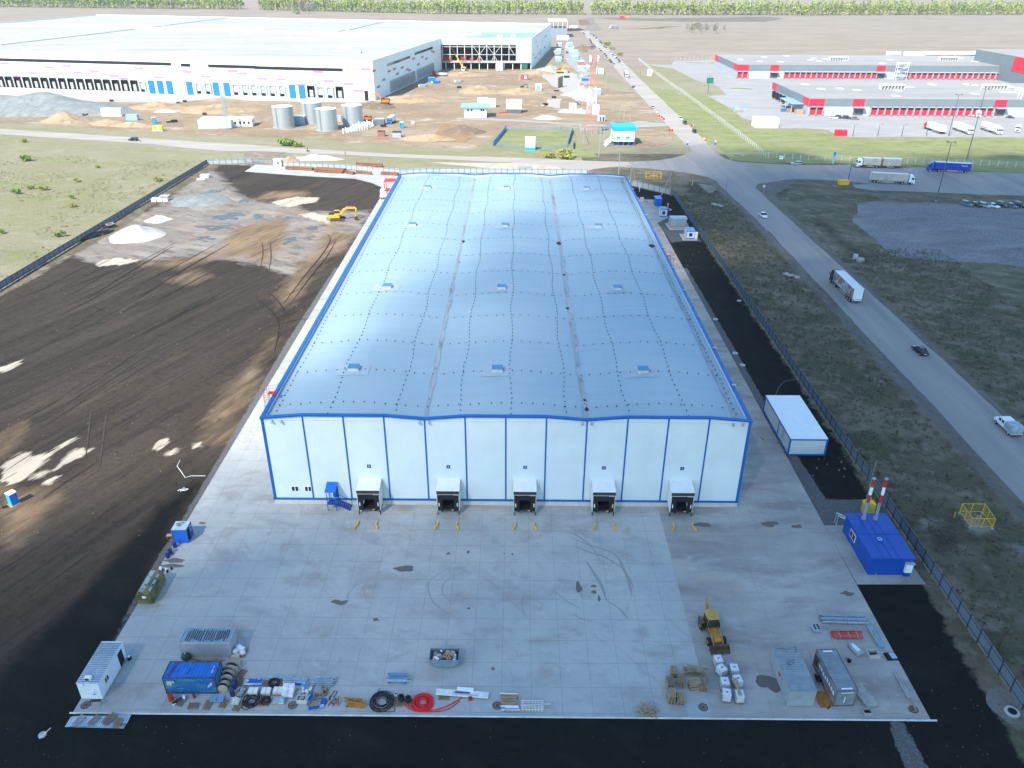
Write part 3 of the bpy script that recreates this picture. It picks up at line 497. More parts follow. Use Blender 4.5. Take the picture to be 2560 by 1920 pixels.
# roof skin: three gables with rounded valleys, turned up against the parapets
vs,fs=[],[];gx=[-35.74+71.48*i/96 for i in range(97)];gy=[.26,.7,1.4]+[3+(L_-6)*j/40 for j in range(41)]+[L_-1.4,L_-.7,L_-.26]
for y in gy:
 e=min(y,L_-y);
 for x in gx:
  s=.10*math.sin(y*.52)*math.sin(math.pi*((x+36)%24)/24);vs.append((x,y,zroof(x)+s*.6+.35*max(0,1-e/1.4)**2+.3*max(0,1-(36-abs(x))/1.2)**2))
for j in range(len(gy)-1):
 for i in range(96):a=j*97+i;fs.append((a,a+1,a+98,a+97))
b=MB();b.add(vs,fs);rf=b.build('roof',m_roof,wh)
# dirt along the two valleys and along the eaves
for xv,w in((-12,.45),(12,.6),(34.2,.3)):
 b=MB();vv,ff=[],[]
 for j in range(90):
  y=1.5+(L_-3)*j/89;ww=w*(.5+.9*abs(noise.noise(Vector((xv,y*.12,0)))));off=.25*noise.noise(Vector((y*.2,xv,1)))
  for dx in(-ww,0,ww):vv.append((xv+dx+off,y,zroof(xv+dx+off)+.07+.06*math.sin(y*.52)*math.sin(math.pi*((xv+dx+off+36)%24)/24)))
 for j in range(89):
  for i in range(2):a=j*3+i;ff.append((a,a+1,a+4,a+3))
 b.add(vv,ff).build('valley_silt',m_roofst,wh)
def zr(x,y):return zroof(x)+.06*math.sin(y*.52)*math.sin(math.pi*((x+36)%24)/24)
b=MB()
for k,(x,y,s)in enumerate([(12.3,4.2,.45),(12.1,5.9,.25),(12.2,7,.4),(11.6,44,.4),(11.8,63,.5),(11.7,85,.8),(-11.6,86,.5),(-11.6,71,.25),(-12,7,.25),(-12,4.4,.2),(34,83,.9),(11.9,52,.25)]):
 MB().blob((x,y,zr(x,y)+.05),s,1,.35,k,(.75,1.3,.12)).build('puddle_residue',m_dark,wh)
 # lightning protection: wire with dark blocks
b=MB();bw=MB();R4=random.Random(3)
def dots(pts):
 for(x,y)in pts:s=.07;b.box(x-s,x+s,y-s,y+s,zr(x,y)+.02,zr(x,y)+.16)
for y in[4.6+7.5*0,15.4,26.8,38.6,50.2,63.2,75,87,98.6,110.4,122,134.5,146]:
 n_=43;dots([(-34.6+69.2*i/n_+R4.uniform(-.2,.2),y+R4.uniform(-.15,.15))for i in range(n_+1)])
 pts=[(-34.8+69.6*i/48,y)for i in range(49)];bw.tube([(x,yy,zr(x,yy)+.1)for x,yy in pts],.012,3)
for xc in(-34.6,-26.6,-16.4,-7.1,.6,9.2,18.3,26.9,34.7):
 ph=R4.uniform(0,6);n_=92;pts=[]
 for i in range(n_+1):
  y=1.2+(L_-2.6)*i/n_;pts.append((xc+(.22 if abs(xc)<33 else .1)*math.sin(y*.26+ph)+R4.uniform(-.06,.06),y))
 dots(pts);bw.tube([(x,y,zr(x,y)+.1)for x,y in pts],.008,3)
b.build('conductor_holders',mat('black_holder',(.02,.02,.03),.7,0,.2,2),wh)
tag(COL.objects['conductor_holders'],None,None,None,'stuff');bw.build('conductor_wire',m_grey,wh)
for y in(15.4,52.6,96.6,134.8):
 for x in(-25.2,-1.6,22.3):
  z=zr(x,y);h=MB();h.box(x-.85,x+.85,y-.75,y+.75,z-.1,z+.6);ho=h.build('roof_hatch',mat('hatch_curb',(.38,.44,.48),.6),wh)
  MB().box(x-.9,x+.9,y-.8,y+.8,z+.605,z+.68).build('lid',mat('hatch_blue_lid',(.06,.18,.32),.4,0,.1,1),ho)
  p=MB();vv,ff=[],[];N_=8
  for j in range(N_+1):
   for i in range(N_+1):xx,yy=x-2.9+5.4*i/N_,y-2.0+4.2*j/N_;vv.append((xx,yy,zr(xx,yy)+.05))
  for j in range(N_):
   for i in range(N_):a=j*(N_+1)+i;ff.append((a,a+1,a+N_+2,a+N_+1))
  p.add(vv,ff).build('roof_patch',layered('hatch_skirt',(.31,.375,.43),[((.25,.31,.36),3,.5,.66,(4,.2),0,4,.6)],rough=.5,bump=0)if 'hatch_skirt' not in MATS else MATS['hatch_skirt'],wh)
  # small fixtures: overflow spouts along the left eave, lamps at the front, cable tray, cameras
for k in range(22):
 y=4+k*6.9;b=MB();b.prism([(-36.75,15.05),(-36.3,15.05),(-36.3,15.7),(-36.75,15.55)],y-.22,y+.22);b.build('overflow_spout',m_grey,wh)
 if k%2:b=MB();b.box(35.9,36.5,y-.12,y+.12,15.82,16.0);b.build('bracket',m_grey,wh)
for x in(-34.5,-33.1,-12.7,-11.3,11.3,12.7,33.5,34.9):
 b=MB();b.cb((x,-.3,15.05),(.35,.25,.22),0);b.box(x-.03,x+.03,-.25,-.005,15.1,15.4);b.build('floodlight',m_grey,wh)
b=MB()
for i in range(12):b.box(xs[i]+.35,xs[i+1]-.35,-.06,-.004,15.27,15.36)
b.build('cable_tray',mat('pale_tray',(.5,.53,.55),.5,0,.1,2),wh)
for k in range(6):MB().box(-36+12*k+5.9,-36+12*k+6.1,L_-.45,L_-.26,15.0,15.9).build('parapet_strip',m_blue,wh)
def win(x0,x1,z0,z1,par,y=-.03):
 w=MB();t=.07
 for a,c,d_,e_ in((x0,x1,z0,z0+t),(x0,x1,z1-t,z1),(x0,x0+t,z0+t,z1-t),(x1-t,x1,z0+t,z1-t),((x0+x1)/2-.05,(x0+x1)/2+.05,z0+t,z1-t)):w.box(a,c,y-.05,y+.02,d_,e_)
 w=w.build('window',m_wpaint,par);MB().box(x0+t,x1-t,y-.01,y+.015,z0+t,z1-t).build('pane',m_glass,w)
win(-33.25,-32.1,2.45,3.42,wh);win(-31.2,-30.1,2.45,3.42,wh)
# dock shelters with their plates
m_shelt=ribs(mat('white_ribbed_sheet',(.68,.70,.71),.5,0,.05,1),'X',.3,.02)
m_brown=mat('dark_fascia',(.045,.03,.035),.7,0,.2,2)
FONT=None
def text(s,size,M,m,par,name='lettering',ext=.01):
 c=bpy.data.curves.new(name,'FONT');c.body=s;c.size=size;c.extrude=ext;c.align_x='CENTER';c.align_y='CENTER'
 o=bpy.data.objects.new(name,c);COL.objects.link(o);dg=bpy.context.evaluated_depsgraph_get();me=bpy.data.meshes.new_from_object(o.evaluated_get(dg));bpy.data.objects.remove(o)
 o=bpy.data.objects.new(name,me);COL.objects.link(o);me.materials.clear();me.materials.append(m);o.parent=par;o.matrix_local=M;return o
FR=Matrix.Rotation(rad(90),4,'X')
for k,(xc,n_)in enumerate([(-20.86,'5'),(-8.75,'4'),(2.95,'3'),(14.95,'2'),(26.85,'1')]):
 w=1.72;D=2.55
 sh=MB().prism([(-D-.1,4.56),(-.005,4.97),(-.005,5.03),(-D-.1,4.62)],xc-w-.03,xc+w+.03,'YZ').build('dock_shelter',m_shelt,wh)
 for s in(-1,1):MB().prism([(-D,P+.75),(-.21,P+1.3),(-.21,4.95),(-D,4.55)],xc+s*(w-.05)-.05,xc+s*(w-.05)+.05,'YZ').build('side_cheek',m_shelt,sh)
 MB().box(xc-w,xc+w,-D-.14,-D-.02,4.0,4.55).build('fascia',m_brown,sh)
 b=MB();b.box(xc-w+.02,xc-.85,-D-.05,-D+.1,P+.8,4.0);b.box(xc+.85,xc+w-.02,-D-.05,-D+.1,P+.8,4.0);b.box(xc-.85,xc+.85,-D-.05,-D+.1,2.95,4.0);b.build('curtain',m_dark,sh)
 b=MB();b.box(xc-w+.02,xc-w+.07,-D-.09,-D-.052,P+.8,3.98);b.box(xc+w-.07,xc+w-.02,-D-.09,-D-.052,P+.8,3.98);b.box(xc-w+.08,xc+w-.08,-D-.09,-D-.052,3.9,3.98);b.build('edge_strip',m_wpaint,sh)
 for s in(-1,1):MB().box(xc+s*1.39-.06,xc+s*1.39+.06,-D-.09,-D-.053,1.7,2.35).build('guide_mark',m_wpaint,sh)
 MB().box(xc-1.2,xc+1.2,-.4,-.22,P+1.1,3.6).build('door',m_black2,sh)
 b=MB();b.box(xc-1.1,xc+1.1,-D+.11,-.41,P+.9,P+1.05);b.box(xc-1.55,xc+1.55,-D+.1,-D+.3,P+.78,P+1.0);b.build('leveller_plate',mat('darkened_steel_plate',(.022,.022,.022),.6,.3,.4,3),sh)  # plate coloured near black so the dock opening reads as deep shade
 MB().box(xc+.45,xc+.85,-D+.02,-D+.09,P+.8,P+.93).build('warning_stripe',m_yel,sh)
 for s in(-1,1):MB().box(xc+s*(w-.09)-.06,xc+s*(w-.09)+.06,-D-.05,-D+.08,P,P+.75).build('leg',m_dark,sh)
 for s in(-1,1):MB().box(xc+s*.95-.15,xc+s*.95+.15,-D-.16,-D-.06,P+.72,P+.95).build('bumper',m_dark,sh)
 text('ALUTECH',.17,Matrix.Translation((xc+1.15,-D-.06,3.8))@FR,m_wpaint,sh)
 pl_=MB().box(xc-.28,xc+.28,-.045,-.004,6.94,7.5).build('number_plate',mat('navy_plate',(.01,.02,.16),.5),wh)
 text(n_,.5,Matrix.Translation((xc,-.055,7.22))@FR,m_wpaint,pl_)
 for s in(-1,1):
  g=thing('wheel_guide','yellow wheel guide, %s of dock %s'%('left' if s<0 else 'right',{'5':'five by the blue stair','4':'four','3':'three in the middle','2':'two','1':'one at the far right'}[n_]),'wheel guide',(xc+s*1.42,-5.4,P),0,'yellow wheel guides in front of the docks')
  MB().tube([(0,.85,.22),(0,-.1,.22),(s*.28,-.55,.22),(s*.28,-.95,.22)],.12,8).build('rail',m_yel,g)
  b=MB();b.box(-.07,.07,.6,.74,0,.15);b.box(s*.28-.07,s*.28+.07,-.86,-.72,0,.15);b.build('foot',m_yel,g)
  # blue entrance stair
st_=MB();st_.box(-27.5,-26.05,-1.85,-.22,1.25,1.31);st_=st_.build('stair_landing',mat('blue_grating',(.012,.05,.25),.6,0,.2,3),wh)
MB().prism([(-2.1,3.72),(-.01,4.2),(-.01,4.28),(-2.1,3.8)],-27.6,-25.93,'YZ').build('canopy',ribs(mat('blue_canopy',(.014,.12,.52),.45,0,.1,1),'X',.2,.02),st_)
for x,y in((-27.44,-1.8),(-26.1,-1.8),(-27.44,-.25),(-26.1,-.25)):MB().box(x-.05,x+.05,y-.05,y+.05,P,3.75+(.4 if y>-1 else 0)).build('post',m_blue,st_)
b=MB()
for z in(1.75,2.3):b.tube([(-27.44,-.25,z),(-27.44,-1.8,z),(-26.1,-1.8,z)],.035,6)
b.tube([(-26.1,-1.8,2.3),(-24,-1.75,1.1)],.035,6);b.tube([(-26.1,-.5,2.3),(-24,-.5,1.1)],.035,6);b.tube([(-24,-1.75,1.1),(-24,-1.75,P)],.035,6);b.tube([(-24,-.5,1.1),(-24,-.5,P)],.035,6)
b.build('railing',m_blue,st_)
b=MB()
for y in(-1.75,-.5):b.tube([(-26.05,y,1.26),(-24,y,P+.06)],.08,4)
for k in range(7):t_=(k+.5)/7;b.box(-26.05+2.05*t_-.13,-26.05+2.05*t_+.13,-1.7,-.55,1.22-1.12*t_,1.25-1.12*t_)
b.build('stair_flight',MATS['blue_grating'],st_)
b=MB().box(-26.9,-26.0,-.03,-.004,1.35,3.4).build('door',m_blue,st_)
# red caged ladders
def ladder(x,y,s,lab):
 b=MB();z0,z1=2.5,16.4
 for dy in(-.28,.28):b.tube([(x,y+dy,z0),(x,y+dy,z1)],.035,5)
 for k in range(46):b.tube([(x,y-.28,z0+.3*k),(x,y+.28,z0+.3*k)],.018,4)
 ld=b.build('ladder',m_red,wh);b=MB()
 for k in range(16):
  z=4.2+.82*k;b.tube([(x,y-.3,z),(x+s*.4,y-.4,z),(x+s*.8,y-.22,z),(x+s*.85,y,z),(x+s*.8,y+.22,z),(x+s*.4,y+.4,z),(x,y+.3,z)],.022,4)
 for a in((.4,-.4),(.8,-.22),(.85,0),(.8,.22),(.4,.4)):b.tube([(x+s*a[0],y+a[1],4.2),(x+s*a[0],y+a[1],17.2)],.022,4)
 b.build('cage',m_red,ld)
 b=MB();b.box(min(x,x-s*1.1),max(x,x-s*1.1),y-.45,y+.45,16.25,16.32)
 for dy in(-.45,.45):b.tube([(x,y+dy,16.3),(x,y+dy,17.3),(x-s*1.1,y+dy,17.3),(x-s*1.1,y+dy,16.3)],.03,4)
 b.build('platform',m_red,ld)
ladder(-36.75,6.5,-1,'');ladder(36.7,72.5,1,'')
# lattice loading gantry and crates at the far left corner
b=MB();
for x in(-40.2,-37.2):
 for y in(146,150):b.tube([(x,y,P),(x,y,15)],.12,4)
for z in(4,8,12,15):b.tube([(-40.2,146,z),(-37.2,146,z),(-37.2,150,z),(-40.2,150,z)],.1,4,close=True)
for z in(0,4,8,12):
 b.tube([(-40.2,146,z+.1),(-37.2,146,z+4)],.06,4);b.tube([(-40.2,150,z+4),(-40.2,146,z+.1)],.06,4);b.tube([(-37.2,146,z+.1),(-37.2,150,z+4)],.06,4)
b.box(-40.2,-37.2,146,150,12,12.08);b.box(-40.2,-37.2,146,150,15,15.08);b.box(-38.8,-37.2,146,150,8,8.08)
b=b.build('stair_tower',m_red,wh)
# ---------------------------------------------------------------- fences of the plot
m_fdark=ribs(mat('shade_darkened_sheet',(.15,.175,.215),.45,.1,.1,1),'Y',.2,.02)  # dark colour carries the shade on the left fence's near side
m_flight=ribs(mat('pale_profile_sheet',(.36,.40,.43),.45,.1,.1,1),'X',.2,.02)
def fence(pts,h,step,mp,mpost,label,lname='sheet_fence',rail=True):
 f=thing(lname,label,'fence',(pts[0][0],pts[0][1],0));o=Vector((pts[0][0],pts[0][1],0));ps=[]
 for i in range(len(pts)-1):
  a,c=Vector((*pts[i][:2],0))-o,Vector((*pts[i+1][:2],0))-o;k=max(1,round((c-a).length/step))
  for j in range(k):ps.append((a.lerp(c,j/k)))
  d=(c-a).normalized();n=Vector((-d.y,d.x,0))*.03
  b=MB();ang=math.atan2(d.y,d.x);M=Matrix.Translation(a)@Matrix.Rotation(ang,4,'Z');b.box(0,(c-a).length,-.02,.02,.18,h,M)
  b.build('panel',mp,f)
  if rail:
   b=MB();b.box(0,(c-a).length,.022,.07,h-.28,h-.2,M);b.box(0,(c-a).length,.022,.07,.5,.58,M);b.box(0,(c-a).length,-.07,-.022,h-.28,h-.2,M);b.build('rail',mpost,f)
 ps.append(Vector((*pts[-1][:2],0))-o);pm=None
 ps=[(p,i)for i,p in enumerate(ps)]
 vis=ps[:100];rest=ps[100:]
 for p,i in vis:
  if pm is None:pm=MB().box(-.06,.06,-.09,.09,0,h+.06).build('post',mpost,f);pm.location=p
  else:c=pm.copy();COL.objects.link(c);c.location=p;c.parent=f
 if rest:
  b=MB()
  for p,i in rest:b.box(p.x-.06,p.x+.06,p.y-.09,p.y+.09,0,h+.06)
  tag(b.build('posts_beyond',mpost,f),None,None,None,'stuff')
 return f
m_fpost=mat('dark_fence_post',(.03,.035,.05),.6)
fence([(-129.8,235.4),(-130.9,160),(-132.4,80),(-133.6,10)],2.1,2.55,m_fdark,m_fpost,'long sheet fence darkened as in shade between the grassland and the black soil')
fence([(-129.8,235.4),(-117,237),(-111.5,238.4)],2.1,2.55,m_flight,m_fpost,'short pale fence run at the far corner of the plot, left of the gate')
fence([u2(230,678),u2(780,705),u2(1245,745),(-30,222.5),(30,221.5)],2.1,2.55,m_flight,m_fpost,'pale sheet fence behind the rusty pipes and the warehouse')
fence([(38,205),(45.8,203.2),(58.6,190.2)],2.2,2.5,m_flight,m_fpost,'pale sheet fence at the far right corner by the braced poles')
fence([(59.4,-60),(59.5,20),(59.5,110),(59.3,190)],2.2,2.5,m_fdark,m_fpost,'long dark sheet fence between the black strip and the road verge')
g=thing('sliding_gate','low grey sliding gate beside the white guard hut','gate',u2(0,655));d=u2(130,655)-u2(0,655);b=MB();A=math.atan2(d.y,d.x);M=Matrix.Rotation(A,4,'Z')
b.box(-8,d.length,-.05,.05,.2,.35,M);b.box(-8,d.length,-.05,.05,1.3,1.4,M)
for k in range(8):x=-8+(d.length+8)*k/7;b.box(x-.04,x+.04,-.04,.04,.2,1.4,M)
b.build('gate_leaf',m_steel,g)
h=thing('guard_hut','small white guard hut at the far left gate','hut',u2(190,682));b=MB();b.box(-1.6,1.6,0,2.4,0,2.9);b.build('wall',m_wpaint,h);MB().box(-1.8,1.8,-.2,2.6,2.91,3.05).build('roof',m_wpaint,h);MB().box(-.2,.6,-.03,-.003,1.2,2.1).build('window',m_glass,h);MB().box(1.603,1.64,.2,2.2,.2,2.5).build('door',m_blue,h)
# ================================================================ THINGS ON AND ROUND THE CONCRETE YARD
m_cblue=mat('container_blue',(.012,.13,.46),.5,.1,.25,.8,bump=.002)
m_cworn=mat('worn_container_blue',(.02,.16,.42),.6,.1,.2,1.2,col2=(.16,.30,.26),contrast=(.5,.72),stretch=(.5,.5,2))
m_rust=mat('rusty_frame',(.085,.05,.04),.8,.2,.3,2)
m_silver=mat('silver_sheet',(.40,.44,.48),.4,.35,.10,.6)
m_slats=ribs(mat('silver_roof_sheet',(.19,.27,.35),.45,.15,.15,.8,col2=(.26,.33,.38)),'X',.25,.03)
m_cwhite=mat('cabin_white',(.62,.67,.72),.5,0,.08,.7)
m_cgrey=mat('container_grey_blue',(.17,.21,.235),.5,.1,.2,.7,col2=(.24,.28,.30))
m_wood=mat('pale_timber',(.34,.25,.16),.85,0,.3,3,stretch=(.4,3,3))
m_woodd=mat('weathered_pallet_wood',(.21,.155,.10),.9,0,.35,3,stretch=(.4,3,3))
m_orange=mat('orange_brown_beam',(.34,.15,.035),.8,0,.3,2)
m_hose=mat('black_hose',(.014,.016,.02),.5,0,.3,3)
m_redh=mat('red_hose',(.60,.012,.02),.5,0,.12,2)
m_barrel=mat('dark_blue_barrel',(.02,.03,.13),.5,0,.2,2)
m_film=mat('plastic_film',(.50,.56,.62),.25,0,.25,3,col2=(.22,.27,.33))
m_pack=mat('white_wrapped_boxes',(.66,.66,.64),.6,0,.12,1.5)
m_card=mat('cardboard',(.36,.24,.14),.8,0,.25,2)
m_tyre=mat('tyre_rubber',(.016,.016,.017),.85,0,.3,4)
m_cream=mat('cream_block',(.50,.47,.40),.8,0,.12,2)
m_cyan=mat('cyan_bag',(.06,.42,.55),.5,0,.3,2,col2=(.45,.6,.65))
m_bpanel=mat('bright_blue_panel',(.015,.10,.45),.45,0,.15,1.5)
m_lbp=mat('pale_blue_profile',(.28,.42,.54),.4,.2,.2,2)
m_conb=mat('grey_concrete_item',(.30,.30,.29),.9,0,.2,2)
def X4(x,y,z=0,rz=0):return Matrix.Translation((x,y,z))@Matrix.Rotation(rz,4,'Z')
def corr(x0,x1,pitch,dep):
 n=max(2,int(round((x1-x0)/pitch)));out=[]
 for i in range(n):
  a=x0+(x1-x0)*i/n;w=(x1-x0)/n;out+=[(a,0),(a+w*.3,0),(a+w*.42,dep),(a+w*.88,dep)]
 return out+[(x1,0)]
def container(L,Wd,Hh,mw,mr,mf,label,name='shipping_container',cat='container',doors=True,ribd=True):
 t=thing(name,label,cat);l,w=L/2,Wd/2;d=.045 if ribd else 0
 for s in(-1,1):
  b=MB();pr=[(x,s*(w-.05)-s*y)for x,y in corr(-l+.12,l-.12,.36,d)]if ribd else[(-l+.12,s*(w-.05)),(l-.12,s*(w-.05))]
  b.prism(pr+[(l-.12,s*(w-.12)),(-l+.12,s*(w-.12))],.16,Hh-.12,'XY');b.build('side_wall',mw,t)
  b=MB();pr=[(s*(l-.05)-s*y,x)for x,y in corr(-w+.12,w-.12,.3,d)]if ribd else[(s*(l-.05),-w+.12),(s*(l-.05),w-.12)]
  b.prism(pr+[(s*(l-.12),w-.12),(s*(l-.12),-w+.12)],.16,Hh-.12,'XY');e=b.build('door' if doors and s>0 else 'end_wall',mw,t)
  if doors and s>0:
   b=MB()
   for y in(-.75,-.3,.3,.75):b.tube([(l+.0,y,.2),(l+.0,y,Hh-.2)],.022,5)
   b.build('lock_bar',m_steel,e)
 b=MB();pr=[(x,Hh-.03-y*.8)for x,y in corr(-l+.12,l-.12,.42,d)];b.prism(pr+[(l-.12,Hh-.11),(-l+.12,Hh-.11)],-w+.1,w-.1,'XZ');b.build('roof',mr,t)
 b=MB()
 for s in(-1,1):
  b.box(-l,l,s*w-.06*(s>0),s*w+.06*(s<0),0,.16);b.box(-l+.13,l-.13,s*w-.07*(s>0),s*w+.07*(s<0),Hh-.12,Hh-.004)
  for s2 in(-1,1):b.box(min(s2*l,s2*(l-.12)),max(s2*l,s2*(l-.12)),min(s*w,s*(w-.12)),max(s*w,s*(w-.12)),.161,Hh)
  b.box(min(s*l,s*(l-.08)),max(s*l,s*(l-.08)),-w+.125,w-.125,.0,.155);b.box(min(s*l,s*(l-.08)),max(s*l,s*(l-.08)),-w+.125,w-.125,Hh-.12,Hh-.002)
 b.build('frame',mf,t);return t
SX=Matrix.Rotation(rad(90),4,'X')
c=container(6.0,2.44,2.6,m_cworn,m_cblue,m_rust,'worn bright blue shipping container with scratched side and rusty corner posts');c.location=(-35.8,-35.15,PZ);c.rotation_euler.z=.015
text('OPEN TOP',.22,X4(2.45,0,2.6,rad(90)),m_wpaint,c,ext=.004);b=MB();R5=random.Random(4)
for k in range(9):b.box(-2.6+.1*k,-2.55+.1*k,-1.24,-1.228,1.6+R5.uniform(-.3,.3),2.1)
for k in range(5):b.box(2.0+.12*k,2.06+.12*k,-1.24,-1.228,1.0+.1*k,1.3+.15*k)
b.build('painted_marks',m_wpaint,c)
b=MB();b.prism([(-2.35,-1.0),(-2.2,-1.0),(-1.9,.9),(-1.98,.95)],2.6,2.606,'XY');b.prism([(-2.6,-.9),(-2.5,-.9),(-2.2,.4),(-2.25,.5)],2.6,2.606,'XY');b.prism([(-.5,-.6),(-.35,-.6),(-.1,.1),(-.2,.15)],2.6,2.606,'XY');b.build('dark_stain',m_rust,c)
c=container(6.06,2.5,2.6,m_silver,m_slats,m_grey,'silver container with smooth sides and a blue-grey slatted roof',doors=False,ribd=False);c.location=(-35.9,-29.9,PZ);c.rotation_euler.z=.01
m_slot=mat('dark_roof_slats',(.03,.04,.055),.7)
b=MB();R5=random.Random(8)
for x0,n in((-2.4,13),(-.2,8),(1.2,9)):
 for k in range(n*2//3):xx=x0+k*.26;b.box(xx,xx+.12,-1.0+R5.uniform(0,.5),1.0-R5.uniform(0,.4),2.59,2.604)
b.build('roof_slots',m_slot,c)
def cabin(L,Wd,Hh,mw,mr,label,doorx=None,winx=None,side=-1,name='site_cabin',trim=None):
 """cabin with length along X, door and window on the long side"""
 t=thing(name,label,'cabin');l,w=L/2,Wd/2
 MB().box(-l,l,-w,w,.08,Hh-.06).build('wall',mw,t);MB().box(-l-.04,l+.04,-w-.04,w+.04,Hh-.055,Hh).build('roof',mr,t)
 for x in(winx or[]):
  y=side*w;f=MB().box(x-.45,x+.45,min(y,y+side*.03),max(y,y+side*.03),1.1,1.9).build('window',m_wpaint,t);y+=side*.031
  b=MB();b.box(x-.38,x-.04,min(y,y+side*.01),max(y,y+side*.01),1.16,1.84);b.box(x+.04,x+.38,min(y,y+side*.01),max(y,y+side*.01),1.16,1.84);b.build('pane',m_glass,f)
 for x in(doorx or[]):y=side*w;MB().box(x-.5,x+.5,min(y,y+side*.03),max(y,y+side*.03),.1,2.1).build('door',m_dark,t)
 if trim:
  b=MB()
  for sx in(-1,1):
   for sy in(-1,1):b.box(sx*l-.07,sx*l+.07,sy*w-.07,sy*w+.07,0,Hh-.07)
  for z0,z1 in((0,.16),(Hh-.22,Hh-.07)):
   for sy in(-1,1):b.box(-l+.071,l-.071,sy*w-.04,sy*w+.04,z0,z1)
   for sx in(-1,1):b.box(sx*l-.04,sx*l+.04,-w+.071,w-.071,z0,z1)
  b.build('frame',trim,t)
 return t
m_ribw=ribs(mat('white_blue_ribbed_roof',(.42,.50,.58),.45,.1,.2,1.2),'X',.28,.04)
c=cabin(6.2,2.45,2.6,m_cwhite,m_ribw,'white site cabin with ribbed roof and air conditioner at the left yard corner',[2.0],[-1.5]);c.location=(-46.93,-34.15,PZ);c.rotation_euler.z=rad(90)
b=MB().box(-2.75,-2.3,-.25,.45,2.61,3.0).build('air_conditioner',m_wpaint,c);MB().box(-2.77,-2.751,-.1,.35,2.66,2.95).build('grille',m_dark,b)
MB().tube([(-2.75,.4,2.75),(-3.12,.5,2.6),(-3.14,.4,2.2)],.02,5).build('cable',m_hose,c)
b=MB();b.tube([(-3.1,-.6,1.6),(-3.45,-.7,1.35)],.03,5);b.tube([(-3.45,-.7,1.35),(-3.5,-.7,1.25)],[.02,.22],12);b.build('wall_lamp',m_grey,c)
b=MB()
for k in range(22):x=-2.9+k*.27;b.box(x,x+.06,-1.2,1.2,2.6,2.64)
b.build('roof_rib',mat('dark_rib_line',(.10,.13,.16),.6),c)
c=cabin(2.05,1.9,2.45,m_bpanel,m_ribw,'small blue cabin with an open dark door on the left yard edge',None,None,-1,trim=mat('cobalt_frame',(.02,.11,.42),.5));c.location=(-47.2,-8.75,PZ);c.rotation_euler.z=.03
MB().box(1.03,1.06,-.75,.1,.1,2.1).build('door',m_dark,c);f=MB().box(1.03,1.06,.35,.85,1.2,2.0).build('window',m_wpaint,c);MB().box(1.061,1.07,.42,.78,1.27,1.93).build('pane',m_glass,f)
b=MB();R5=random.Random(2)
for k in range(7):b.cb((R5.uniform(-.6,.1),R5.uniform(-.4,.6),2.5+.05*k*.3),(.7,.08,.05),R5.uniform(-1,1))
tag(b.build('scrap_boards',m_woodd),'loose dark boards lying on the roof of the small blue cabin','boards').location=c.location
# camouflaged van body
m_camo=mat('camouflage_paint',(.075,.09,.035),.7,0,.1,.55,col2=(.165,.14,.055),contrast=(.44,.5));
t=thing('van_body','old camouflage green van body with rounded edges and two oval roof windows','van body');A,Bq=d8(280,1475,PZ),d8(545,1475,PZ);Cq=d8(745,1110,PZ)
wv=(Bq-A).length;lv=(Cq-Bq).length;ctr=(A+Cq)/2;ang=heading(Bq,Cq);sec=[(-wv/2,.35),(-wv/2+.12,.12),(wv/2-.12,.12),(wv/2,.35),(wv/2,1.45),(wv/2-.28,1.95),(wv/2-.5,2.15),(-wv/2+.5,2.15),(-wv/2+.28,1.95),(-wv/2,1.45)]
b=MB().prism([(y,z)for y,z in sec],-lv/2,lv/2,'YZ').build('body',m_camo,t,bevel=.06);t.location=ctr;t.rotation_euler.z=ang
m_pch=mat('pale_roof_patch',(.36,.42,.50),.6,0,.2,.9,col2=(.12,.13,.045),contrast=(.5,.56));MB().box(-lv/2+.15,lv/2-.2,-.05,wv/2-.55,2.152,2.163).build('roof_patch',m_pch,t)
b=MB();b.prism([(-wv/2+.27,1.97),(-wv/2+.47,2.16),(-wv/2+.47,2.175),(-wv/2+.25,1.98)],-lv/2+.3,lv/2-.3,'YZ');b=b.build('edge_strip',mat('grey_edge_strip',(.30,.34,.38),.6),t)
for x in(-.8,.45,1.6):k=MB();M=Matrix.Translation((x,-wv/2+.36,2.09))@Matrix.Rotation(rad(43),4,'X');k.tube([M@Vector((-.2,0,0)),M@Vector((.2,0,0))],.09,8);k.build('window',m_glass,b)
b=MB();b.box(-lv/2-.05,-lv/2-.004,-.25,.2,1.1,1.45);b.build('notice_plate',m_wpaint,t);b=MB()
b.tube([(-lv/2-.04,-wv/2+.1,.4),(-lv/2-.04,-wv/2+.1,1.6),(-lv/2-.04,wv/2-.1,1.6),(-lv/2-.04,wv/2-.1,.4)],.04,5);b.build('frame_bar',mat('olive_bar',(.06,.07,.03),.7),t)
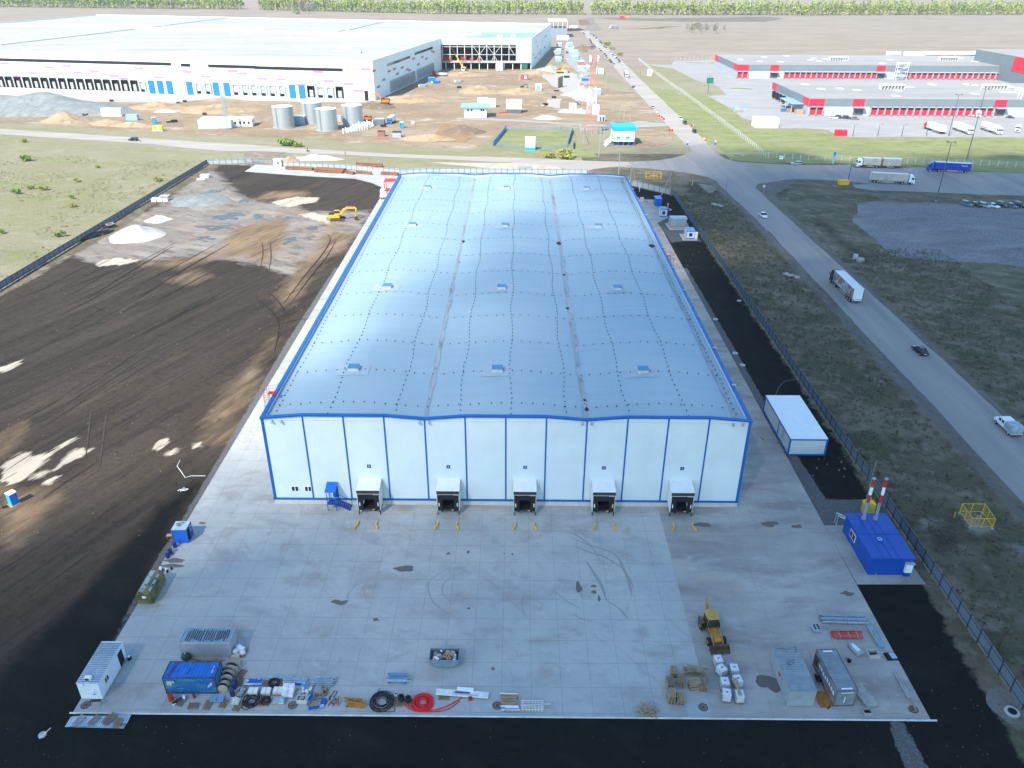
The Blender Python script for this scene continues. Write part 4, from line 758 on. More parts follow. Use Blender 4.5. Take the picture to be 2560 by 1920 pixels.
# generic yard goods ------------------------------------------------------
def pallet_mb(b,L=1.2,Wd=.8,z=0,M=None):
 for k in range(3):y=-Wd/2+.05+k*(Wd-.1)/2;b.cb((0,y,z+.05),(L,.1,.1),0,0,M)
 for k in range(7):x=-L/2+.06+k*(L-.12)/6;b.cb((x,0,z+.122),(.1,Wd,.022),0,0,M)
 return b
def mk_pallet():
 t=thing('pallet','empty wooden pallet on the yard','pallet');b=MB()
 for k in range(3):y=-.35+k*.35;b.cb((0,y,.05),(1.2,.1,.1))
 b.build('runner',m_woodd,t);b=MB()
 for k in range(7):b.cb((-.54+k*.18,0,.115),(.11,.8,.025))
 b.build('deck',m_woodd,t);return t
pallet=once(mk_pallet)
for f,x,y,r,lab in[(d2,1370,930,1.35,'empty slatted pallet beside the cable reels, upper of two'),(d2,1350,1060,1.35,'empty slatted pallet beside the cable reels, lower of two'),(d2,600,1440,0,'pallet with a blue scrap lying alone in front of the blue container'),(d2,830,1425,1.5,'grey pallet left of the leaning blue sheet'),(d2,1085,1400,1.4,'dark pallet stuck out under the right end of the blue sheet'),(d2,1300,1450,1.4,'pallet under the tangle of white strips'),(d4,640,960,0,'pallet under the small white bucket'),(d4,660,1050,0,'pallet between the black coil and the tyres'),(d4,830,1020,0,'pallet under the two stacked tyres'),(d4,1340,950,0,'pallet peeking out under the long white panels'),(d3,560,680,0,'pallet under the smaller black coil'),(d3,640,340,0,'pallet left under the coil by the profiles'),(d3,870,340,0,'pallet right of the coil by the profiles'),(d2,410,1370,1.3,'pallet with litter in front of the blue container'),(n4,105,785,1.0,'pallet leaning at the white annex building')]:
 pallet(f(x,y,PZ),r,lab,group='loose pallets on the yard')
def mk_reel():
 t=thing('cable_reel','wooden cable reel standing on its rim','cable reel')
 for s in(-1,1):MB().axle((0,s*.32,.68),.07,.68,'Y',22).build('flange',mat('reel_wood',(.36,.33,.26),.85,0,.2,3),t)
 MB().axle((0,0,.68),.56,.42,'Y',18).build('cable_drum',m_hose,t);return t
reel=once(mk_reel)
for k,(x,y,s,lab)in enumerate([(1080,1185,.85,'cable reel at the front of the row, pale round flange showing'),(1110,1110,.9,'cable reel second from the front of the row'),(1150,1040,1.1,'cable reel third from the front of the row'),(1180,960,1.1,'cable reel in the middle of the row beside the blue container'),(1230,900,1.15,'tall cable reel near the back of the row'),(1275,850,.6,'small dark cable reel at the back end of the row')]):
 reel(d2(x,y,PZ),rad(8),lab,scale=(s,s,s),group='cable reels beside the blue container')
def mk_barrel():
 t=thing('barrel','dark blue barrel','barrel');b=MB();b.tube([(0,0,0),(0,0,.28),(0,0,.3),(0,0,.32),(0,0,.58),(0,0,.6),(0,0,.62),(0,0,.88)],[.28,.285,.3,.285,.285,.3,.285,.28],16);b.build('drum',m_barrel,t)
 MB().cyl(0,0,.882,.9,.27,16).build('lid',mat('barrel_lid',(.04,.05,.12),.5),t);return t
barrel=once(mk_barrel)
for f,x,y,lab in[(d2,1265,1080,'dark blue barrel behind the pale lidded one beside the cable reels'),(d2,1250,1150,'barrel with a pale lid between two blue ones beside the reels'),(d2,1225,1265,'dark blue barrel nearest the yard edge beside the reels'),(d8,765,725,'glossy blue barrel with a white band at the soil edge'),(d8,810,660,'grey-blue barrel with a brown lid behind the banded barrel'),(d8,880,560,'dark blue barrel standing close behind the small blue cabin')]:
 barrel(f(x,y,PZ),0,lab,group='barrels round the yard')
t=barrel(d2(245,1340,PZ),0,'red open barrel at the left corner of the blue container',mats={'drum':m_red,'lid':mat('rusty_inside',(.18,.07,.02),.9)},group='barrels round the yard')
t=barrel(d2(610,1300,PZ),0,'narrow brown-red canister leaning at the blue container',mats={'drum':mat('brown_red',(.22,.05,.035),.6)},scale=(.6,.6,.8),group='barrels round the yard')
def coil(f,x,y,r,m,label,cat='coil',n=9,tails=(),th=.035,seed=1,h=.3,name='hose_coil',inner=.45):
 p=f(x,y,PZ);t=thing(name,label,cat,p);R_=random.Random(seed);b=MB();pts=[]
 for i in range(n*18):
  a=2*math.pi*i/18;rr=r*(inner+(1-inner)*((i*7)%(n*18))/(n*18))*(1+.05*math.sin(a*.37+seed));rr=r*(inner+(1-inner)*(i/(n*18)))*(1+.04*math.sin(a*.31));pts.append((rr*math.cos(a),rr*math.sin(a),th+h*(.5+.5*math.sin(a*.23+seed))))
 b.tube(pts,th,6)
 for k in range(n//2):
  o_=R_.uniform(-.12,.12)*r;rr=r*R_.uniform(inner,1);b.tube([(o_+rr*math.cos(a*.35),o_+rr*math.sin(a*.35),th+h*R_.uniform(.8,1.1)+.05*math.sin(a))for a in range(18)],th,6,close=True)
 b.build('coil',m,t)
 for tl in tails:b=MB();q_=[f(*c_,PZ)-p for c_ in tl];c=[]
 for tl in tails:
  q_=[f(*c_,PZ)-p for c_ in tl];c=[]
  for i in range(len(q_)-1):
   for j in range(6):
    t_=j/6;p0,p1,p2,p3=q_[max(i-1,0)],q_[i],q_[i+1],q_[min(i+2,len(q_)-1)]
    v=.5*((2*p1)+(p2-p0)*t_+(2*p0-5*p1+4*p2-p3)*t_*t_+(3*p1-3*p2+p3-p0)*t_**3);v.z=th+.01;c.append(v)
  v=q_[-1].copy();v.z=th+.01;c.append(v);MB().tube(c,th,6).build('tail',m,t)
 return t
coil(d2,1525,1370,1.05,m_hose,'large black cable coil in front of the white tile pallets',tails=[[(1400,1400),(1370,1470),(1430,1500),(1500,1470)]],seed=2,inner=.3)
coil(d2,1755,1365,.62,m_hose,'smaller black cable coil on a pallet',n=6,seed=3)
coil(d3,735,335,.75,m_hose,'black coil with a white reel inside, by the blue panels',n=6,seed=4)
coil(d4,430,1030,1.45,m_hose,'biggest black hose coil, beside the tyres at the yard edge',n=10,tails=[[(330,920),(370,880),(405,830)],[(300,1110),(480,1165),(620,1150),(600,1080),(560,1050)],[(290,960),(270,1050),(300,1140),(420,1160)]],seed=5,inner=.4)
coil(d4,1022,1040,1.3,m_redh,'coiled bright red hose with long curved tails at the yard edge',n=9,th=.06,h=.22,tails=[[(745,955),(780,1040),(900,1120),(1060,1150),(1250,1130),(1430,1060),(1600,960)],[(740,1050),(850,1130),(980,1162),(1200,1165),(1400,1125),(1565,1010)],[(1190,1070),(1150,1110),(1080,1140)],[(880,1030),(930,950),(1030,905)]],seed=6,inner=.35)
def tyres(f,x,y,n,lab,z0=.13):
 t=thing('tyre_stack',lab,'tyres',f(x,y,PZ+z0))
 for k in range(n):
  b=MB();b.tube([(.26*math.cos(a*math.pi/10),.26*math.sin(a*math.pi/10),.11+.22*k)for a in range(20)],.11,8,close=True);b.build('tyre',m_tyre,t)
tyres(d4,720,985,3,'left stack of black tyres beside the red hose');tyres(d4,820,1005,3,'right stack of black tyres beside the red hose')
def goods(name,label,cat,loc,parts,rz=0,group=None):
 """parts: (part name, material, [(cx, cy, cz, dx, dy, dz, rz)])"""
 t=thing(name,label,cat,loc,rz,group)
 for nm,m,bl in parts:
  b=MB()
  for q_ in bl:b.cb(q_[:3],q_[3:6],q_[6]if len(q_)>6 else 0,q_[7]if len(q_)>7 else 0)
  b.build(nm,m,t)
 return t
for x,y,w,lab in[(1560,1215,1.15,'leftmost pallet of flat white slabs'),(1765,1215,1.1,'middle pallet of flat white slabs'),(1955,1205,1.1,'cream pallet of slabs next to the white wrapped boxes')]:
 goods('slab_pallet',lab,'pallet load',d2(x,y+20,PZ),[('pallet',m_woodd,[(0,0,.07,w+.05,.85,.13)]),('slab_stack',m_cream,[(-w/4,0,.35,w/2-.03,.8,.42),(w/4,0,.35,w/2-.03,.8,.42)]),('cover',m_pack,[(-w/4,0,.575,w/2-.05,.76,.02),(w/4,0,.575,w/2-.05,.76,.02)])],0,'pallets of pale slabs')
goods('wrapped_boxes','tall white wrapped boxes stacked on a pallet','pallet load',d3(985,520,PZ),[('pallet',m_woodd,[(0,0,.07,1.35,1.25,.13)]),('box',m_pack,[(-.33,-.3,.45,.62,.6,.62),(.33,-.3,.42,.62,.6,.56),(-.33,.33,.62,.62,.6,.96),(.33,.33,.6,.62,.6,.92),(.05,.5,.98,.3,.25,.2)])])
goods('bag_pallet','pale and cyan plastic bags on a low pallet','bags',d3(815,665,PZ),[('pallet',m_wood,[(0,0,.06,1.4,.75,.12)]),('bag',m_cyan,[(.32,0,.3,.62,.62,.34)]),('pale_bag',m_film,[(-.33,0,.27,.62,.62,.28)])])
goods('sheet_stack','stack of blue and white roof trims beside the barrels','metal sheets',d3(370,330,PZ),[('bearer',m_woodd,[(0,0,.06,2.2,.9,.1)]),('blue_trim',m_bpanel,[(.1,.05,.26,1.3,.35,.06),(-.1,.35,.2,1.1,.18,.06),(.9,.1,.28,.22,.6,.06)]),('pale_trim',m_lbp,[(0,0,.17,2.2,.85,.08),(-.2,-.35,.24,1.5,.2,.06)]),('white_trim',m_wpaint,[(-.3,.2,.23,1.0,.12,.04),(-.4,-.4,.28,.9,.12,.03)])],.02)
R5=random.Random(12)
def profiles(f,x,y,L,n,label,ms,rz=0,w=.9,z=.25,name='profile_bundle'):
 t=thing(name,label,'metal profiles',f(x,y,PZ),rz)
 MB().box(-L*.35,-L*.35+.1,-w/2,w/2,0,.1).build('bearer',m_woodd,t);MB().box(L*.3,L*.3+.1,-w/2,w/2,0,.1).build('bearer',m_woodd,t)
 for i,m in enumerate(ms):
  b=MB()
  for k in range(n):xx=R5.uniform(-.15,.15)*L*.5;b.cb((xx,-w/2+w*((k*len(ms)+i)+.5)/(n*len(ms)),.13+R5.uniform(0,z)),(L*R5.uniform(.7,1),.07+w*.3/n,.06),R5.uniform(-.012,.012))
  b.build('profile',m,t)
 return t
profiles(d3,860,245,4.0,2,'long thin steel studs laid behind the coil',[m_lbp,m_steel],-.02,.4,.1)
profiles(d3,1110,310,3.0,4,'loose bright profiles in the middle of the long metal row',[m_lbp,m_wpaint,m_steel],-.02,.7)
profiles(d3,1600,320,3.2,5,'neat bundle of bluish profiles at the right end of the metal row',[m_lbp,m_steel],0,1.2,.35)
goods('panel_pair','blue and light blue panels lying in front of the profiles','panels',d3(1160,360,PZ),[('dark_panel',m_bpanel,[(-.4,.05,.15,1.3,.35,.1)]),('light_panel',mat('sky_blue_panel',(.06,.28,.62),.4),[(.7,-.05,.12,.95,.32,.1)])])
goods('debris_board','cream boards sticking out beside the wrapped boxes','boards',d3(1180,420,PZ),[('board',m_cream,[(0,0,.1,1.0,.18,.08),(-.2,.25,.06,1.1,.15,.06)])])
# bucket cluster, crate, leaning panel, scrap pallets
t=thing('canister_group','crowd of white buckets and canisters behind the leaning blue panel','buckets',d3(1290,500,PZ));R5=random.Random(31)
for k in range(11):b=MB();x,y=R5.uniform(-.6,.5),R5.uniform(-.45,.6);b.cyl(x,y,0,R5.uniform(.25,.55),R5.uniform(.12,.2),10);b.build('bucket',m_pack if k%4 else m_film,t)
t=thing('open_crate','open white crate with dark contents at the yard edge','crate',d3(1240,640,PZ));b=MB()
for q_ in((-.7,0,.3,.06,.8,.6),(.7,0,.3,.06,.8,.6),(0,-.37,.3,1.34,.06,.6),(0,.37,.3,1.34,.06,.6),(0,0,.05,1.34,.68,.05)):b.cb(q_[:3],q_[3:])
b.build('crate_side',m_cream,t);b=MB();b.blob((-.3,0,.32),.25,1,.4,3);b.blob((-.1,.1,.4),.15,1,.4,5);b.cb((.4,0,.5),(.4,.6,.08));b.build('contents',m_film,t)
MB().cb((0,0,0),(.06,1.5,1.0),rad(-12),rad(14)).build('blue_board',m_bpanel);o=COL.objects['blue_board'];o.location=d3(1360,640,PZ)+Vector((0,0,.55));tag(o,'tall blue board leaning upright beside the open crate','board')
goods('blue_sheets','blue sheets with a brown pallet thrown on top','sheets',d3(1470,700,PZ),[('sheet',m_bpanel,[(-.25,-.45,.1,1.2,.5,.05,.25),(.15,.5,.14,1.2,.45,.05,.25),(.65,.1,.1,.5,1.3,.06,-.15)]),('board',m_wood,[(-.1,0,.25,1.1,.22,.05,.22),(-.08,.28,.25,1.1,.22,.05,.22),(-.12,-.28,.25,1.1,.22,.05,.22)]),('pale_board',m_lbp,[(.65,-.3,.16,.45,.45,.04,-.15)])])
t=thing('debris_box','wooden box full of brown scrap under a torn grey sheet','box',d3(1545,505,PZ));b=MB()
for q_ in((-.62,0,.25,.05,.9,.5),(.62,0,.25,.05,.9,.5),(0,-.43,.25,1.2,.05,.5),(0,.43,.25,1.2,.05,.5)):b.cb(q_[:3],q_[3:])
b.build('box_side',m_woodd,t);b=MB()
for k in range(8):b.blob((R5.uniform(-.5,.5),R5.uniform(-.3,.3),.4),.16,1,.5,k)
b.build('scrap',m_card,t);MB().cb((-.3,0,.6),(.7,1.0,.04),.1,.3).build('torn_sheet',m_conb,t)
t=thing('metal_frame','dark steel frame with a brown drum lying inside','frame',d3(1720,600,PZ));b=MB();b.tube([(-.6,-1,.05),(.1,1,.05),(.5,1,.05),(-.15,-1,.05)],.035,4);b.build('frame_bar',m_dark,t);MB().blob((-.1,0,.2),.2,1,.1,1,(1,1.3,.8)).build('drum',m_rust,t)
t=thing('scrap_pallet','pallet of grey blocks with reddish pipes','pallet load',d3(1795,680,PZ));b=MB()
for k in range(10):b.cb((R5.uniform(-.5,.5),R5.uniform(-.45,.45),.16),(.24,.24,.3),R5.uniform(0,1))
b.build('block',m_conb,t);b=MB();b.tube([(.15,-.5,.36),(.25,.7,.36)],.08,8);b.tube([(-.45,-.4,.34),(-.4,.1,.34)],.08,8);b.build('pipe',mat('reddish_pipe',(.36,.10,.07),.6),t);MB().cyl(-.45,.35,0,.5,.18,12).build('bucket',m_conb,t)
t=thing('beam_pile','pile of orange-brown timber formwork beams','beams',d4(30,1050,PZ));R5=random.Random(17)
for k in range(8):MB().cb((R5.uniform(-.3,.5),-.4+.12*k,.1+.09*(k%4)),(2.1,.2,.1),rad(-6*k%30-24 if k%2 else-3)).build('beam',m_orange,t)
# skip
t=thing('skip','grey-blue open skip heaped with cardboard and rubbish','skip',d4(1350,440,PZ));m_skip=mat('skip_paint',(.15,.22,.27),.5,.1,.2,1.5)
lw,w=1.75,.92
for s in(-1,1):MB().prism([(-lw,1.3),(-lw,.85),(-.95,.15),(.95,.15),(lw,.85),(lw,1.3)],s*w-.04,s*w+.04,'XZ').build('side',m_skip,t)
for s in(-1,1):
 b=MB();b.add([(s*lw,-w+.04,1.3),(s*lw,w-.04,1.3),(s*lw,w-.04,.85),(s*lw,-w+.04,.85),(s*(lw-.06),-w+.04,1.3),(s*(lw-.06),w-.04,1.3),(s*(lw-.06),w-.04,.88),(s*(lw-.06),-w+.04,.88)],[(0,1,2,3),(7,6,5,4),(0,4,5,1)]);b.add([(s*lw,-w+.04,.85),(s*lw,w-.04,.85),(s*.95,w-.04,.15),(s*.95,-w+.04,.15)],[(0,1,2,3)]);b.build('end',m_skip,t)
MB().box(-.95,.95,-w+.045,w-.045,.15,.2).build('floor',m_skip,t)
b=MB();b.tube([(-lw,-w,1.32),(lw,-w,1.32),(lw,w,1.32),(-lw,w,1.32)],.05,6,close=True);b.build('rim',m_skip,t)
for x in(-1,.7):MB().axle((x,-.5,.1),.2,.1,'X',10).build('wheel',m_dark,t)
rb=thing('rubbish','heap of cardboard boxes, paper and film inside the skip','rubbish',d4(1350,440,PZ));R5=random.Random(21)
for nm,m,n in(('cardboard',m_card,16),('paper',m_pack,7),('film',m_film,10),('timber',m_wood,7)):
 b=MB()
 for k in range(n):s=R5.uniform(.2,.5);b.cb((R5.uniform(-1.3,1.35),R5.uniform(-.65,.65),R5.uniform(.8,1.35)),(s*(2 if nm=='timber' else 1.2),s*(.3 if nm=='timber' else .8),s*.35),R5.uniform(0,3),R5.uniform(-.6,.6))
 b.build(nm,m,rb)
t=profiles(d4,670,690,3.0,4,'tidy stack of light blue metal sheets left of the skip',[m_lbp,mat('soft_blue_sheet',(.10,.25,.45),.4,.2)],0,1.35,.3,'sheet_stack')
t=thing('panel_stack','long white corrugated panels with white wrap and navy strip on top','panels',d4(1605,915,PZ),-.075);b=MB()
for k in range(6):b.cb((0,-.36+.14*k,.28),(6.1,.11,.08))
b.box(-3.05,3.05,-.42,.42,.2,.25);b.build('panel',m_pack,t);MB().cb((.3,.45,.42),(1.9,.42,.22)).build('wrapped_roll',m_wpaint,t);MB().cb((0,.05,.36),(1.7,.16,.06)).build('navy_strip',mat('navy_strip',(.015,.03,.20),.5),t);MB().cb((.4,-.2,.36),(3.0,.1,.05),-.06).build('blue_strip',m_lbp,t);MB().box(-2.2,-2.0,-.4,.4,0,.2).build('bearer',m_wood,t);MB().box(1.8,2.0,-.4,.4,0,.2).build('bearer',m_wood,t)
goods('red_can','small dark red can beside the long white panels','can',d4(1720,985,PZ),[('can_body',m_red,[(0,0,.18,.38,.35,.36)]),('handle',m_dark,[(0,0,.39,.25,.05,.05)])])
goods('bucket','small white bucket on a pallet by the tyres','bucket',d4(638,925,PZ+.13),[('pail',m_pack,[(0,0,.15,.26,.26,.3),(0,0,.15,.26,.26,.3,.78)])])
# timber stack, blue bundle, lattice trestles, timber heap
t=thing('timber_stack','neat low stack of pale boards at the yard edge','timber',d5(225,880,PZ))
for k in range(9):MB().cb((R5.uniform(-.08,.08),-.75+.19*k,.12+.12*(k%2)),(1.9,.16,.12),R5.uniform(-.06,.06)).build('board',m_wood,t)
MB().tube([(-1.1,.72,.35),(.95,.62,.35)],.05,6).build('white_pipe',m_wpaint,t)
profiles(d5,240,995,2.2,4,'pale blue bundle of profiles beside the white trestles',[m_lbp,m_wpaint],0,.7,.3)
t=thing('trestle_stack','stack of white lattice trestles with a grey pipe across','trestles',d5(520,965,PZ));b=MB()
for k in range(7):x=-1.1+.36*k;b.tube([(x,-.75,.2),(x,.75,.2)],.035,5)
for k in range(6):y=-.6+.25*k;b.tube([(-1.3,y,.28),(1.3,y,.28)],.035,5)
b.build('lattice',m_wpaint,t);b=MB()
for k in range(9):b.cb((R5.uniform(-1,1),R5.uniform(-.6,.6),.1),(.3,.06,.18),R5.uniform(0,3))
b.build('offcut',m_wood,t);MB().tube([(-1.4,-.1,.42),(2.1,.12,.42)],.09,8).build('pipe',m_grey,t)
t=thing('timber_heap','tangled heap of pale sawn sticks spilling over the kerb','timber',d5(1975,1020,PZ));R5=random.Random(5)
for k in range(30):
 a=R5.uniform(-1.2,1.2);MB().cb((R5.uniform(-.7,.7),R5.uniform(-.5,.5),.1+R5.uniform(0,.35)),(R5.uniform(1.0,2.0),.09,.06),a,R5.uniform(-.15,.15)).build('stick',m_wood,t)
 # drains
def mk_drain():
 t=thing('drain_cover','round drain cover in the slab','drain cover');b=MB();b.tube([(.4*math.cos(a*math.pi/12),.4*math.sin(a*math.pi/12),.012)for a in range(24)],.04,4,close=True)
 for a in range(14):b.cb((.26*math.cos(a*math.pi/7),.26*math.sin(a*math.pi/7),.012),(.2,.05,.02),a*math.pi/7)
 b.cyl(0,0,.0,.022,.12,12);b.build('grate',m_rust,t);return t
drain=once(mk_drain)
for f,x,y,lab in[(d3,1050,715,'round spoked drain cover below the open crate'),(d4,2110,1070,'round spoked drain cover left of the pale board stack'),(d6,612,1495,'round spoked drain cover in front of the pallet stacks'),(d1,355,1232,'round spoked drain cover before the white corner cabin'),(e2,365,1020,'round cover at the right corner of the yard'),(n4,1265,0,''),]:
 if lab:drain(f(x,y,PZ+.008),0,lab,scale=(1.25,1.25,1),group='round drain covers')
 # left corner: workbench, metal sheets with boards
t=thing('work_table','low dark work table by the white corner cabin','table',d1(510,1235,PZ),.08);MB().box(-.6,.6,-.15,.2,.72,.76).build('table_top',m_rust,t)
for x in(-.5,.5):
 for y in(-.1,.15):MB().tube([(x,y,.72),(x*1.05,y*1.3,0)],.02,4).build('leg',m_dark,t)
t=thing('roof_sheet_stack','shiny corrugated sheets stacked off the yard corner','metal sheets',d1(550,1470,.02),.0);m_shiny=ribs(mat('shiny_sheet',(.40,.47,.54),.22,.75,.1,1),'X',.22,.03)
for k in range(3):MB().cb((.05*k-.2,.06*k-.1,.08+.06*k),(6.6-.5*k,1.35,.05),-.02+.02*k).build('sheet',m_shiny,t)
MB().cb((2.2,.25,.26),(2.1,1.2,.04),.04).build('sheet',m_shiny,t)
for x,r,m in[(260,1.2,m_conb),(470,1.15,mat('pinkish_plank',(.30,.20,.17),.8))]:
 t=thing('plank_bundle','grey planks lying across the left of the shiny sheets' if x==260 else 'pinkish planks lying across the middle of the shiny sheets','planks',d1(x,1440,.28),r)
 for k in range(4):MB().cb((0,-.27+.18*k,.03),(1.35,.12,.1)).build('plank',m,t)
pallet(d1(665,1430,.3),1.3,'pallet with clear film on the shiny sheets',group='loose pallets on the yard');pallet(d1(800,1480,.3),1.75,'pale pallet on the right end of the shiny sheets',group='loose pallets on the yard')
pallet(e2(60,0,PZ)if False else d1(700,1410,.42),1.0,'tilted thin pallet overlapping another on the shiny sheets',group='loose pallets on the yard')
# things between the containers
t=thing('gas_tank','dark green rounded tank between the silver and blue containers','tank',d2(490,700,PZ));b=MB();b.blob((0,0,.55),.55,2,.02,1,(1.1,.9,1));b.build('tank_shell',mat('dark_green',(.012,.06,.05),.4),t,smooth=True);MB().cyl(0,0,1.0,1.15,.12,10).build('valve',m_steel,t)
t=thing('sack_pile','big white sacks piled on a pallet behind the containers','sacks',d2(1325,610,PZ));pm_=MB().cb((.1,.1,.06),(1.5,1.2,.12)).build('pallet',m_woodd,t)
for x,y,z,s in[(-.3,.0,.5,.42),(.3,.35,.55,.42),(.5,-.1,.45,.4),(-.05,.45,.75,.4),(-.3,-.3,.8,.3)]:MB().blob((x,y,z),s,2,.12,x*9,(1,.9,1)).build('sack',mat('white_sack',(.66,.68,.70),.7,0,.1,3),t,smooth=True)
MB().cb((-.2,-.55,.25),(.9,.55,.5),.05).build('box',m_cream,t)
goods('blue_sheet','light blue sheet propped over pallets below the reels','sheet',d2(975,1350,PZ),[('sheet',mat('pale_blue_sheet',(.16,.33,.50),.4),[(0,.1,.28,1.5,.95,.03,.1,.08)]),('stone',m_conb,[(-.15,-.2,.42,.25,.5,.2,.3)])])
t=thing('strip_tangle','tangle of white plastic strips on a pallet','strips',d2(1275,1370,PZ+.13));b=MB()
for k in range(14):b.cb((R5.uniform(-.25,.25),R5.uniform(-.25,.25),.2+.02*k),(.75,.05,.03),R5.uniform(0,3))
b.build('strip',m_wpaint,t);MB().cb((0,0,.08),(.85,.75,.16)).build('block',m_cream,t)
goods('tool_heap','heap of tools and a white can before the blue container','tools',d2(390,1350,PZ+.05),[('dark_tool',m_dark,[(-.5,-.3,.15,.55,.3,.15,.8)]),('red_tool',m_rust,[(-.15,0,.2,.5,.3,.2,.5)]),('blue_tool',m_bpanel,[(.2,.2,.2,.3,.3,.25,.4)]),('white_can',m_wpaint,[(.4,.2,.3,.25,.2,.4,.1),(-.55,-.5,.1,.3,.2,.15,.9)])],.1)
t=thing('debris_pile','film-wrapped odds and ends between the reels and the slab pallets','scrap',d2(1350,1230,PZ));b=MB()
for k in range(10):b.blob((R5.uniform(-.4,.4),R5.uniform(-.4,.4),.25),.17,1,.5,k)
b.build('scrap',m_film,t);MB().cb((0,0,.07),(1.1,1.2,.12)).build('pallet',m_woodd,t);b=MB();b.cb((-.3,-.3,.3),(.3,.3,.3));b.cb((.35,.5,.3),(.25,.25,.25));b.build('box',m_orange,t)
t=thing('planks','loose planks and boards squeezed between the two left containers','planks',d2(800,722,PZ))
for k in range(9):MB().cb((R5.uniform(-1.6,1.6),R5.uniform(-.15,.15),.06+.04*k),(R5.uniform(.8,1.8),.14,.05),R5.uniform(-.5,.5)).build('plank',m_woodd if k%2 else m_wood,t)
t=thing('spray_stand','thin black stand with a white foot near the reels','stand',d2(1385,830,PZ));b=MB();b.tube([(0,0,.1),(-.1,.1,1.1)],.025,5);b.build('pole',m_dark,t);b=MB();b.tube([(.14*math.cos(a),.14*math.sin(a),1.12)for a in[i*.7 for i in range(9)]],.02,4,close=True);b.build('ring',m_dark,t);b=MB();b.cb((0,0,.05),(.35,.1,.08));b.cb((0,0,.05),(.1,.35,.08));b.build('foot',m_wpaint,t)
t=thing('lantern_box','small white-topped box by the right wall of the corner cabin','box',d1(965,600,PZ));MB().cb((0,0,.25),(.35,.4,.5)).build('case',m_dark,t);MB().cb((0,0,.52),(.3,.35,.04)).build('lid',m_wpaint,t)
# right side: pallet stacks, tanks, cabins
def stack_(f,x,y,n,rz,lab):
 t=thing('pallet_stack',lab,'pallet stack',f(x,y,PZ),rz,'stacks of pallets');R_=random.Random(int(x+y))
 for k in range(n):
  b=MB();pallet_mb(b,1.2,.8,.145*k,X4(R_.uniform(-.04,.04),R_.uniform(-.04,.04),0,R_.uniform(-.05,.05)));b.build('pallet',m_wood if k%3 else m_woodd,t)
stack_(d6,190,1400,9,rad(90),'tall pallet stack at the front left of the pallet yard');stack_(d6,310,1410,6,rad(90),'lower pallet stack right beside the front left one');stack_(d6,175,1215,7,rad(92),'pallet stack behind the front left one')
stack_(d6,320,1190,7,rad(78),'pallet stack turned askew in the middle of the left group');stack_(d6,225,1060,5,rad(85),'short pallet stack at the back of the left group');stack_(d6,490,1240,9,rad(10),'wide pallet stack in the right heap');stack_(d6,600,1240,6,rad(95),'pallet stack under loose boards at the right of the heap')
t=thing('board_pile','loose weathered boards thrown across the right pallet heap','boards',d6(510,1080,PZ));R5=random.Random(77)
for k in range(22):MB().cb((R5.uniform(-.6,.6),R5.uniform(-.3,.5),.15+.045*k),(R5.uniform(1.2,2.2),.14,.04),R5.uniform(-.35,.1)).build('board',m_woodd if k%2 else m_wood,t)
t=thing('board_pile','planks and an upright board laid over the pallets right of the heap','boards',d6(590,1180,PZ+1.0),1.4)
for k in range(3):MB().cb((0,-.3+.3*k,.05+.03*k),(1.3,.18,.04),R5.uniform(-.1,.1)).build('board',m_woodd,t)
m_ibc=mat('white_plastic_tank',(.66,.70,.74),.4,0,.06,1);
def mk_ibc():
 t=thing('ibc_tank','white caged liquid tank','liquid tank');MB().cb((0,0,.66),(1.1,.92,.98)).build('bottle',m_ibc,t,bevel=.08)
 b=MB()
 for z in(.25,.48,.72,.96,1.16):b.tube([(-.59,-.49,z),(.59,-.49,z),(.59,.49,z),(-.59,.49,z)],.016,4,close=True)
 for k in range(6):
  x=-.55+.22*k
  for y in(-.49,.49):b.tube([(x,y,.15),(x,y,1.17)],.014,4)
 for k in range(5):
  y=-.44+.22*k
  for x in(-.59,.59):b.tube([(x,y,.15),(x,y,1.17)],.014,4)
 b.tube([(-.59,-.18,1.18),(.59,-.18,1.18)],.018,4);b.tube([(-.59,.18,1.18),(.59,.18,1.18)],.018,4);b.build('cage',m_steel,t)
 MB().cyl(0,0,1.15,1.2,.11,12).build('cap',mat('orange_cap',(.50,.09,.05),.5),t);MB().cb((0,0,.07),(1.2,1.0,.13)).build('pallet',m_woodd,t);return t
ibc=once(mk_ibc)
for x,y,r,lab in[(795,945,1.7,'greyed caged tank with straps nearest the digger'),(840,1065,2.1,'white caged tank turned askew with black marks on top'),(1000,1060,1.57,'white caged tank with orange cap standing alone on the right'),(880,1235,1.57,'white caged tank with red cap behind the dark-capped one'),(905,1385,1.4,'front left white caged tank with black cap'),(1045,1205,1.75,'white caged tank under the plank bundle'),(1070,1400,1.57,'front right white caged tank with bolts on its lid')]:
 ibc(d6(x,y,PZ),r,lab,group='caged white liquid tanks')
goods('plank_bundle','brown planks lying across two caged tanks','planks',d6(1050,1230,PZ+1.25),[('plank',m_wood,[(0,.1,.04,.26,2.6,.06,.12),(.2,.6,.05,.2,1.2,.06,.12),(0,-1.0,.08,.3,.5,.08)])])
c=cabin(6.4,3.0,2.55,mat('dull_silver',(.28,.32,.34),.5,.1,.12,.6),ribs(mat('dull_ribbed_roof',(.20,.24,.27),.5,.1,.15,.8),'X',.25,.03),'wide silver-grey site cabin with ribbed roof and a red patch on its wall');c.location=(34.05,-34.2,PZ);c.rotation_euler.z=rad(91.5)
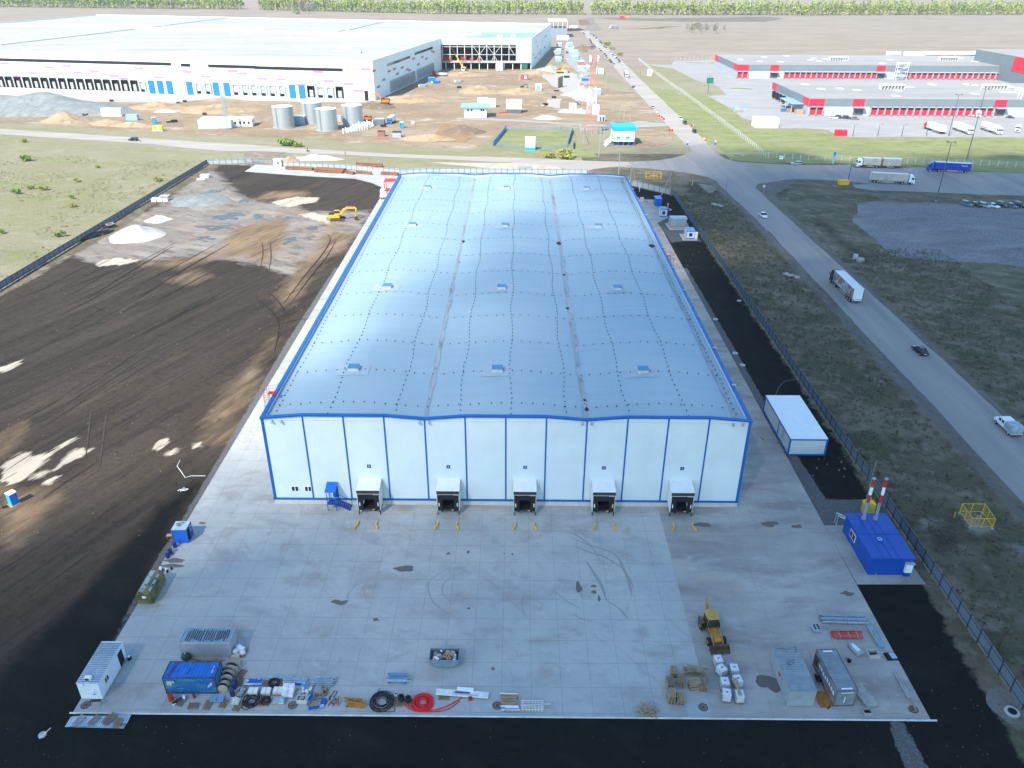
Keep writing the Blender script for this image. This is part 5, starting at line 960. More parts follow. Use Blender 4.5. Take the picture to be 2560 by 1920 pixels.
MB().box(-.2,.4,1.501,1.53,1.3,1.7).build('red_patch',m_red,c);b=MB();b.tube([(2.9,1.3,2.58),(3.0,.6,2.6),(2.8,-.2,2.6),(2.9,-1,2.9)],.02,5);b.tube([(.9+.4*math.cos(a*.6),.1+.5*math.sin(a*.5),2.58)for a in range(24)],.015,4);b.tube([(2.3,-1.0,2.56),(2.9,-1.0,3.2)],.03,4);b.build('roof_cable',m_hose,c)
c=container(6.1,2.45,2.6,m_cgrey,m_cgrey,mat('faded_rust_frame',(.13,.12,.12),.7,.1,.3,2),'grey-blue shipping container with painted letters and rusty corners on the right',doors=True);c.location=(38.95,-34.3,PZ);c.rotation_euler.z=rad(93)
b=MB();R5=random.Random(3)
for k in range(9):b.cb((2.0-.55*k,1.235,1.55+R5.uniform(-.1,.1)),(.38,.01,.5),0,R5.uniform(-.3,.3))
b.build('painted_letters',m_wpaint,c);b=MB()
for k in range(4):b.cb((-.7-.5*k,1.24,1.0),(.3,.012,.45))
b.build('orange_letters',mat('orange_lettering',(.5,.13,.06),.6),c);MB().cb((2.3,1.35,1.5),(1.0,.06,1.1)).build('shutter',m_rust,c)
for a_,s_ in(((-2.78,0,2.6),(.2,1.3,.01)),((2.7,0,2.6),(.2,1.1,.01)),((-3.06,0,2.2),(.02,1.4,.12)),((-3.06,.1,1.1),(.02,.1,.9))):MB().cb(a_,s_).build('painted_mark',m_wpaint,c)
goods('concrete_slab','flat grey concrete slab leaning low beside the right container','slab',d7(1345,1065,PZ),[('slab',m_conb,[(0,0,.22,1.5,3.2,.2)]),('bearer',m_woodd,[(0,-1.3,.06,1.4,.12,.12),(0,1.3,.06,1.4,.12,.12)])],.28)
goods('tub','small open concrete tub near the right yard corner','tub',d7(1380,1260,PZ),[('tub_side',m_conb,[(-.45,0,.18,.08,.7,.36),(.45,0,.18,.08,.7,.36),(0,-.35,.18,.82,.08,.36),(0,.35,.18,.82,.08,.36)]),('base',m_dark,[(0,0,.04,.8,.6,.04)])])
goods('rusty_board','rusty orange board on the ground between the two right cabins','board',d7(855,1100,PZ),[('board',m_orange,[(0,0,.06,1.6,2.2,.04)]),('tool',m_dark,[(.1,-1.2,.1,.5,.1,.1,.5)])],.1)
t=thing('wheelbarrow','black wheelbarrow tray leaning at the grey container','wheelbarrow',d7(785,880,PZ));b=MB();b.add([(-.35,-.55,.55),(.35,-.55,.55),(.3,.5,.55),(-.3,.5,.55),(-.2,-.35,.25),(.2,-.35,.25),(.18,.3,.25),(-.18,.3,.25)],[(4,5,6,7),(0,1,5,4),(1,2,6,5),(2,3,7,6),(3,0,4,7)]);b.build('tray',m_dark,t)
MB().axle((0,.7,.2),.08,.2,'X',14).build('wheel',m_tyre,t)
for x in(-.22,.22):MB().tube([(x,.7,.22),(x,-.3,.3),(x*1.3,-1.1,.6)],.025,5).build('handle',m_dark,t)
goods('canister','lone black canister right of the grey container','canister',d7(1165,650,PZ),[('can_body',m_dark,[(0,0,.25,.35,.3,.5)]),('cap',m_grey,[(.05,0,.53,.1,.1,.06)])],.4)
def bundle(f,a,b_,n,r,m,lab,name='pipe_bundle',h=2,wrap=None,w=None):
 A_,B_=f(*a,PZ),f(*b_,PZ);t=thing(name,lab,'pipes',(A_+B_)/2,heading(A_,B_));l=(B_-A_).length/2;R_=random.Random(int(a[0]))
 for j in range(h):
  for k in range(n):MB().tube([(-l*R_.uniform(.85,1),(k-n/2+.5)*r*2.1,.12+r+j*r*1.9),(l*R_.uniform(.85,1),(k-n/2+.5)*r*2.1,.12+r+j*r*1.9)],r,7).build('pipe',m if not isinstance(m,list)else m[(j+k)%len(m)],t)
 for x in(-.6,.6):MB().box(x*l-.06,x*l+.06,-n*r*1.1,n*r*1.1,0,.12).build('bearer',m_woodd,t)
 for x in(-.5,.1,.6):MB().box(x*l-.03,x*l+.03,-n*r*1.12,n*r*1.12,.1,.16+r*2*h).build('strap',wrap or m_film,t)
 return t
bundle(d7,(810,150),(1380,165),6,.10,[m_film,m_steel,mat('dusky_blue_pipe',(.10,.15,.24),.4)],'long film-wrapped bundle of silver-blue pipes, rearmost on the right',h=3)
bundle(d7,(945,350),(1330,352),4,.09,mat('coral_red_pipe',(.52,.08,.07),.5),'film-wrapped bundle of coral red pipes',h=2);bundle(d7,(930,300),(1320,300),3,.07,[mat('scarlet_pipe',(.60,.05,.02),.5),m_red],'loose orange-red pipes under the lying ladder',h=1)
t=thing('ladder','rusty ladder lying over the red pipes','ladder',d7(1145,290,PZ+.35));b=MB()
for y in(-.22,.22):b.tube([(-1.9,y,0),(1.9,y,.02)],.03,4)
b.build('rail',m_wood,t);b=MB()
for k in range(10):b.tube([(-1.7+.37*k,-.22,0),(-1.7+.37*k,.22,0)],.02,4)
b.build('rung',m_wood,t)
bundle(d7,(1400,225),(1570,500),6,.055,[m_lbp,mat('teal_pipe',(.10,.24,.33),.5),m_lbp],'bundle of light blue pipes with a yellow strip along the right yard edge',h=3)
MB().cb((0,0,0),(2.2,.13,.03)).build('yellow_strip',mat('ochre_strip',(.45,.27,.04),.6));o=COL.objects['yellow_strip'];o.location=d7(1455,340,PZ+.55);o.rotation_euler.z=heading(d7(1400,225),d7(1570,500));tag(o,'narrow ochre strip lying on the light blue pipe bundle','strip')
t=thing('wrapped_drum','film-wrapped pallet with round dark spools, left of the red pipes','wrapped load',d7(765,265,PZ));MB().cb((0,0,.3),(1.0,1.1,.5)).build('wrap',m_film,t,bevel=.15);b=MB()
for x,y in((-.22,-.3),(.22,-.3),(-.25,.02),(.25,.02),(-.2,.33),(.2,.33)):b.cyl(x,y,.55,.6,.13,10)
b.build('spool',m_dark,t)
t=thing('wrapped_glass','pointed film-wrapped stack of panes right of the grey container','wrapped load',d7(1240,510,PZ),.35);MB().prism([(-.5,-.9),(.55,-.9),(.35,.9),(-.1,1.1),(-.45,.5)],.1,.35,'XY').build('pane_stack',m_film,t);MB().prism([(-.3,-.5),(.3,-.5),(.15,.7),(-.15,.6)],.36,.5,'XY').build('wrap',m_pack,t);MB().cb((0,0,.05),(1.0,1.7,.1)).build('pallet',m_woodd,t)
goods('concrete_ring_box','open square concrete box near the right edge of the yard','concrete box',d7(1445,575,PZ),[('box_side',mat('pale_concrete',(.38,.38,.36),.9),[(-.65,0,.3,.12,1.0,.6),(.65,0,.3,.12,1.0,.6),(0,-.44,.3,1.18,.12,.6),(0,.44,.3,1.18,.12,.6)]),('base',m_dark,[(0,0,.05,1.1,.7,.06)])],.08)
goods('panel_pallet','dark pallet with a light panel on the right yard edge','pallet load',d7(1665,590,PZ),[('pallet',m_dark,[(0,0,.12,1.3,1.1,.2)]),('panel',m_lbp,[(.25,0,.25,.7,.9,.04)]),('dark_panel',m_dark,[(-.35,0,.25,.45,.9,.05)])],.1)
t=thing('concrete_post','long pale concrete posts lying along the right yard edge','posts',d7(1800,930,PZ),heading(d7(1730,790),d7(1890,1080)))
for y in(-.12,.12):MB().box(-1.9,1.9,y-.09,y+.09,.08,.24).build('post',m_conb,t)
goods('plank','long brown plank continuing the concrete posts','plank',d7(1935,1160,PZ),[('board',m_wood,[(0,0,.05,1.9,.14,.06)])],heading(d7(1900,1090),d7(1970,1230)))
# ---------------------------------------------------------------- boiler house group
m_cob=mat('cobalt_sheet',(.004,.062,.32),.4,0,.10,.8)
t=thing('boiler_house','bright blue boiler house with a window and two striped chimneys','boiler house',(0,0,PZ));MB().box(50.55,56.3,-15.35,-5.7,0,3.0).build('wall',m_cob,t)
rf=MB().box(50.35,56.45,-15.6,-5.5,3.005,3.15).build('roof',m_cob,t);b=MB()
for x in(52.0,53.1,54.2):b.box(x,x+.06,-15.55,-5.55,3.151,3.19)
b.box(50.4,56.4,-10.4,-10.34,3.152,3.195);b.build('seam',m_cob,rf)
MB().tube([(53.0+.28*math.cos(a*math.pi/10),-11.6+.28*math.sin(a*math.pi/10),3.3)for a in range(20)],.07,6,close=True).build('roof_vent',mat('vent_blue_white',(.25,.42,.6),.4),rf)
f=MB().box(50.5,50.549,-9.9,-8.0,1.1,2.3).build('window',m_wpaint,t);b=MB();b.box(50.48,50.499,-9.78,-9.02,1.22,2.18);b.box(50.48,50.499,-8.9,-8.12,1.22,2.18);b.build('pane',m_glass,f)
MB().box(55.3,56.25,-15.75,-15.355,.75,2.3).build('vent_box',m_wpaint,t);MB().box(55.2,56.4,-15.95,-15.36,2.31,2.38).build('canopy',m_grey,t);MB().box(55.35,56.2,-15.65,-15.356,0,.74).build('vent_base',m_cob,t)
MB().tube([(51.6,-15.5,.45),(51.6,-15.5,0)],.06,6).build('drain_pipe',m_steel,t)
m_chr=mat('chimney_red',(.42,.03,.02),.5);m_chw=m_wpaint
for x in(52.55,54.3):
 b=MB();b.mat(0).cyl(x,-6.95,3.1,6.2,.21,16);b.mat(1).cyl(x,-6.95,6.2,7.6,.225,16);b.mat(2).cyl(x,-6.95,7.6,8.95,.225,16);b.mat(1).cyl(x,-6.95,8.95,10.25,.225,16)
 ch=b.build('chimney',[m_steel,m_chr,m_chw],t);MB().cyl(x,-6.95,10.25,10.4,.25,16).build('cap',m_steel,ch);MB().cyl(x,-6.95,3.16,3.5,.32,16).build('collar',m_steel,ch)
MB().tube([(53.1,-5.3,0),(53.1,-5.3,12.4)],[.07,.02],6).build('lightning_rod',m_steel,t)
b=MB()
for y in(-3.9,-4.6):b.tube([(50.0,y,0),(50.0,y,1.9),(50.9,y-.8,1.9),(50.9,-5.7,1.2)],.13,8)
b.build('silver_pipe',m_steel,t)
t=thing('gas_cabinet','yellow gas cabinet behind the blue boiler house','gas cabinet',(55.9,-1.2,.03),.0);MB().box(-.7,.9,-.6,.6,.25,1.9).build('case',m_yel,t);MB().prism([(-.8,1.91),(1.0,1.91),(.1,2.25)],-.65,.65,'XZ').build('roof',m_yel,t)
for x in(-.6,.8):MB().box(x-.05,x+.05,-.5,.5,0,.249).build('leg',m_yel,t)
b=MB();b.tube([(1.1,-.3,0),(1.1,-.3,1.3),(.9,-.3,1.3)],.05,6);b.tube([(.6,.7,0),(.6,.7,2.4)],.05,6);b.build('gas_pipe',m_yel,t)
t=thing('annex_building','white flat-roofed annex with blue corner frames beside the yard','annex',(51.75,22.4,PZ));w,l=3.15,7.6
MB().box(-w+.05,w-.05,-l+.05,l-.05,0,3.2).build('wall',lines_on(mat('pale_annex_panel',(.50,.54,.57),.5,0,.06,1),[(2,1.05,0,.02,.3)],col=(.3,.33,.36)),t);MB().box(-w-.05,w+.05,-l-.05,l+.05,3.3,3.42).build('roof',ribs(mat('white_flat_roof',(.70,.74,.76),.5,0,.04,1),'Y',.3,.02),t)
b=MB()
for sx in(-1,1):
 for sy in(-1,1):b.box(sx*w-.12,sx*w+.12,sy*l-.12,sy*l+.12,0,3.04)
for sy in(-1,1):b.box(-w+.121,w-.121,sy*l-.08,sy*l+.08,0,.22);b.box(-w,w,sy*l-.1,sy*l+.1,3.05,3.29)
for sx in(-1,1):b.box(sx*w-.08,sx*w+.08,-l+.121,l-.121,0,.22);b.box(sx*w-.1,sx*w+.1,-l,l,3.05,3.29)
b.box(-w-.06,-w+.04,-1.2,-1.1,.23,3.04);b.build('frame',m_blue,t);MB().box(-w-.03,-w+.03,-4.2,-3.3,1.0,2.6).build('door',m_grey,t);MB().cyl(-.4,-l-.03,.8,.81,.12,10).build('wall_vent',m_grey,t)
goods('red_cloth','small red cloth at the near corner of the white annex','cloth',n4(175,905,PZ),[('cloth',m_red,[(0,0,.05,.5,.25,.1,.2)])])
b=MB().tube([n4(60,385,.05),n4(95,300,.05),n4(145,250,.05),n4(262,232,.4)],.03,5);tag(b.build('cable',m_conb),'thin pale cable running from the annex to the fence','cable')
t=thing('valve_cage','yellow mesh cage round a gas valve in the rough grass','cage',(72,-2.9,0),.0);b=MB();P4=[(-1.7,1.7),(1.8,1.7),(1.4,-2.0),(-1.9,-1.8)]
for(x,y)in P4+[(0,1.7),(1.6,0),(-.2,-1.9),(-1.8,0)]:b.tube([(x,y,.1),(x,y,1.9)],.055,4)
for z in(.4,1.9):b.tube([(x,y,z)for x,y in P4],.05,4,close=True)
b.build('frame',m_yel,t);b=MB()
for i in range(4):
 a,c=Vector((*P4[i],0)),Vector((*P4[(i+1)%4],0))
 for k in range(1,20):p=a.lerp(c,k/20);b.tube([(p.x,p.y,.4),(p.x,p.y,1.9)],.012,3)
b.build('mesh',m_yel,t);b=MB()
for(x,y)in P4:b.cb((x,y,.1),(.35,.35,.2))
b.build('footing',m_conb,t);MB().tube([(0,0,0),(0,0,.9),(.6,0,.9),(.6,0,0)],.06,6).build('valve_pipe',m_yel,t)
goods('marker_post','short yellow marker post left of the valve cage','marker',e1(1605,190,0),[('post',m_yel,[(0,0,.5,.12,.12,1.0)]),('plate',m_yel,[(0,0,.95,.2,.05,.2)])])
# guard cabins and transformers on the right
t=cabin(4.4,2.2,2.7,m_bpanel,mat('cobalt_roof',(.015,.13,.55),.4),'narrow blue shelter with an open front near the far right fence',name='shelter');t.location=(51.4,176,PZ);t.rotation_euler.z=rad(90);MB().box(-1.2,1.9,1.101,1.12,.3,2.2).build('opening',m_glass,t)
def gencab(x,y,w,l,lab,white=True):
 t=thing('generator_cabin',lab,'generator cabin',(x,y,PZ));MB().box(-w/2,w/2,-l/2,l/2,.1,2.55).build('wall',m_cwhite,t);MB().box(-w/2-.03,w/2+.03,-l/2-.03,l/2+.03,2.56,2.66).build('roof',mat('steel_blue_roof',(.09,.24,.46),.45),t);b=MB()
 for sx in(-1,1):
  for sy in(-1,1):b.box(sx*w/2-.06,sx*w/2+.06,sy*l/2-.06,sy*l/2+.06,0,2.55)
 b.box(-w/2,w/2,-l/2-.05,-l/2-.004,.1,.3);b.box(-w/2,w/2,-l/2-.05,-l/2-.004,2.3,2.5);b.build('frame',mat('mid_blue_frame',(.03,.14,.42),.5),t);MB().box(-.5,.5,-l/2-.04,-l/2-.005,.8,1.9).build('grille',mat('navy_grille',(.01,.02,.14),.5),t)
 b=MB();b.tube([(-.4,0,2.7),(-.4,.8,2.9)],.07,6);b.tube([(.3,-.3,2.7),(.3,.7,2.9)],.07,6);b.build('exhaust',m_steel,t);return t
gencab(51.05,162.4,2.3,3.2,'white and blue generator cabin beside the blue shelter');t=gencab(55.4,138.3,2.6,3.6,'blue-roofed generator cabin with a white cabinet at its corner');MB().box(1.3,2.0,-2.5,-1.85,.1,2.3).build('cabinet',m_wpaint,t)
t=thing('transformer_house','grey metal transformer house with a pitched lid, between the generator cabins','transformer',(54.1,151.6,PZ));MB().box(-2.6,2.6,-1.7,1.7,.2,2.4).build('wall',m_grey,t);MB().prism([(-1.8,2.41),(1.8,2.41),(1.8,2.5),(0,2.75),(-1.8,2.5)],-2.7,2.7,'YZ').build('roof',mat('pale_metal_lid',(.36,.45,.52),.4,.2),t);MB().box(-2.9,2.9,-2.0,2.0,0,.19).build('plinth',m_conb,t)
b=MB();b.box(-.02,.02,-1.73,-1.701,.3,2.3);b.build('door_seam',m_dark,t)
def vent(f,x,y,lab):
 t=thing('vent_pipe',lab,'vent pipe',f(x,y,.03));MB().tube([(0,0,0),(0,0,1.2)],.09,8).build('pipe',m_wpaint,t);MB().cyl(0,0,1.2,1.75,.2,10).build('head',m_wpaint,t);MB().cyl(0,0,1.4,1.5,.215,10).build('band',m_red,t)
vent(m3,1345,418,'white vent pipe beside the generator cabin');vent(m3,1100,272,'white vent pipe in the far corner soil')
goods('concrete_blocks','two round pale concrete blocks behind the warehouse corner','concrete blocks',m3(1100,355,PZ),[('block',m_cream,[(-.9,0,.6,1.2,1.2,1.2),(.9,.1,.6,1.3,1.2,1.2)]),('rubble',m_conb,[(2.4,-.9,.2,1.0,.6,.3,.3)])])
m_well=mat('well_concrete',(.42,.42,.40),.9)
for f,x,y,r,lab in[(m3,1962,1218,.6,'pale round well cover in the black strip near the fence'),(m3,1757,1377,.6,'round well cover close to the gravel edge'),(n3,1928,12,.6,'round well cover beside the pad near the warehouse corner'),(n3,1990,115,.6,'small round well cover nearest the annex'),(m3,1350,430,1.2,'wide round well beside the generator cabin'),(e2,1440,1050,.8,'round white well ring in gravel at the bottom right corner')]:
 t=thing('well_cover',lab,'well cover',f(x,y,.03));MB().cyl(0,0,0,.14,r,18).build('ring',m_well,t);MB().cyl(0,0,.141,.19,r*.6,14).build('lid',m_grey if r<.7 else m_dark,t)
sheet('gravel_patch',around(e2(1410,990),2.3,2.6,8,20,0,.1),.04,layered('bare_gravel',(.17,.16,.145),[((.11,.10,.09),2,.5,.65,I,0,3,.8)]))
t=thing('portable_toilet','blue portable toilet with a white roof on the bare soil','portable toilet',(-76.9,-.6,.02),rad(-28));b=MB();b.box(-.55,.55,-.55,.55,.12,2.15);b.build('wall',mat('toilet_blue',(.02,.16,.55),.4),t);MB().prism([(-.6,2.16),(.6,2.16),(.45,2.3),(-.45,2.3)],-.6,.6,'XZ').build('roof',m_wpaint,t);MB().box(-.45,.45,-.58,-.551,.2,2.0).build('door',mat('sky_blue_door',(.03,.36,.70),.4),t);MB().box(-.7,.7,-.8,.7,0,.115).build('base',m_wood,t)
t=thing('well_cover','round grey well ring with a pale stick beside it, off the bottom left corner','well cover',F(92,1588,.02));MB().cyl(0,0,0,.12,.42,16).build('ring',m_well,t);MB().tube([(-.1,-.5,.1),(.75,.55,.5)],.035,5).build('stick',m_wpaint,t)
t=thing('branch_heap','dark scrap and sticks beside the portable toilet','scrap',(-77.9,-1.6,.02));b=MB()
for k in range(12):b.tube([(R5.uniform(-.6,.6),R5.uniform(-.5,.5),.05),(R5.uniform(-.6,.6),R5.uniform(-.5,.5),R5.uniform(.1,.5))],.03,4)
b.build('stick',m_dark,t)
goods('rubble_heap','small heap of pale rubble on the soil near the yard','rubble',n1(1585,1190,.02),[('stone',m_pack,[(R5.uniform(-.6,.6),R5.uniform(-.5,.5),.15,.5,.15,.1,R5.uniform(0,3))for k in range(12)])])
b=MB().tube([n1(1555,935,.05),n1(1530,985,.05),n1(1570,1040,.05),n1(1600,1085,.05),n1(1650,1070,.05),n1(1775,1070,.05)],.05,5);tag(b.build('cable',m_pack),'pale cable snaking across the black soil left of the yard','cable')
t=thing('bucket_row','small white and black buckets behind the camouflaged van body','buckets',d8(740,935,PZ))
for k,(x,y)in enumerate([(-.75,.1),(-.4,-.1),(0,0),(.65,.25),(-.95,.3),(.3,-.35)]):MB().cyl(x,y,0,.35,.14,10).build('bucket',m_wpaint if k%2==0 else m_dark,t)
goods('garden_chair','orange seat standing among the barrels by the blue cabin','seat',d8(790,620,PZ),[('seat',m_orange,[(0,0,.5,.35,.35,.05)]),('leg',m_dark,[(-.15,-.15,.25,.04,.04,.5),(.15,-.15,.25,.04,.04,.5),(-.15,.15,.25,.04,.04,.5),(.15,.15,.25,.04,.04,.5)])])
goods('washing_stand','rough pale table top beside the small blue cabin','table',d8(800,420,.02),[('table_top',m_wood,[(0,0,.6,.8,.6,.06)]),('leg',m_woodd,[(-.3,-.2,.3,.06,.06,.58),(.3,-.2,.3,.06,.06,.58),(-.3,.2,.3,.06,.06,.58),(.3,.2,.3,.06,.06,.58)])])
# ================================================================ VEHICLES AND MACHINES
m_tail=mat('tail_light_red',(.35,.01,.01),.3);m_lamp=mat('lamp_clear',(.6,.62,.6),.2);m_chas=mat('chassis_black',(.02,.02,.022),.7)
CP={}
def paint(n,c,r=.3,s=.5):
 if n not in CP:CP[n]=mat('car_paint_'+n,c,r,.1,.04,1,spec=s)
 return CP[n]
def wheels(t,xs,w,r,wd=.22,rim=m_grey,tn='wheel'):
 for x in xs:
  for s in(-1,1):
   o=MB().axle((x,s*(w-wd/2),r),wd,r,'Y',16).build(tn,m_tyre,t);MB().axle((x,s*(w-wd/2+.012),r),wd,r*.55,'Y',10).build('rim',rim,o)
def mk_car(kind='saloon',lights=True):
 t=thing('parked_car','car','car');l,w=(2.2,.88)if kind!='suv' else(2.3,.93)
 h,hr={'saloon':(.88,1.42),'estate':(.9,1.46),'suv':(1.02,1.72)}[kind]
 pr=[(-l,.35),(-l,.72),(-l+.12,h-.04),(-1.25,h),(1.0,h),(l-.35,h-.12),(l,.68),(l,.35),(l-.12,.22),(-l+.12,.22)]
 MB().prism(pr,-w,w,'XZ').build('body',CP['white'],t,bevel=.07)
 rf={'saloon':[(-1.6,h-.02),(-1.05,hr-.03),(-.75,hr),(.25,hr),(.45,hr-.05),(1.15,h-.02)],'estate':[(-2.1,h-.02),(-1.95,hr-.06),(-1.8,hr),(.25,hr),(.45,hr-.05),(1.15,h-.02)],'suv':[(-2.2,h-.02),(-2.05,hr-.06),(-1.8,hr),(.3,hr),(.5,hr-.06),(1.1,h-.02)]}[kind]
 b=MB();n=len(rf);tp=lambda z:w-.04-.2*(z-h)/(hr-h)
 b.add([(x,tp(z),z)for x,z in rf]+[(x,-tp(z),z)for x,z in rf],[tuple(range(n)),tuple(range(2*n-1,n-1,-1))]+[(i,n+i,n+(i+1)%n,(i+1)%n)for i in range(n)]);b.build('window_band',m_glass,t)
 x0,x1=rf[2][0]+.02,rf[-3][0]-.02;b=MB();b.prism([(x0-.18,hr-.045),(x0,hr+.012),(x1,hr+.012),(x1+.14,hr-.04)],-w+.22,w-.22,'XZ')
 for s in(-1,1):
  for xx in((x0+x1)/2,):b.box(xx-.05,xx+.05,s*(w-.155)-.06,s*(w-.155)+.05,h,hr-.01)
 b.build('roof',CP['white'],t);wheels(t,(-1.35,1.38),w+.01,.32)
 if lights:
  for s in(-1,1):MB().cb((l-.03,s*(w-.22),.66),(.1,.32,.14)).build('headlight',m_lamp,t);MB().cb((-l+.02,s*(w-.2),.72),(.08,.3,.14)).build('tail_light',m_tail,t)
  MB().cb((-l-.01,0,.55),(.03,.5,.12)).build('number_plate',m_wpaint,t);MB().cb((.78,w+.07,.95),(.12,.14,.1)).build('mirror',m_chas,t);MB().cb((.78,-w-.07,.95),(.12,.14,.1)).build('mirror',m_chas,t)
 return t
for n,c in dict(white=(.72,.73,.73),black=(.012,.013,.016),silver=(.36,.38,.40),grey=(.12,.13,.145),red=(.38,.02,.02),blue=(.03,.07,.22),dark=(.035,.04,.05),green=(.05,.12,.09)).items():paint(n,c)
cars={k:once(lambda k=k:mk_car(k))for k in('saloon','estate','suv')}
def car(kind,loc,rz,col,label,group=None):return cars[kind](loc,rz,label,{'body':CP[col],'roof':CP[col]},group=group)
N_=rad(90)
car('saloon',m4(1320,1672,.04)+Vector((0,.6,0)),rad(94),'black','black saloon driving away alone on the diagonal road')
car('saloon',m3(2168,490,.04),rad(-87),'white','white saloon on the road just before the junction')
car('estate',u4(243,662,.04),rad(175),'silver','silver estate car pulling away from the verge near the small sign')
car('suv',u1(1155,455,.05),rad(168),'black','black car stopped on the light road with a person behind it')
car('suv',u3(1575,385,.06),rad(-92),'black','dark van-like car nearest the junction on the far road')
for x,y,c,k,l in[(1493,310,'dark','suv','dark grey car following the white one towards the junction'),(1456,272,'white','saloon','white car in front of the dark grey car on the far road'),(1215,175,'silver','estate','silver car alone at the left kerb of the far road')]:car(k,u3(x,y,.06),rad(-90),c,l)
gp='cars parked in a row on the gravel lot'
for x,y,c,k,l in[(1712,395,'grey','suv','grey people carrier at the left end of the gravel lot row'),(1790,398,'black','saloon','black car second from the left in the gravel lot row'),(1868,405,'silver','estate','silver car left of the white one in the gravel lot row'),(1942,408,'white','saloon','white saloon in the gravel lot row'),(2016,402,'dark','suv','dark people carrier right of the white saloon'),(2098,408,'grey','saloon','grey saloon near the right end of the gravel lot row'),(2170,405,'black','suv','black off-roader at the right picture edge')]:
 car(k,m4(x,y,.05),rad(-62),c,l,gp)
gp='cars parked before the red and grey warehouse'
for x,y,c,k,l in[(570,265,'white','estate','white car at the left of the warehouse wall row'),(617,262,'dark','suv','dark car beside the white one at the warehouse wall'),(677,265,'black','suv','black car in the middle of the warehouse wall row'),(750,272,'grey','saloon','grey car by the loading ramp of the red warehouse')]:car(k,u4(x,y,.09),rad(-30),c,l,gp)
for x,y,c,k,l in[(1745,245,'silver','suv','silver van backed at the dark dock of the red warehouse'),(2090,260,'dark','saloon','dark car under the steel stair at the right picture edge')]:car(k,u4(x,y,.09),rad(-30),c,l)
# far road: two rows of parked cars, seen a few pixels tall
gp='cars parked along both sides of the far road';R6=random.Random(14);words=['first','second','third','fourth','fifth','sixth','seventh','eighth','ninth','tenth','eleventh','twelfth','thirteenth','fourteenth','fifteenth','sixteenth','seventeenth','eighteenth','nineteenth','twentieth']
def along(pts,n):
 L2=[0]
 for i in range(len(pts)-1):L2.append(L2[-1]+(pts[i+1]-pts[i]).length)
 for k in range(n):
  s=L2[-1]*k/(n-1)
  for i in range(len(pts)-1):
   if L2[i]<=s<=L2[i+1]+1e-6:yield pts[i].lerp(pts[i+1],(s-L2[i])/(L2[i+1]-L2[i]));break
def carrow(pts,n,side):
 for k,p in enumerate(along(pts,n)):
  c=R6.choice(['white','silver','white','grey','black','blue','dark','white','red']);kd=R6.choice(['saloon','estate','suv'])
  o=car(kd,p+Vector((R6.uniform(-.5,.5),R6.uniform(-1,1),.06)),rad(90+R6.uniform(-8,8)),c,'%s car, %s of the %s roadside row'%(c,words[k%20],side),gp)
carrow([t3(875,562),t3(800,478),t3(752,430)],9,'lower left');carrow([t3(715,410),t3(660,330),t3(615,288)],12,'upper left');carrow([t3(950,552),t3(880,485),t3(830,440)],9,'lower right');carrow([t3(810,415),t3(740,345),t3(680,295)],14,'upper right')
for x,y,c in[(1050,758,'green'),(1068,772,'white')]:car('estate',t3(x,y,.06),rad(95),c,'%s car stopped left of the far road beyond the dirt turning'%c)
for x,y,c in[(690,408,'dark'),(640,412,'white'),(600,405,'silver')]:car('saloon',t3(x,y,.08),rad(10),c,'%s car by the dark earth heap beside the far road'%c)
for x,y,c in[(475,460,'dark'),(480,510,'white'),(430,480,'silver'),(460,430,'white'),(530,405,'white')]:car('suv',t3(x,y,.08),rad(95),c,'%s car between the rows of site cabins, %s'%(c,'far right end' if x>500 else 'far end' if y<440 else 'near end' if y>500 else 'middle '+('left' if x<450 else 'right')))
car('saloon',e6(515,1028,.08),rad(10),'grey','grey car parked on the dirt left of the mast')
# trucks ------------------------------------------------------------------
m_tcab=mat('truck_cab_white',(.66,.69,.72),.35,0,.06,1,spec=.5);m_tblue=mat('truck_blue',(.012,.045,.36),.35,0,.08,1,spec=.5);m_tarp=mat('beige_tarpaulin',(.36,.34,.30),.6,0,.2,.5,stretch=(1,1,.4));m_tarpb=mat('blue_tarpaulin',(.012,.035,.30),.5,0,.12,.5);m_troof=mat('pale_trailer_roof',(.52,.58,.60),.5,0,.08,.6);m_tred=mat('truck_cab_red',(.55,.02,.04),.35)
def cab(t,x,m,h=3.6):
 """tractor cab whose nose is at x+1.15, facing +X"""
 b=MB().prism([(x-1.05,.95),(x-1.05,h-.25),(x-.9,h),(x+.35,h-.05),(x+.8,h-.75),(x+1.08,1.95),(x+1.15,1.3),(x+1.15,.45),(x+.3,.45),(x+.25,.95)],-1.22,1.22,'XZ').build('cab',m,t,bevel=.06)
 MB().prism([(x+.83,h-.83),(x+1.1,1.97),(x+1.13,1.97),(x+.86,h-.83)],-1.1,1.1,'XZ').build('windscreen',m_glass,b)
 for s in(-1,1):MB().prism([(x-.15,2.0),(x+.85,2.0),(x+.62,2.75),(x-.15,2.75)],s*1.222,s*1.235,'XZ').build('side_window',m_glass,b);MB().cb((x+1.12,s*1.36,2.3),(.12,.2,.6)).build('mirror',m_chas,b);MB().cb((x+1.16,s*.9,.75),(.04,.35,.2)).build('headlight',m_lamp,b)
 MB().cb((x+1.165,0,1.05),(.04,1.6,.55)).build('grille',m_chas,b)
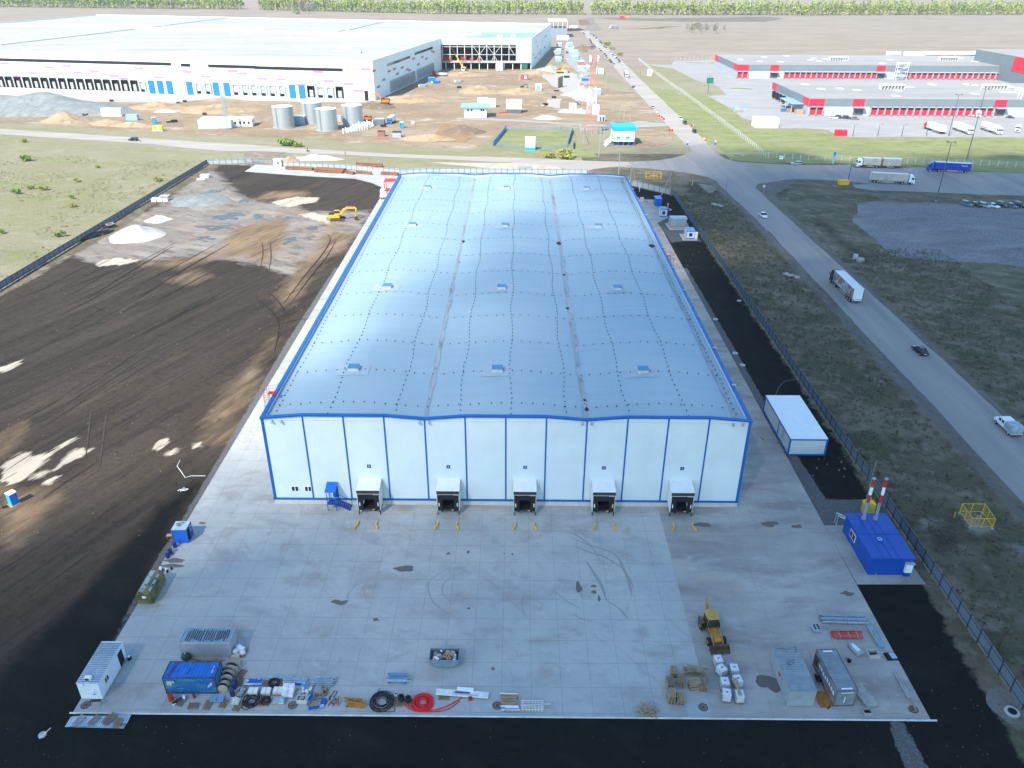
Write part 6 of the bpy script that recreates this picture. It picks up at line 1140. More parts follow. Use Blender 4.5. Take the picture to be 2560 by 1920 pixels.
def trailer(t,x0,x1,mw,mr,ax,h=3.95,z0=1.15,dbl=False):
 b=MB().box(x0,x1,-1.25,1.25,z0,h-.05).build('cargo_box',mw,t);MB().box(x0-.03,x1+.03,-1.28,1.28,h-.049,h).build('roof',mr,t)
 f=MB()
 for x in(x0,x1):
  for s in(-1,1):f.box(x-.05,x+.05,s*1.25-.04,s*1.25+.04,z0-.1,h-.05)
 f.box(x0,x1,-1.27,-1.2,z0-.16,z0-.001);f.box(x0,x1,1.2,1.27,z0-.16,z0-.001);f.build('frame',m_chas,t)
 MB().box(x0+.3,x1-.3,-.45,.45,.7,z0-.01).build('chassis',m_chas,t);k=MB();k.box(x0+.02-.05,x0-.052,-1.2,-.01,z0+.05,h-.1);k.box(x0-.03-.0,x0-.052,.01,1.2,z0+.05,h-.1);k.build('rear_door',mw if mw.name!='beige_tarpaulin' else m_troof,b)
 MB().box(x0+2.5 if ax=='r' else x0+3,(x0+x1)/2+1.8,-1.15,1.15,.55,.95).build('side_guard',m_grey,t)
def mk_semi(cabm,mw,mr,label,name='semi_truck'):
 t=thing(name,label,'lorry');cab(t,6.9,cabm);trailer(t,-8.0,5.55,mw,mr,'r');wheels(t,(7.05,),1.25,.5,.3);wheels(t,(3.6,),1.25,.5,.5);wheels(t,(-6.6,-5.3,-4.0),1.25,.5,.4)
 MB().box(2.6,7.2,-.45,.45,.55,.95).build('tractor_chassis',m_chas,t);b=MB();b.box(4.4,5.6,-1.15,-.6,.5,1.0);b.build('fuel_tank',m_steel,t);return t
def place(t,a,b,z=.04):t.location=((a.x+b.x)/2,(a.y+b.y)/2,z);t.rotation_euler.z=heading(a,b)
# blue lorry, cab to the left
A,B_=u4(1745,735),u4(1355,715)
t=mk_semi(m_tblue,m_tarpb,m_troof,'lorry with a blue cab and blue tarpaulin trailer facing left');place(t,A,B_);text('Gaastra',.75,Matrix.Translation((-5.6,1.262,3.0))@Matrix.Rotation(rad(180),4,'Z')@SX,m_wpaint,t)
# white cab, beige trailer facing right
t=mk_semi(m_tcab,m_tarp,m_troof,'lorry with white cab and beige tarpaulin trailer facing right, nearest the grass');place(t,m4(870,192),m4(1262,212))
# lorry with drawbar trailer facing left
t=thing('road_train','white-cabbed lorry pulling a second beige trailer, facing left','lorry');cab(t,8.2,m_tcab);trailer(t,-.3,6.95,m_tarp,m_troof,'x');trailer(t,-8.6,-1.0,m_tarp,m_troof,'x');wheels(t,(8.3,2.6,1.3),1.25,.5,.35);wheels(t,(-5.6,-4.3),1.25,.48,.35);MB().tube([(-1.2,0,.8),(.4,0,.8)],.08,6).build('drawbar',m_chas,t);place(t,u4(1165,695),u4(745,682))
# painted refrigerated lorry driving away on the road
m_mural=layered('mural_side',(.30,.12,.09),[((.36,.42,.45),.30,.48,.58,(1,1),0,3,.9),((.12,.16,.15),.45,.56,.62,I,0,8,.8),((.55,.50,.44),.7,.6,.66,I,0,5,.8)],bump=0,rough=.5)
t=mk_semi(m_chas,m_wpaint,m_troof,'lorry with dark cab and colourful painted side driving away up the road');a=m4(940,1250)+Vector((-1.3,.3,0));t.location=(86.9,a.y+8.1,.04);t.rotation_euler.z=rad(90)
MB().box(-7.9,5.4,1.255,1.262,1.2,3.85).build('mural',m_mural,t);b=MB()
for s in(-1,1):b.box(-8.062,-8.055,s*.6-.5,s*.6+.5,1.3,3.8)
b.build('rear_panel',m_cwhite,t);b=MB();b.box(-8.1,-8.03,-1.2,1.2,.8,1.05);b.build('bumper',m_wpaint,t);MB().box(-8.12,-8.101,-1.1,-.7,.85,1.0).build('tail_light',m_tail,t);MB().box(-8.12,-8.101,.7,1.1,.85,1.0).build('tail_light',m_tail,t)
# lorries in front of the red warehouse
for(x0,y0),(x1,y1),cm,lab in[((1528,405),(1345,345),m_tred,'white lorry with red cab, leftmost of three on the paved yard'),((1590,350),(1768,412),m_tcab,'white lorry in the middle on the paved yard, cab towards us'),((1830,350),(2018,412),m_tcab,'white lorry with red stripe, rightmost full one on the paved yard')]:
 t=mk_semi(cm,m_cwhite,m_troof,lab);place(t,u4(x0,y0,.08),u4(x1,y1,.08),.08)
 if x0==1830:MB().box(-7.8,-2,-1.262,-1.255,1.5,1.9).build('stripe',m_redh,t)
t=thing('tractor_unit','white lorry tractor alone at the right end of the paved yard','lorry');cab(t,1.2,m_tcab);wheels(t,(1.4,-2.0),1.25,.5,.4);MB().box(-3,1,-.45,.45,.55,1.0).build('chassis',m_chas,t);MB().box(-3.3,0,-1.2,1.2,1.2,3.2).build('cargo_box',m_cwhite,t);place(t,u4(2165,350),u4(2140,412),.08)
t=mk_semi(m_tcab,m_cwhite,m_troof,'white lorry backed onto a dock of the red warehouse');t.scale=(.6,1,.9);place(t,u4(1790,235),u4(1815,262),.08)
# pickup-like lorry with grey cover on the road
t=thing('pickup_truck','white crew-cab pickup with a grey tarpaulin cover on the road','pickup');cb_=MB().prism([(-.35,.55),(-.35,1.9),(-.2,2.05),(1.35,2.05),(1.95,1.35),(2.75,1.15),(2.85,.55)],-.95,.95,'XZ').build('cab',m_tcab,t,bevel=.06)
for s in(-1,1):
 for x in(-.1,.75):MB().box(x,x+.65,s*.952-.004,s*.952+.004,1.3,1.8).build('side_window',m_glass,cb_)
MB().prism([(-2.9,.9),(-2.9,1.8),(-2.6,2.25),(-.8,2.25),(-.42,1.8),(-.42,.9)],-1.05,1.05,'XZ').build('tarpaulin',mat('grey_tarp',(.26,.31,.36),.5,0,.25,1.5),t,bevel=.1);MB().box(-2.95,-.4,-1.08,1.08,.6,.899).build('load_bed',m_grey,t);wheels(t,(2.0,-1.9),1.0,.38,.24);MB().cb((-2.97,0,.5),(.06,1.6,.15)).build('bumper',m_chas,t)
a=n4(2080,700);t.location=(a.x+.2,a.y+1.2,.04);t.rotation_euler.z=rad(92)
# box truck at the far left of the warehouse
t=thing('box_truck','small white box truck beside the red stair tower','lorry');MB().box(-2.6,1.9,-1.1,1.1,.9,3.2).build('cargo_box',m_wpaint,t);MB().prism([(1.95,.6),(1.95,2.4),(2.6,2.4),(3.3,1.6),(3.5,.6)],-1.0,1.0,'XZ').build('cab',m_tcab,t);wheels(t,(2.6,-1.7),1.05,.42,.3);b=MB();b.tube([(-2.62,.45*math.cos(a),2.1+.45*math.sin(a))for a in[i*.52 for i in range(12)]],.04,4,close=True);b.cb((-2.62,0,2.1),(.03,.9,.06));b.build('round_mark',mat('pink_mark',(.5,.22,.35),.5),t);a=m2(1108,345);t.location=(a.x-.3,a.y+2.6,.1);t.rotation_euler.z=rad(92)
# excavators ---------------------------------------------------------------
def mk_excavator(m,label,name='excavator'):
 t=thing(name,label,'excavator')
 for s in(-1,1):
  b=MB();b.prism([(-2.0,.1),(-2.25,.45),(-2.0,.85),(2.0,.85),(2.25,.45),(2.0,.1)],s*1.25-.28,s*1.25+.28,'XZ');tr_=b.build('track',mat('track_steel',(.07,.055,.045),.8),t);b=MB()
  for k in range(5):b.axle((-1.7+.85*k,s*1.25,.42),.6,.22,'Y',10)
  b.build('roller',m_rust,tr_)
 MB().box(-1,1,-.9,.9,.5,1.0).build('undercarriage',m_chas,t)
 MB().prism([(-2.6,1.05),(-2.75,1.5),(-2.6,2.15),(.7,2.15),(.9,1.05)],-1.35,1.35,'XZ').build('body',m,t,bevel=.06);MB().box(-2.5,-.9,-1.2,1.2,2.16,2.4).build('engine_cover',m_chas,t)
 MB().prism([(-.75,2.16),(-.7,3.0),(.6,3.0),(1.2,2.2),(1.1,1.3),(.91,1.3),(.91,2.16)],.35,1.3,'XZ').build('cab',m_glass,t);MB().box(-.75,.62,.3,1.34,3.01,3.08).build('cab_roof',m,t)
 def arm(nm,pts,rs,mm):b=MB();b.tube(pts,rs,4);return b.build(nm,mm,t)
 arm('boom',[(.6,-.2,1.6),(2.2,-.2,3.6),(3.3,-.2,4.1),(5.9,-.2,4.0)],[.3,.42,.42,.25],m);arm('stick',[(5.6,-.2,4.4),(6.1,-.2,3.8),(5.7,-.2,1.2)],[.16,.3,.2],m);arm('cylinder',[(3.0,-.2,4.6),(5.5,-.2,4.5)],.07,m_steel);arm('cylinder',[(1.0,.15,1.7),(2.4,.1,3.3)],.08,m_steel)
 MB().prism([(5.3,.9),(5.4,.3),(5.9,.02),(6.3,.2),(6.35,.9),(5.9,1.3)],-.85,.45,'XZ').build('bucket',m_rust,t);return t
m_exy=mat('digger_yellow',(.62,.34,.02),.45,0,.12,1);m_exo=mat('digger_orange',(.60,.17,.03),.45,0,.12,1)
t=mk_excavator(m_exy,'yellow tracked excavator standing on wet ground beside the warehouse');place(t,m2(640,535),m2(770,532),.02);t.scale=(1.05,1.05,1.0);a=m2(705,520);t.location=(a.x,a.y,.02)
# backhoe loader
t=thing('backhoe_loader','ochre yellow backhoe loader with a wide dirty front bucket','backhoe loader');m_bh=mat('loader_ochre',(.38,.185,.03),.5,0,.15,1.2)
MB().prism([(.0,.6),(.0,1.35),(1.9,1.25),(2.1,1.0),(2.1,.6)],-.42,.42,'XZ').build('bonnet',m_bh,t,bevel=.04);MB().box(-1.9,1.9,-.4,.4,.45,.75).build('chassis',m_chas,t)
c_=MB().prism([(-1.5,1.0),(-1.55,2.6),(-.1,2.6),(.15,1.5),(.05,1.0)],-.72,.72,'XZ').build('cab',m_glass,t)
MB().prism([(-1.75,-.55),(-1.55,-.78),(-.3,-.82),(.12,-.62),(.12,.62),(-.3,.82),(-1.55,.78),(-1.75,.55)],2.61,2.75,'XY').build('roof',mat('loader_roof',(.42,.26,.07),.5,0,.1,1),c_,bevel=.04)
b=MB()
for x in(-1.45,-.05):
 for y in(-.7,.7):b.box(x-.04,x+.04,y-.04,y+.04,1.0,2.6)
b.build('cab_pillar',m_bh,c_)
for x,r,wd in((-1.15,.75,.45),(1.55,.52,.36)):
 for s in(-1,1):o=MB().axle((x,s*.95,r),wd,r,'Y',20).build('wheel',m_tyre,t);MB().axle((x,s*.96,r),wd+.02,r*.5,'Y',12).build('rim',m_bh,o)
for s in(-1,1):MB().tube([(-.1,s*.62,1.35),(1.2,s*.62,1.3),(2.5,s*.6,.55)],[.1,.13,.1],4).build('loader_arm',m_bh,t);MB().box(-1.75,-.6,s*1.0-.18,s*1.0+.18,1.5,1.56).build('mudguard',m_bh,t)
b=MB();b.prism([(2.55,.15),(2.5,.8),(2.62,1.0),(2.72,.95),(2.62,.3),(3.3,.12),(3.3,.05),(2.6,.05)],-1.2,1.2,'XZ');b.build('front_bucket',mat('worn_bucket_steel',(.11,.075,.055),.7,.2,.3,2),t)
for s in(-1,1):MB().prism([(2.5,.1),(2.5,.95),(3.25,.12)],s*1.2-.02,s*1.2+.02,'XZ').build('bucket_cheek',m_rust,t)
MB().tube([(-1.9,0,.9),(-2.7,.12,2.6),(-3.2,.1,3.0)],[.2,.2,.14],4).build('boom',m_bh,t);MB().tube([(-3.2,.1,3.0),(-2.9,.25,1.6),(-2.5,.4,.9)],[.16,.14,.1],4).build('stick',m_bh,t);MB().prism([(-2.75,.5),(-2.2,.4),(-2.1,.8),(-2.6,1.0)],.15,.7,'XZ').build('rear_bucket',m_rust,t);MB().prism([(-1.3,1.25),(-.1,1.3),(.0,2.3),(-1.3,2.3)],-1.5,-1.46,'XZ').build('open_door',m_glass,t)
for s in(-1,1):MB().cb((-2.0,s*.75,.5),(.2,.18,.9)).build('stabiliser',m_bh,t)
a1,a2=d6(700,420,PZ),d6(800,740,PZ);t.rotation_euler.z=heading(a1,a2)+.12;a=d6(705,560,PZ);t.location=(a.x+.15,a.y+.1,PZ)
# people --------------------------------------------------------------------
def person(loc,rz,top,legs,label,arms='down',stride=.18):
 """one continuous skinned figure; clothes are coloured zones plus a jacket shell"""
 t=thing('person',label,'person',loc,rz)
 V=[(0,0,.95),(0,0,1.2),(0,0,1.42),(0,0,1.52),(.01,0,1.64),(.0,0,1.74),(0,.1,.9),(stride,.11,.5),(stride*.5,.12,.08),(stride*.5+.14,.12,.04),(0,-.1,.9),(-stride*.3,-.11,.5),(-stride,-.12,.08),(-stride+.14,-.12,.04),(0,.19,1.38),(-.04,.25,1.1),(.1,.26,.86),(.13,.26,.78),(0,-.19,1.38),(.06,-.25,1.1),(.22,-.24,.88),(.25,-.24,.8)]
 E_=[(0,1),(1,2),(2,3),(3,4),(4,5),(0,6),(6,7),(7,8),(8,9),(0,10),(10,11),(11,12),(12,13),(2,14),(14,15),(15,16),(16,17),(2,18),(18,19),(19,20),(20,21)]
 r=[.15,.15,.16,.06,.1,.075,.1,.07,.05,.045,.1,.07,.05,.045,.07,.05,.04,.035,.07,.05,.04,.035]
 me=bpy.data.meshes.new('body');me.from_pydata(V,E_,[]);o=bpy.data.objects.new('body',me);COL.objects.link(o);md=o.modifiers.new('skin','SKIN')
 for i,rr in enumerate(r):me.skin_vertices[0].data[i].radius=(rr,rr)
 me.skin_vertices[0].data[0].use_root=True;o.modifiers.new('sub','SUBSURF').levels=1
 dg=bpy.context.evaluated_depsgraph_get();m2_=bpy.data.meshes.new_from_object(o.evaluated_get(dg));bpy.data.objects.remove(o)
 for m in(mat('skin',(.42,.27,.20),.6),top,legs):m2_.materials.append(m)
 for p in m2_.polygons:z=p.center.z;p.material_index=2 if z<.95 else(1 if z<1.48 and abs(z-.8)>.0 and not(z<.86)else 0)
 o=bpy.data.objects.new('body',m2_);COL.objects.link(o);o.parent=t;MB().blob((-.02,0,1.71),.105,1,.05,1,(1,.95,.8)).build('hair',m_dark,t);return t
try:
 person(u1(1215,470,.05),rad(200),mat('orange_vest',(.62,.22,.04),.8),mat('dark_trousers',(.05,.05,.06),.8),'person in an orange vest standing behind the black car')
 person(u2(772,578,.05),rad(170),mat('red_jacket',(.55,.06,.06),.8),mat('red_trousers',(.35,.05,.05),.8),'person in red clothes walking along the light road')
except Exception as ex:print('PERSON',ex)
t=thing('motorcycle','dark motorcycle leaning on the light road','motorcycle',u2(452,555,.05),rad(160))
for x in(-.65,.65):MB().tube([(x+.28*math.cos(a*math.pi/8),0,.32+.28*math.sin(a*math.pi/8))for a in range(16)],.05,6,close=True).build('wheel',m_tyre,t)
MB().prism([(-.5,.45),(-.6,.75),(0,.8),(.4,.95),(.55,.7),(.3,.4)],-.14,.14,'XZ').build('body',m_chas,t,bevel=.03);MB().tube([(.5,-.35,1.05),(.45,0,1.0),(.5,.35,1.05)],.02,5).build('handlebar',m_steel,t);MB().tube([(.65,0,.32),(.45,0,1.0)],.03,5).build('fork',m_steel,t)
try:person(u2(445,545,.05)+Vector((0,.2,0)),rad(160),m_dark,mat('navy_trousers',(.03,.03,.06),.8),'person in dark clothes standing with the motorcycle')
except Exception as ex:print('PERSON',ex)
# ================================================================ BEYOND THE ROAD
def wallpt(fr,x,y,P0,P1):
 """point of the vertical wall through P0 and P1 seen at a pixel -> (metres along the wall, height)"""
 p=fr(x,y,0.0);d=(p-CAM);n=Vector((P1[1]-P0[1],P0[0]-P1[0],0)).normalized();t=(Vector((*P0[:2],0))-CAM).dot(n)/d.dot(n);q_=CAM+d*t
 u=Vector((P1[0]-P0[0],P1[1]-P0[1],0)).normalized();return(q_-Vector((*P0[:2],0))).dot(u),q_.z
def wallM(P0,P1):return Matrix.Translation((P0[0],P0[1],0))@Matrix.Rotation(math.atan2(P1[1]-P0[1],P1[0]-P0[0]),4,'Z')
def wbox(M,s0,s1,z0,z1,out=.15,inn=0,sgn=-1):return MB().box(s0,s1,min(sgn*out,-sgn*inn),max(sgn*out,-sgn*inn),z0,z1,M)
m_bw=lines_on(mat('far_white_panel',(.62,.68,.68),.6,0,.03,.1),[(2,3,0,.08,.12)],col=(.4,.4,.4));m_pink=mat('pink_panel',(.62,.20,.44),.6);m_pinkd=mat('shaded_pink_panel',(.42,.14,.20),.6)  # second pink is the first darkened for the building's shaded side walls
m_broof=layered('far_membrane_roof',(.36,.34,.315),[((.41,.395,.37),.02,.42,.6,(.4,2),-.17,301,.8),((.24,.245,.25),.04,.5,.62,(.3,3),-.17,302,.6),((.24,.33,.36),.018,.66,.72,(.3,3),-.17,303,.5),((.5,.5,.49),.5,.62,.7,I,0,304,.5)],bump=0,rough=.7)
H2=23.5;A0,A1,LW=(-87.5,414.3),(-545,496),None;S1=(-60.5,584.6);W1=(12.3,586.8);W2=(35,762);BL=G(240,36,H2)[:2];BR=G(1378,59,H2)[:2]
bt=thing('distribution_centre','immense white building with pink rectangles and an unfinished open steel end','warehouse',(0,0,0))
pol=[A0,S1,W1,W2,BR,BL,A1]
def wallpiece(P0,P1,z0,z1,m,nm='wall',th=.4):return wbox(wallM(P0,P1),0,math.hypot(P1[0]-P0[0],P1[1]-P0[1]),z0,z1,0,th).build(nm,m,bt)
MB().prism([(p[0],p[1])for p in pol],H2-1.0,H2-.9,'XY').build('roof',m_broof,bt)
for P0,P1 in((A1,A0),(A0,S1),(W1,BR),(BR,BL),(BL,A1)):wallpiece(P0,P1,0,H2,m_bw)
wallpiece(S1,(12.1,586.8),18.6,H2,m_bw);wallpiece((.4,586.4),(12.1,586.8),6.0,18.6,m_bw)
MFR=wallM(A1,A0);wd=Vector((A0[0]-A1[0],A0[1]-A1[1])).length
for f,l in((t1,[(40,548),(150,660),(290,630),(428,582),(578,570),(671,628),(820,615),(985,656),(1065,677),(1200,590),(1373,667),(1612,620),(1779,661),(2010,613),(2095,635)]),(t2,[(52,679),(216,685),(386,729),(537,621),(629,700),(798,725),(887,784),(950,597)])):
 for x,y in l:s,z=wallpt(f,x,y,A1,A0);wbox(MFR,s-3.4,s+3.4,z-.65,z+.65).build('pink_panel',m_pink,bt)
def winrow(f,a,b,n,M,P0,P1,k0,w=2.3,h=.9):
 s0,z0=wallpt(f,*a,P0,P1);s1,z1=wallpt(f,*b,P0,P1);mb_=MB();z0=z1=(z0+z1)/2
 for k in range(n):
  s=s0+(s1-s0)*k/(n-1)
  if k>=k0:wbox(M,s-w/2,s+w/2,z0-h,z0+h).build('window',m_glass,bt)
  else:mb_.box(s-w/2,s+w/2,-.15,0,z0-h,z0+h,M)
 if k0:tag(mb_.build('window_row',m_glass,bt),None,None,None,'stuff')
winrow(t1,(0,510),(1465,558),76,MFR,A1,A0,40);winrow(t1,(1575,562),(1630,563),4,MFR,A1,A0,0);winrow(t1,(1812,568),(2200,581),20,MFR,A1,A0,0);winrow(t2,(5,581),(735,607),36,MFR,A1,A0,0)
m_btarp=mat('blue_dock_tarp',(.01,.16,.62),.5)
def bdock(f,x,kind,M,P0,P1,y=735,w=3.6):
 s,z=wallpt(f,x,y,P0,P1)
 if kind=='b':wbox(M,s-w*.55,s+w*.55,.3,8.2,.6).build('tarpaulin',m_btarp,bt);return
 o=MB();[o.box(*q_,M)for q_ in((s-w/2-.4,s-w/2,-1.4,0,1,7.5),(s+w/2,s+w/2+.4,-1.4,0,1,7.5),(s-w/2-.4,s+w/2+.4,-1.4,0,7.5,8))];o=o.build('dock_shelter',m_dark if kind=='d' else m_grey if kind=='s' else m_bw,bt)
 (wbox(M,s-w/2+.01,s+w/2-.01,1.2,7.4,.2)if kind=='d' else wbox(M,s-w/2+.05,s+w/2-.05,1.2,5.6,.2)if kind=='s' else wbox(M,s-w/2+.3,s+w/2-.3,1.0,2.6,.3)).build('opening',m_black2,o)
 if kind=='d':wbox(M,s-.3*w,s+.42*w,1.5,5.4,.5,-.21).build('leveller',m_grey,o)
for x in(20,93,168,244,320,397,472,548,626,703,780,855,930,1007,1085,1165):bdock(t1,x,'d',MFR,A1,A0,735)
for x,k in((1243,'w'),(1317,'b'),(1393,'b'),(1472,'b'),(1643,'b'),(1725,'w'),(1803,'w'),(1870,'b'),(1963,'b'),(2043,'w'),(2123,'w'),(2200,'w')):bdock(t1,x,k,MFR,A1,A0,775)
for x,k in((72,'w'),(150,'w'),(232,'w'),(318,'b'),(400,'b'),(480,'d'),(562,'w'),(644,'w'),(725,'d')):bdock(t2,x,k,MFR,A1,A0,805)
s,z=wallpt(u2,955,70,A1,A0);wbox(MFR,s-1.2,s+1.2,0,6).build('door',m_dark,bt)
MSD=wallM(A0,S1)
for x,y in[(1018,611),(1058,750),(1105,689),(1150,615),(1196,595),(1222,637),(1262,583),(1307,600),(1327,607),(1402,556),(1437,492),(1472,507),(1362,506),(1519,440),(1536,450)]:s,z=wallpt(t2,x,y,A0,S1);wbox(MSD,s-3.2,s+3.2,z-.65,z+.65).build('pink_panel',m_pinkd,bt)
for a,b in(((1135,562),(1330,488)),((1370,467),(1525,408))):s0,z0=wallpt(t2,*a,A0,S1);s1,z1=wallpt(t2,*b,A0,S1);wbox(MSD,s0,s1,z0-.8,z0+.8).build('window_strip',m_glass,bt)
for k in range(12):bdock(t2,1165+k*17.5,'s',MSD,A0,S1,740-k*8,2.6)
for k in range(8):bdock(t2,1395+k*18,'s',MSD,A0,S1,650-k*8,2.6)
MWS=wallM(W1,BR);R7=random.Random(4)
for k in range(16):s=R7.uniform(8,150);z=R7.uniform(4,19);wbox(MWS,s-2.2,s+2.2,z-.8,z+.8,.15).build('pink_panel',m_pinkd,bt)
# open steel end
m_col=mat('steel_column_white',(.62,.62,.62),.5);wx=lambda e:-60.5+72.7*(e-20)/(1565-20)
MB().box(-59.8,.2,596,597,0,18.6).build('dark_interior_sheet',m_black2,bt);MB().box(-60,12,585.2,600,5.2,6.0).build('floor_slab',mat('raw_concrete',(.45,.43,.40),.9),bt);MB().box(-60,.4,587,596,17.9,18.5).build('ceiling',m_black2,bt);MB().box(-59,11,593,594,0,5.19).build('lower_void',m_black2,bt)  # black sheets put in for the shade inside the open end
for e in(40,168,295,420,548,675,803,930,1058,1185,1312,1436):MB().box(wx(e)-.25,wx(e)+.25,585.6,586.3,6.01,18.6).build('column',m_col,bt)
for z in(17.0,11.2):MB().box(wx(45),wx(1436),585.35,585.59,z,z+.35).build('beam',m_col,bt)
for a,b_,z0,z1 in((560,675,18,11.4),(790,675,18,11.4),(810,930,18,11.4),(1045,930,18,11.4),(675,745,11,6),(930,880,11,6),(930,990,11,6),(675,620,11,6),(1190,1280,18,11)):MB().tube([(wx(a),585.2,z0),(wx(b_),585.2,z1)],.2,4).build('brace',m_col,bt)
for k in range(10):x=wx(90+k*145);MB().box(x-.3,x+.3,586,586.6,0,5.2).build('column',m_col,bt)
for e,w,h in((120,7,4),(400,4,4.2),(540,2.5,3),(670,2,3.4)):x=wx(e);b=MB();[b.tube([(x-w/2+w*i/4,584.9,6),(x-w/2+w*i/4,584.9,6+h)],.14,4)for i in range(5)];[b.tube([(x-w/2,584.9,6.3+i),(x+w/2,584.9,6.3+i)],.14,4)for i in range(int(h))];b.build('red_scaffold',mat('scaffold_red',(.55,.12,.08),.6),bt)
# roof features
def ridge(f,a,b,m,nm,w=1.6,h=.8):p0,p1=f(*a,H2-.9),f(*b,H2-.9);L3=(p1-p0).length;MB().box(0,L3,-w/2,w/2,0,h,Matrix.Translation(p0)@Matrix.Rotation(heading(p0,p1),4,'Z')).build(nm,m,bt)
ridge(t1,(0,218),(2212,272),m_wpaint,'roof_upstand',3,1.2);ridge(t2,(0,275),(1650,312),m_wpaint,'roof_upstand',3,1.2)
for f,a,b in((t1,(0,390),(1150,256)),(t1,(1200,250),(1950,156)),(t2,(640,290),(760,262)),(t2,(790,262),(1100,188))):ridge(f,a,b,m_grey,'roof_gutter',2.2,.5)
MB().prism([e5(450,230,H2-.88)[:2],e5(1590,232,H2-.88)[:2],e5(1650,165,H2-.88)[:2],e5(560,160,H2-.88)[:2]],H2-.88,H2-.8,'XY').build('roof_membrane_patch',mat('teal_membrane',(.20,.36,.42),.6,0,.2,.1),bt)
for f,x,y,sz in[(e5,1035,225,5),(e5,1265,222,4),(e5,480,200,12),(e5,230,190,10),(e5,630,190,8)]:p=f(x,y,H2-.85);MB().cb((p.x,p.y,H2-.1),(sz,3,1.5)).build('insulation_stack',m_pack,bt)
p=t2(872,458,H2-.9);MB().cb((p.x,p.y,H2-.1),(6,4,1.8)).build('roof_unit',m_grey,bt)
R7=random.Random(6);b=MB()
for k in range(60):p=t1(R7.uniform(100,3300),R7.uniform(190,460),H2-.9);
for fr_,n_ in((t1,34),(t2,26)):
 for k in range(n_):
  y=R7.uniform(200,440);x=R7.uniform(50,2150 if fr_ is t1 else 950);p=fr_(x,y,H2-.88);MB().cb((p.x,p.y,H2-.84),(R7.uniform(3,6),R7.uniform(3,5),.06),.17).build('skylight',m_wpaint,bt)
o=thing('annex_hall','grey unfinished hall behind the end of the immense white building','hall',(0,0,0));p=t3(330,325);MB().box(p.x-2,p.x+20,p.y,p.y+45,0,10).build('wall',mat('mid_grey_wall',(.22,.25,.30),.6),o);b=MB()
for k in range(5):b.tube([(p.x-2+5.5*k,p.y,10),(p.x-2+5.5*k,p.y,18),(p.x-2+5.5*k,p.y+45,18)],.3,4)
b.box(p.x-2,p.x+20,p.y,p.y+45,17.6,18.1);b.build('steel_frame',m_col,o)
# ---------------------------------------------------------------- small builders for the site
def box_house(f,x,y,w,d,h,mw,mr,label,name='site_cabin',cat='cabin',rz=0,over=.1,group=None,win=0):
 t=thing(name,label,cat,f(x,y,.03),rz,group);MB().box(-w/2,w/2,0,d,0,h).build('wall',mw,t);MB().box(-w/2-over,w/2+over,-over,d+over,h+.005,h+.12+over*.2).build('roof',mr,t)
 for k in range(win):xx=-w/2+w*(k+.5)/win;MB().box(xx-.4,xx+.4,-.04,-.004,h*.45,h*.78).build('window',m_glass,t)
 return t
def mound(f,x,y,rx,ry,h,m,label,cat='heap',name='heap',seed=1,rz=0,flat=.0):
 vs,fs=[(0,0,h)],[];nr,na=9,26
 for i in range(1,nr+1):
  for k in range(na):
   a=2*math.pi*k/na;r=i/nr;e=1+.3*noise.noise(Vector((math.cos(a)*1.2,math.sin(a)*1.2,seed)));z=h*max(0,1-r**1.15)*(1+.5*noise.noise(Vector((math.cos(a)*r*2.5,math.sin(a)*r*2.5,seed+4))))
   if i==nr:z=-.1
   vs.append((rx*r*e*math.cos(a),ry*r*e*math.sin(a),z))
 fs+=[(0,1+k,1+(k+1)%na)for k in range(na)]
 for i in range(nr-1):fs+=[(1+i*na+k,1+(i+1)*na+k,1+(i+1)*na+(k+1)%na,1+i*na+(k+1)%na)for k in range(na)]
 o=MB().add(vs,fs).build(name,m,None,smooth=True);p=f(x,y,.02);o.location=p;o.rotation_euler.z=rz;return tag(o,label,cat)
m_gpile=layered('grey_aggregate',(.19,.205,.20),[((.25,.265,.255),.2,.45,.6,(1,1),0,3,.8),((.13,.14,.135),.6,.5,.65,(1,.3),.4,4,.6)],bump=.25,bscale=1)
m_spile=layered('pale_sand',(.46,.43,.38),[((.38,.35,.30),.5,.5,.65,I,0,3,.6)],bump=.15);m_dpile=layered('clay_heap',(.34,.25,.155),[((.24,.16,.095),.15,.5,.65,I,0,3,.8),((.44,.36,.26),.3,.55,.68,I,0,5,.7)],bump=.6,bscale=.5);m_bpile=layered('brown_heap',(.16,.12,.085),[((.24,.18,.12),.2,.5,.65,I,0,3,.8)],bump=.5,bscale=.5);m_lpile=layered('light_grit',(.38,.36,.33),[((.30,.28,.25),.3,.5,.65,I,0,3,.7)],bump=.3)
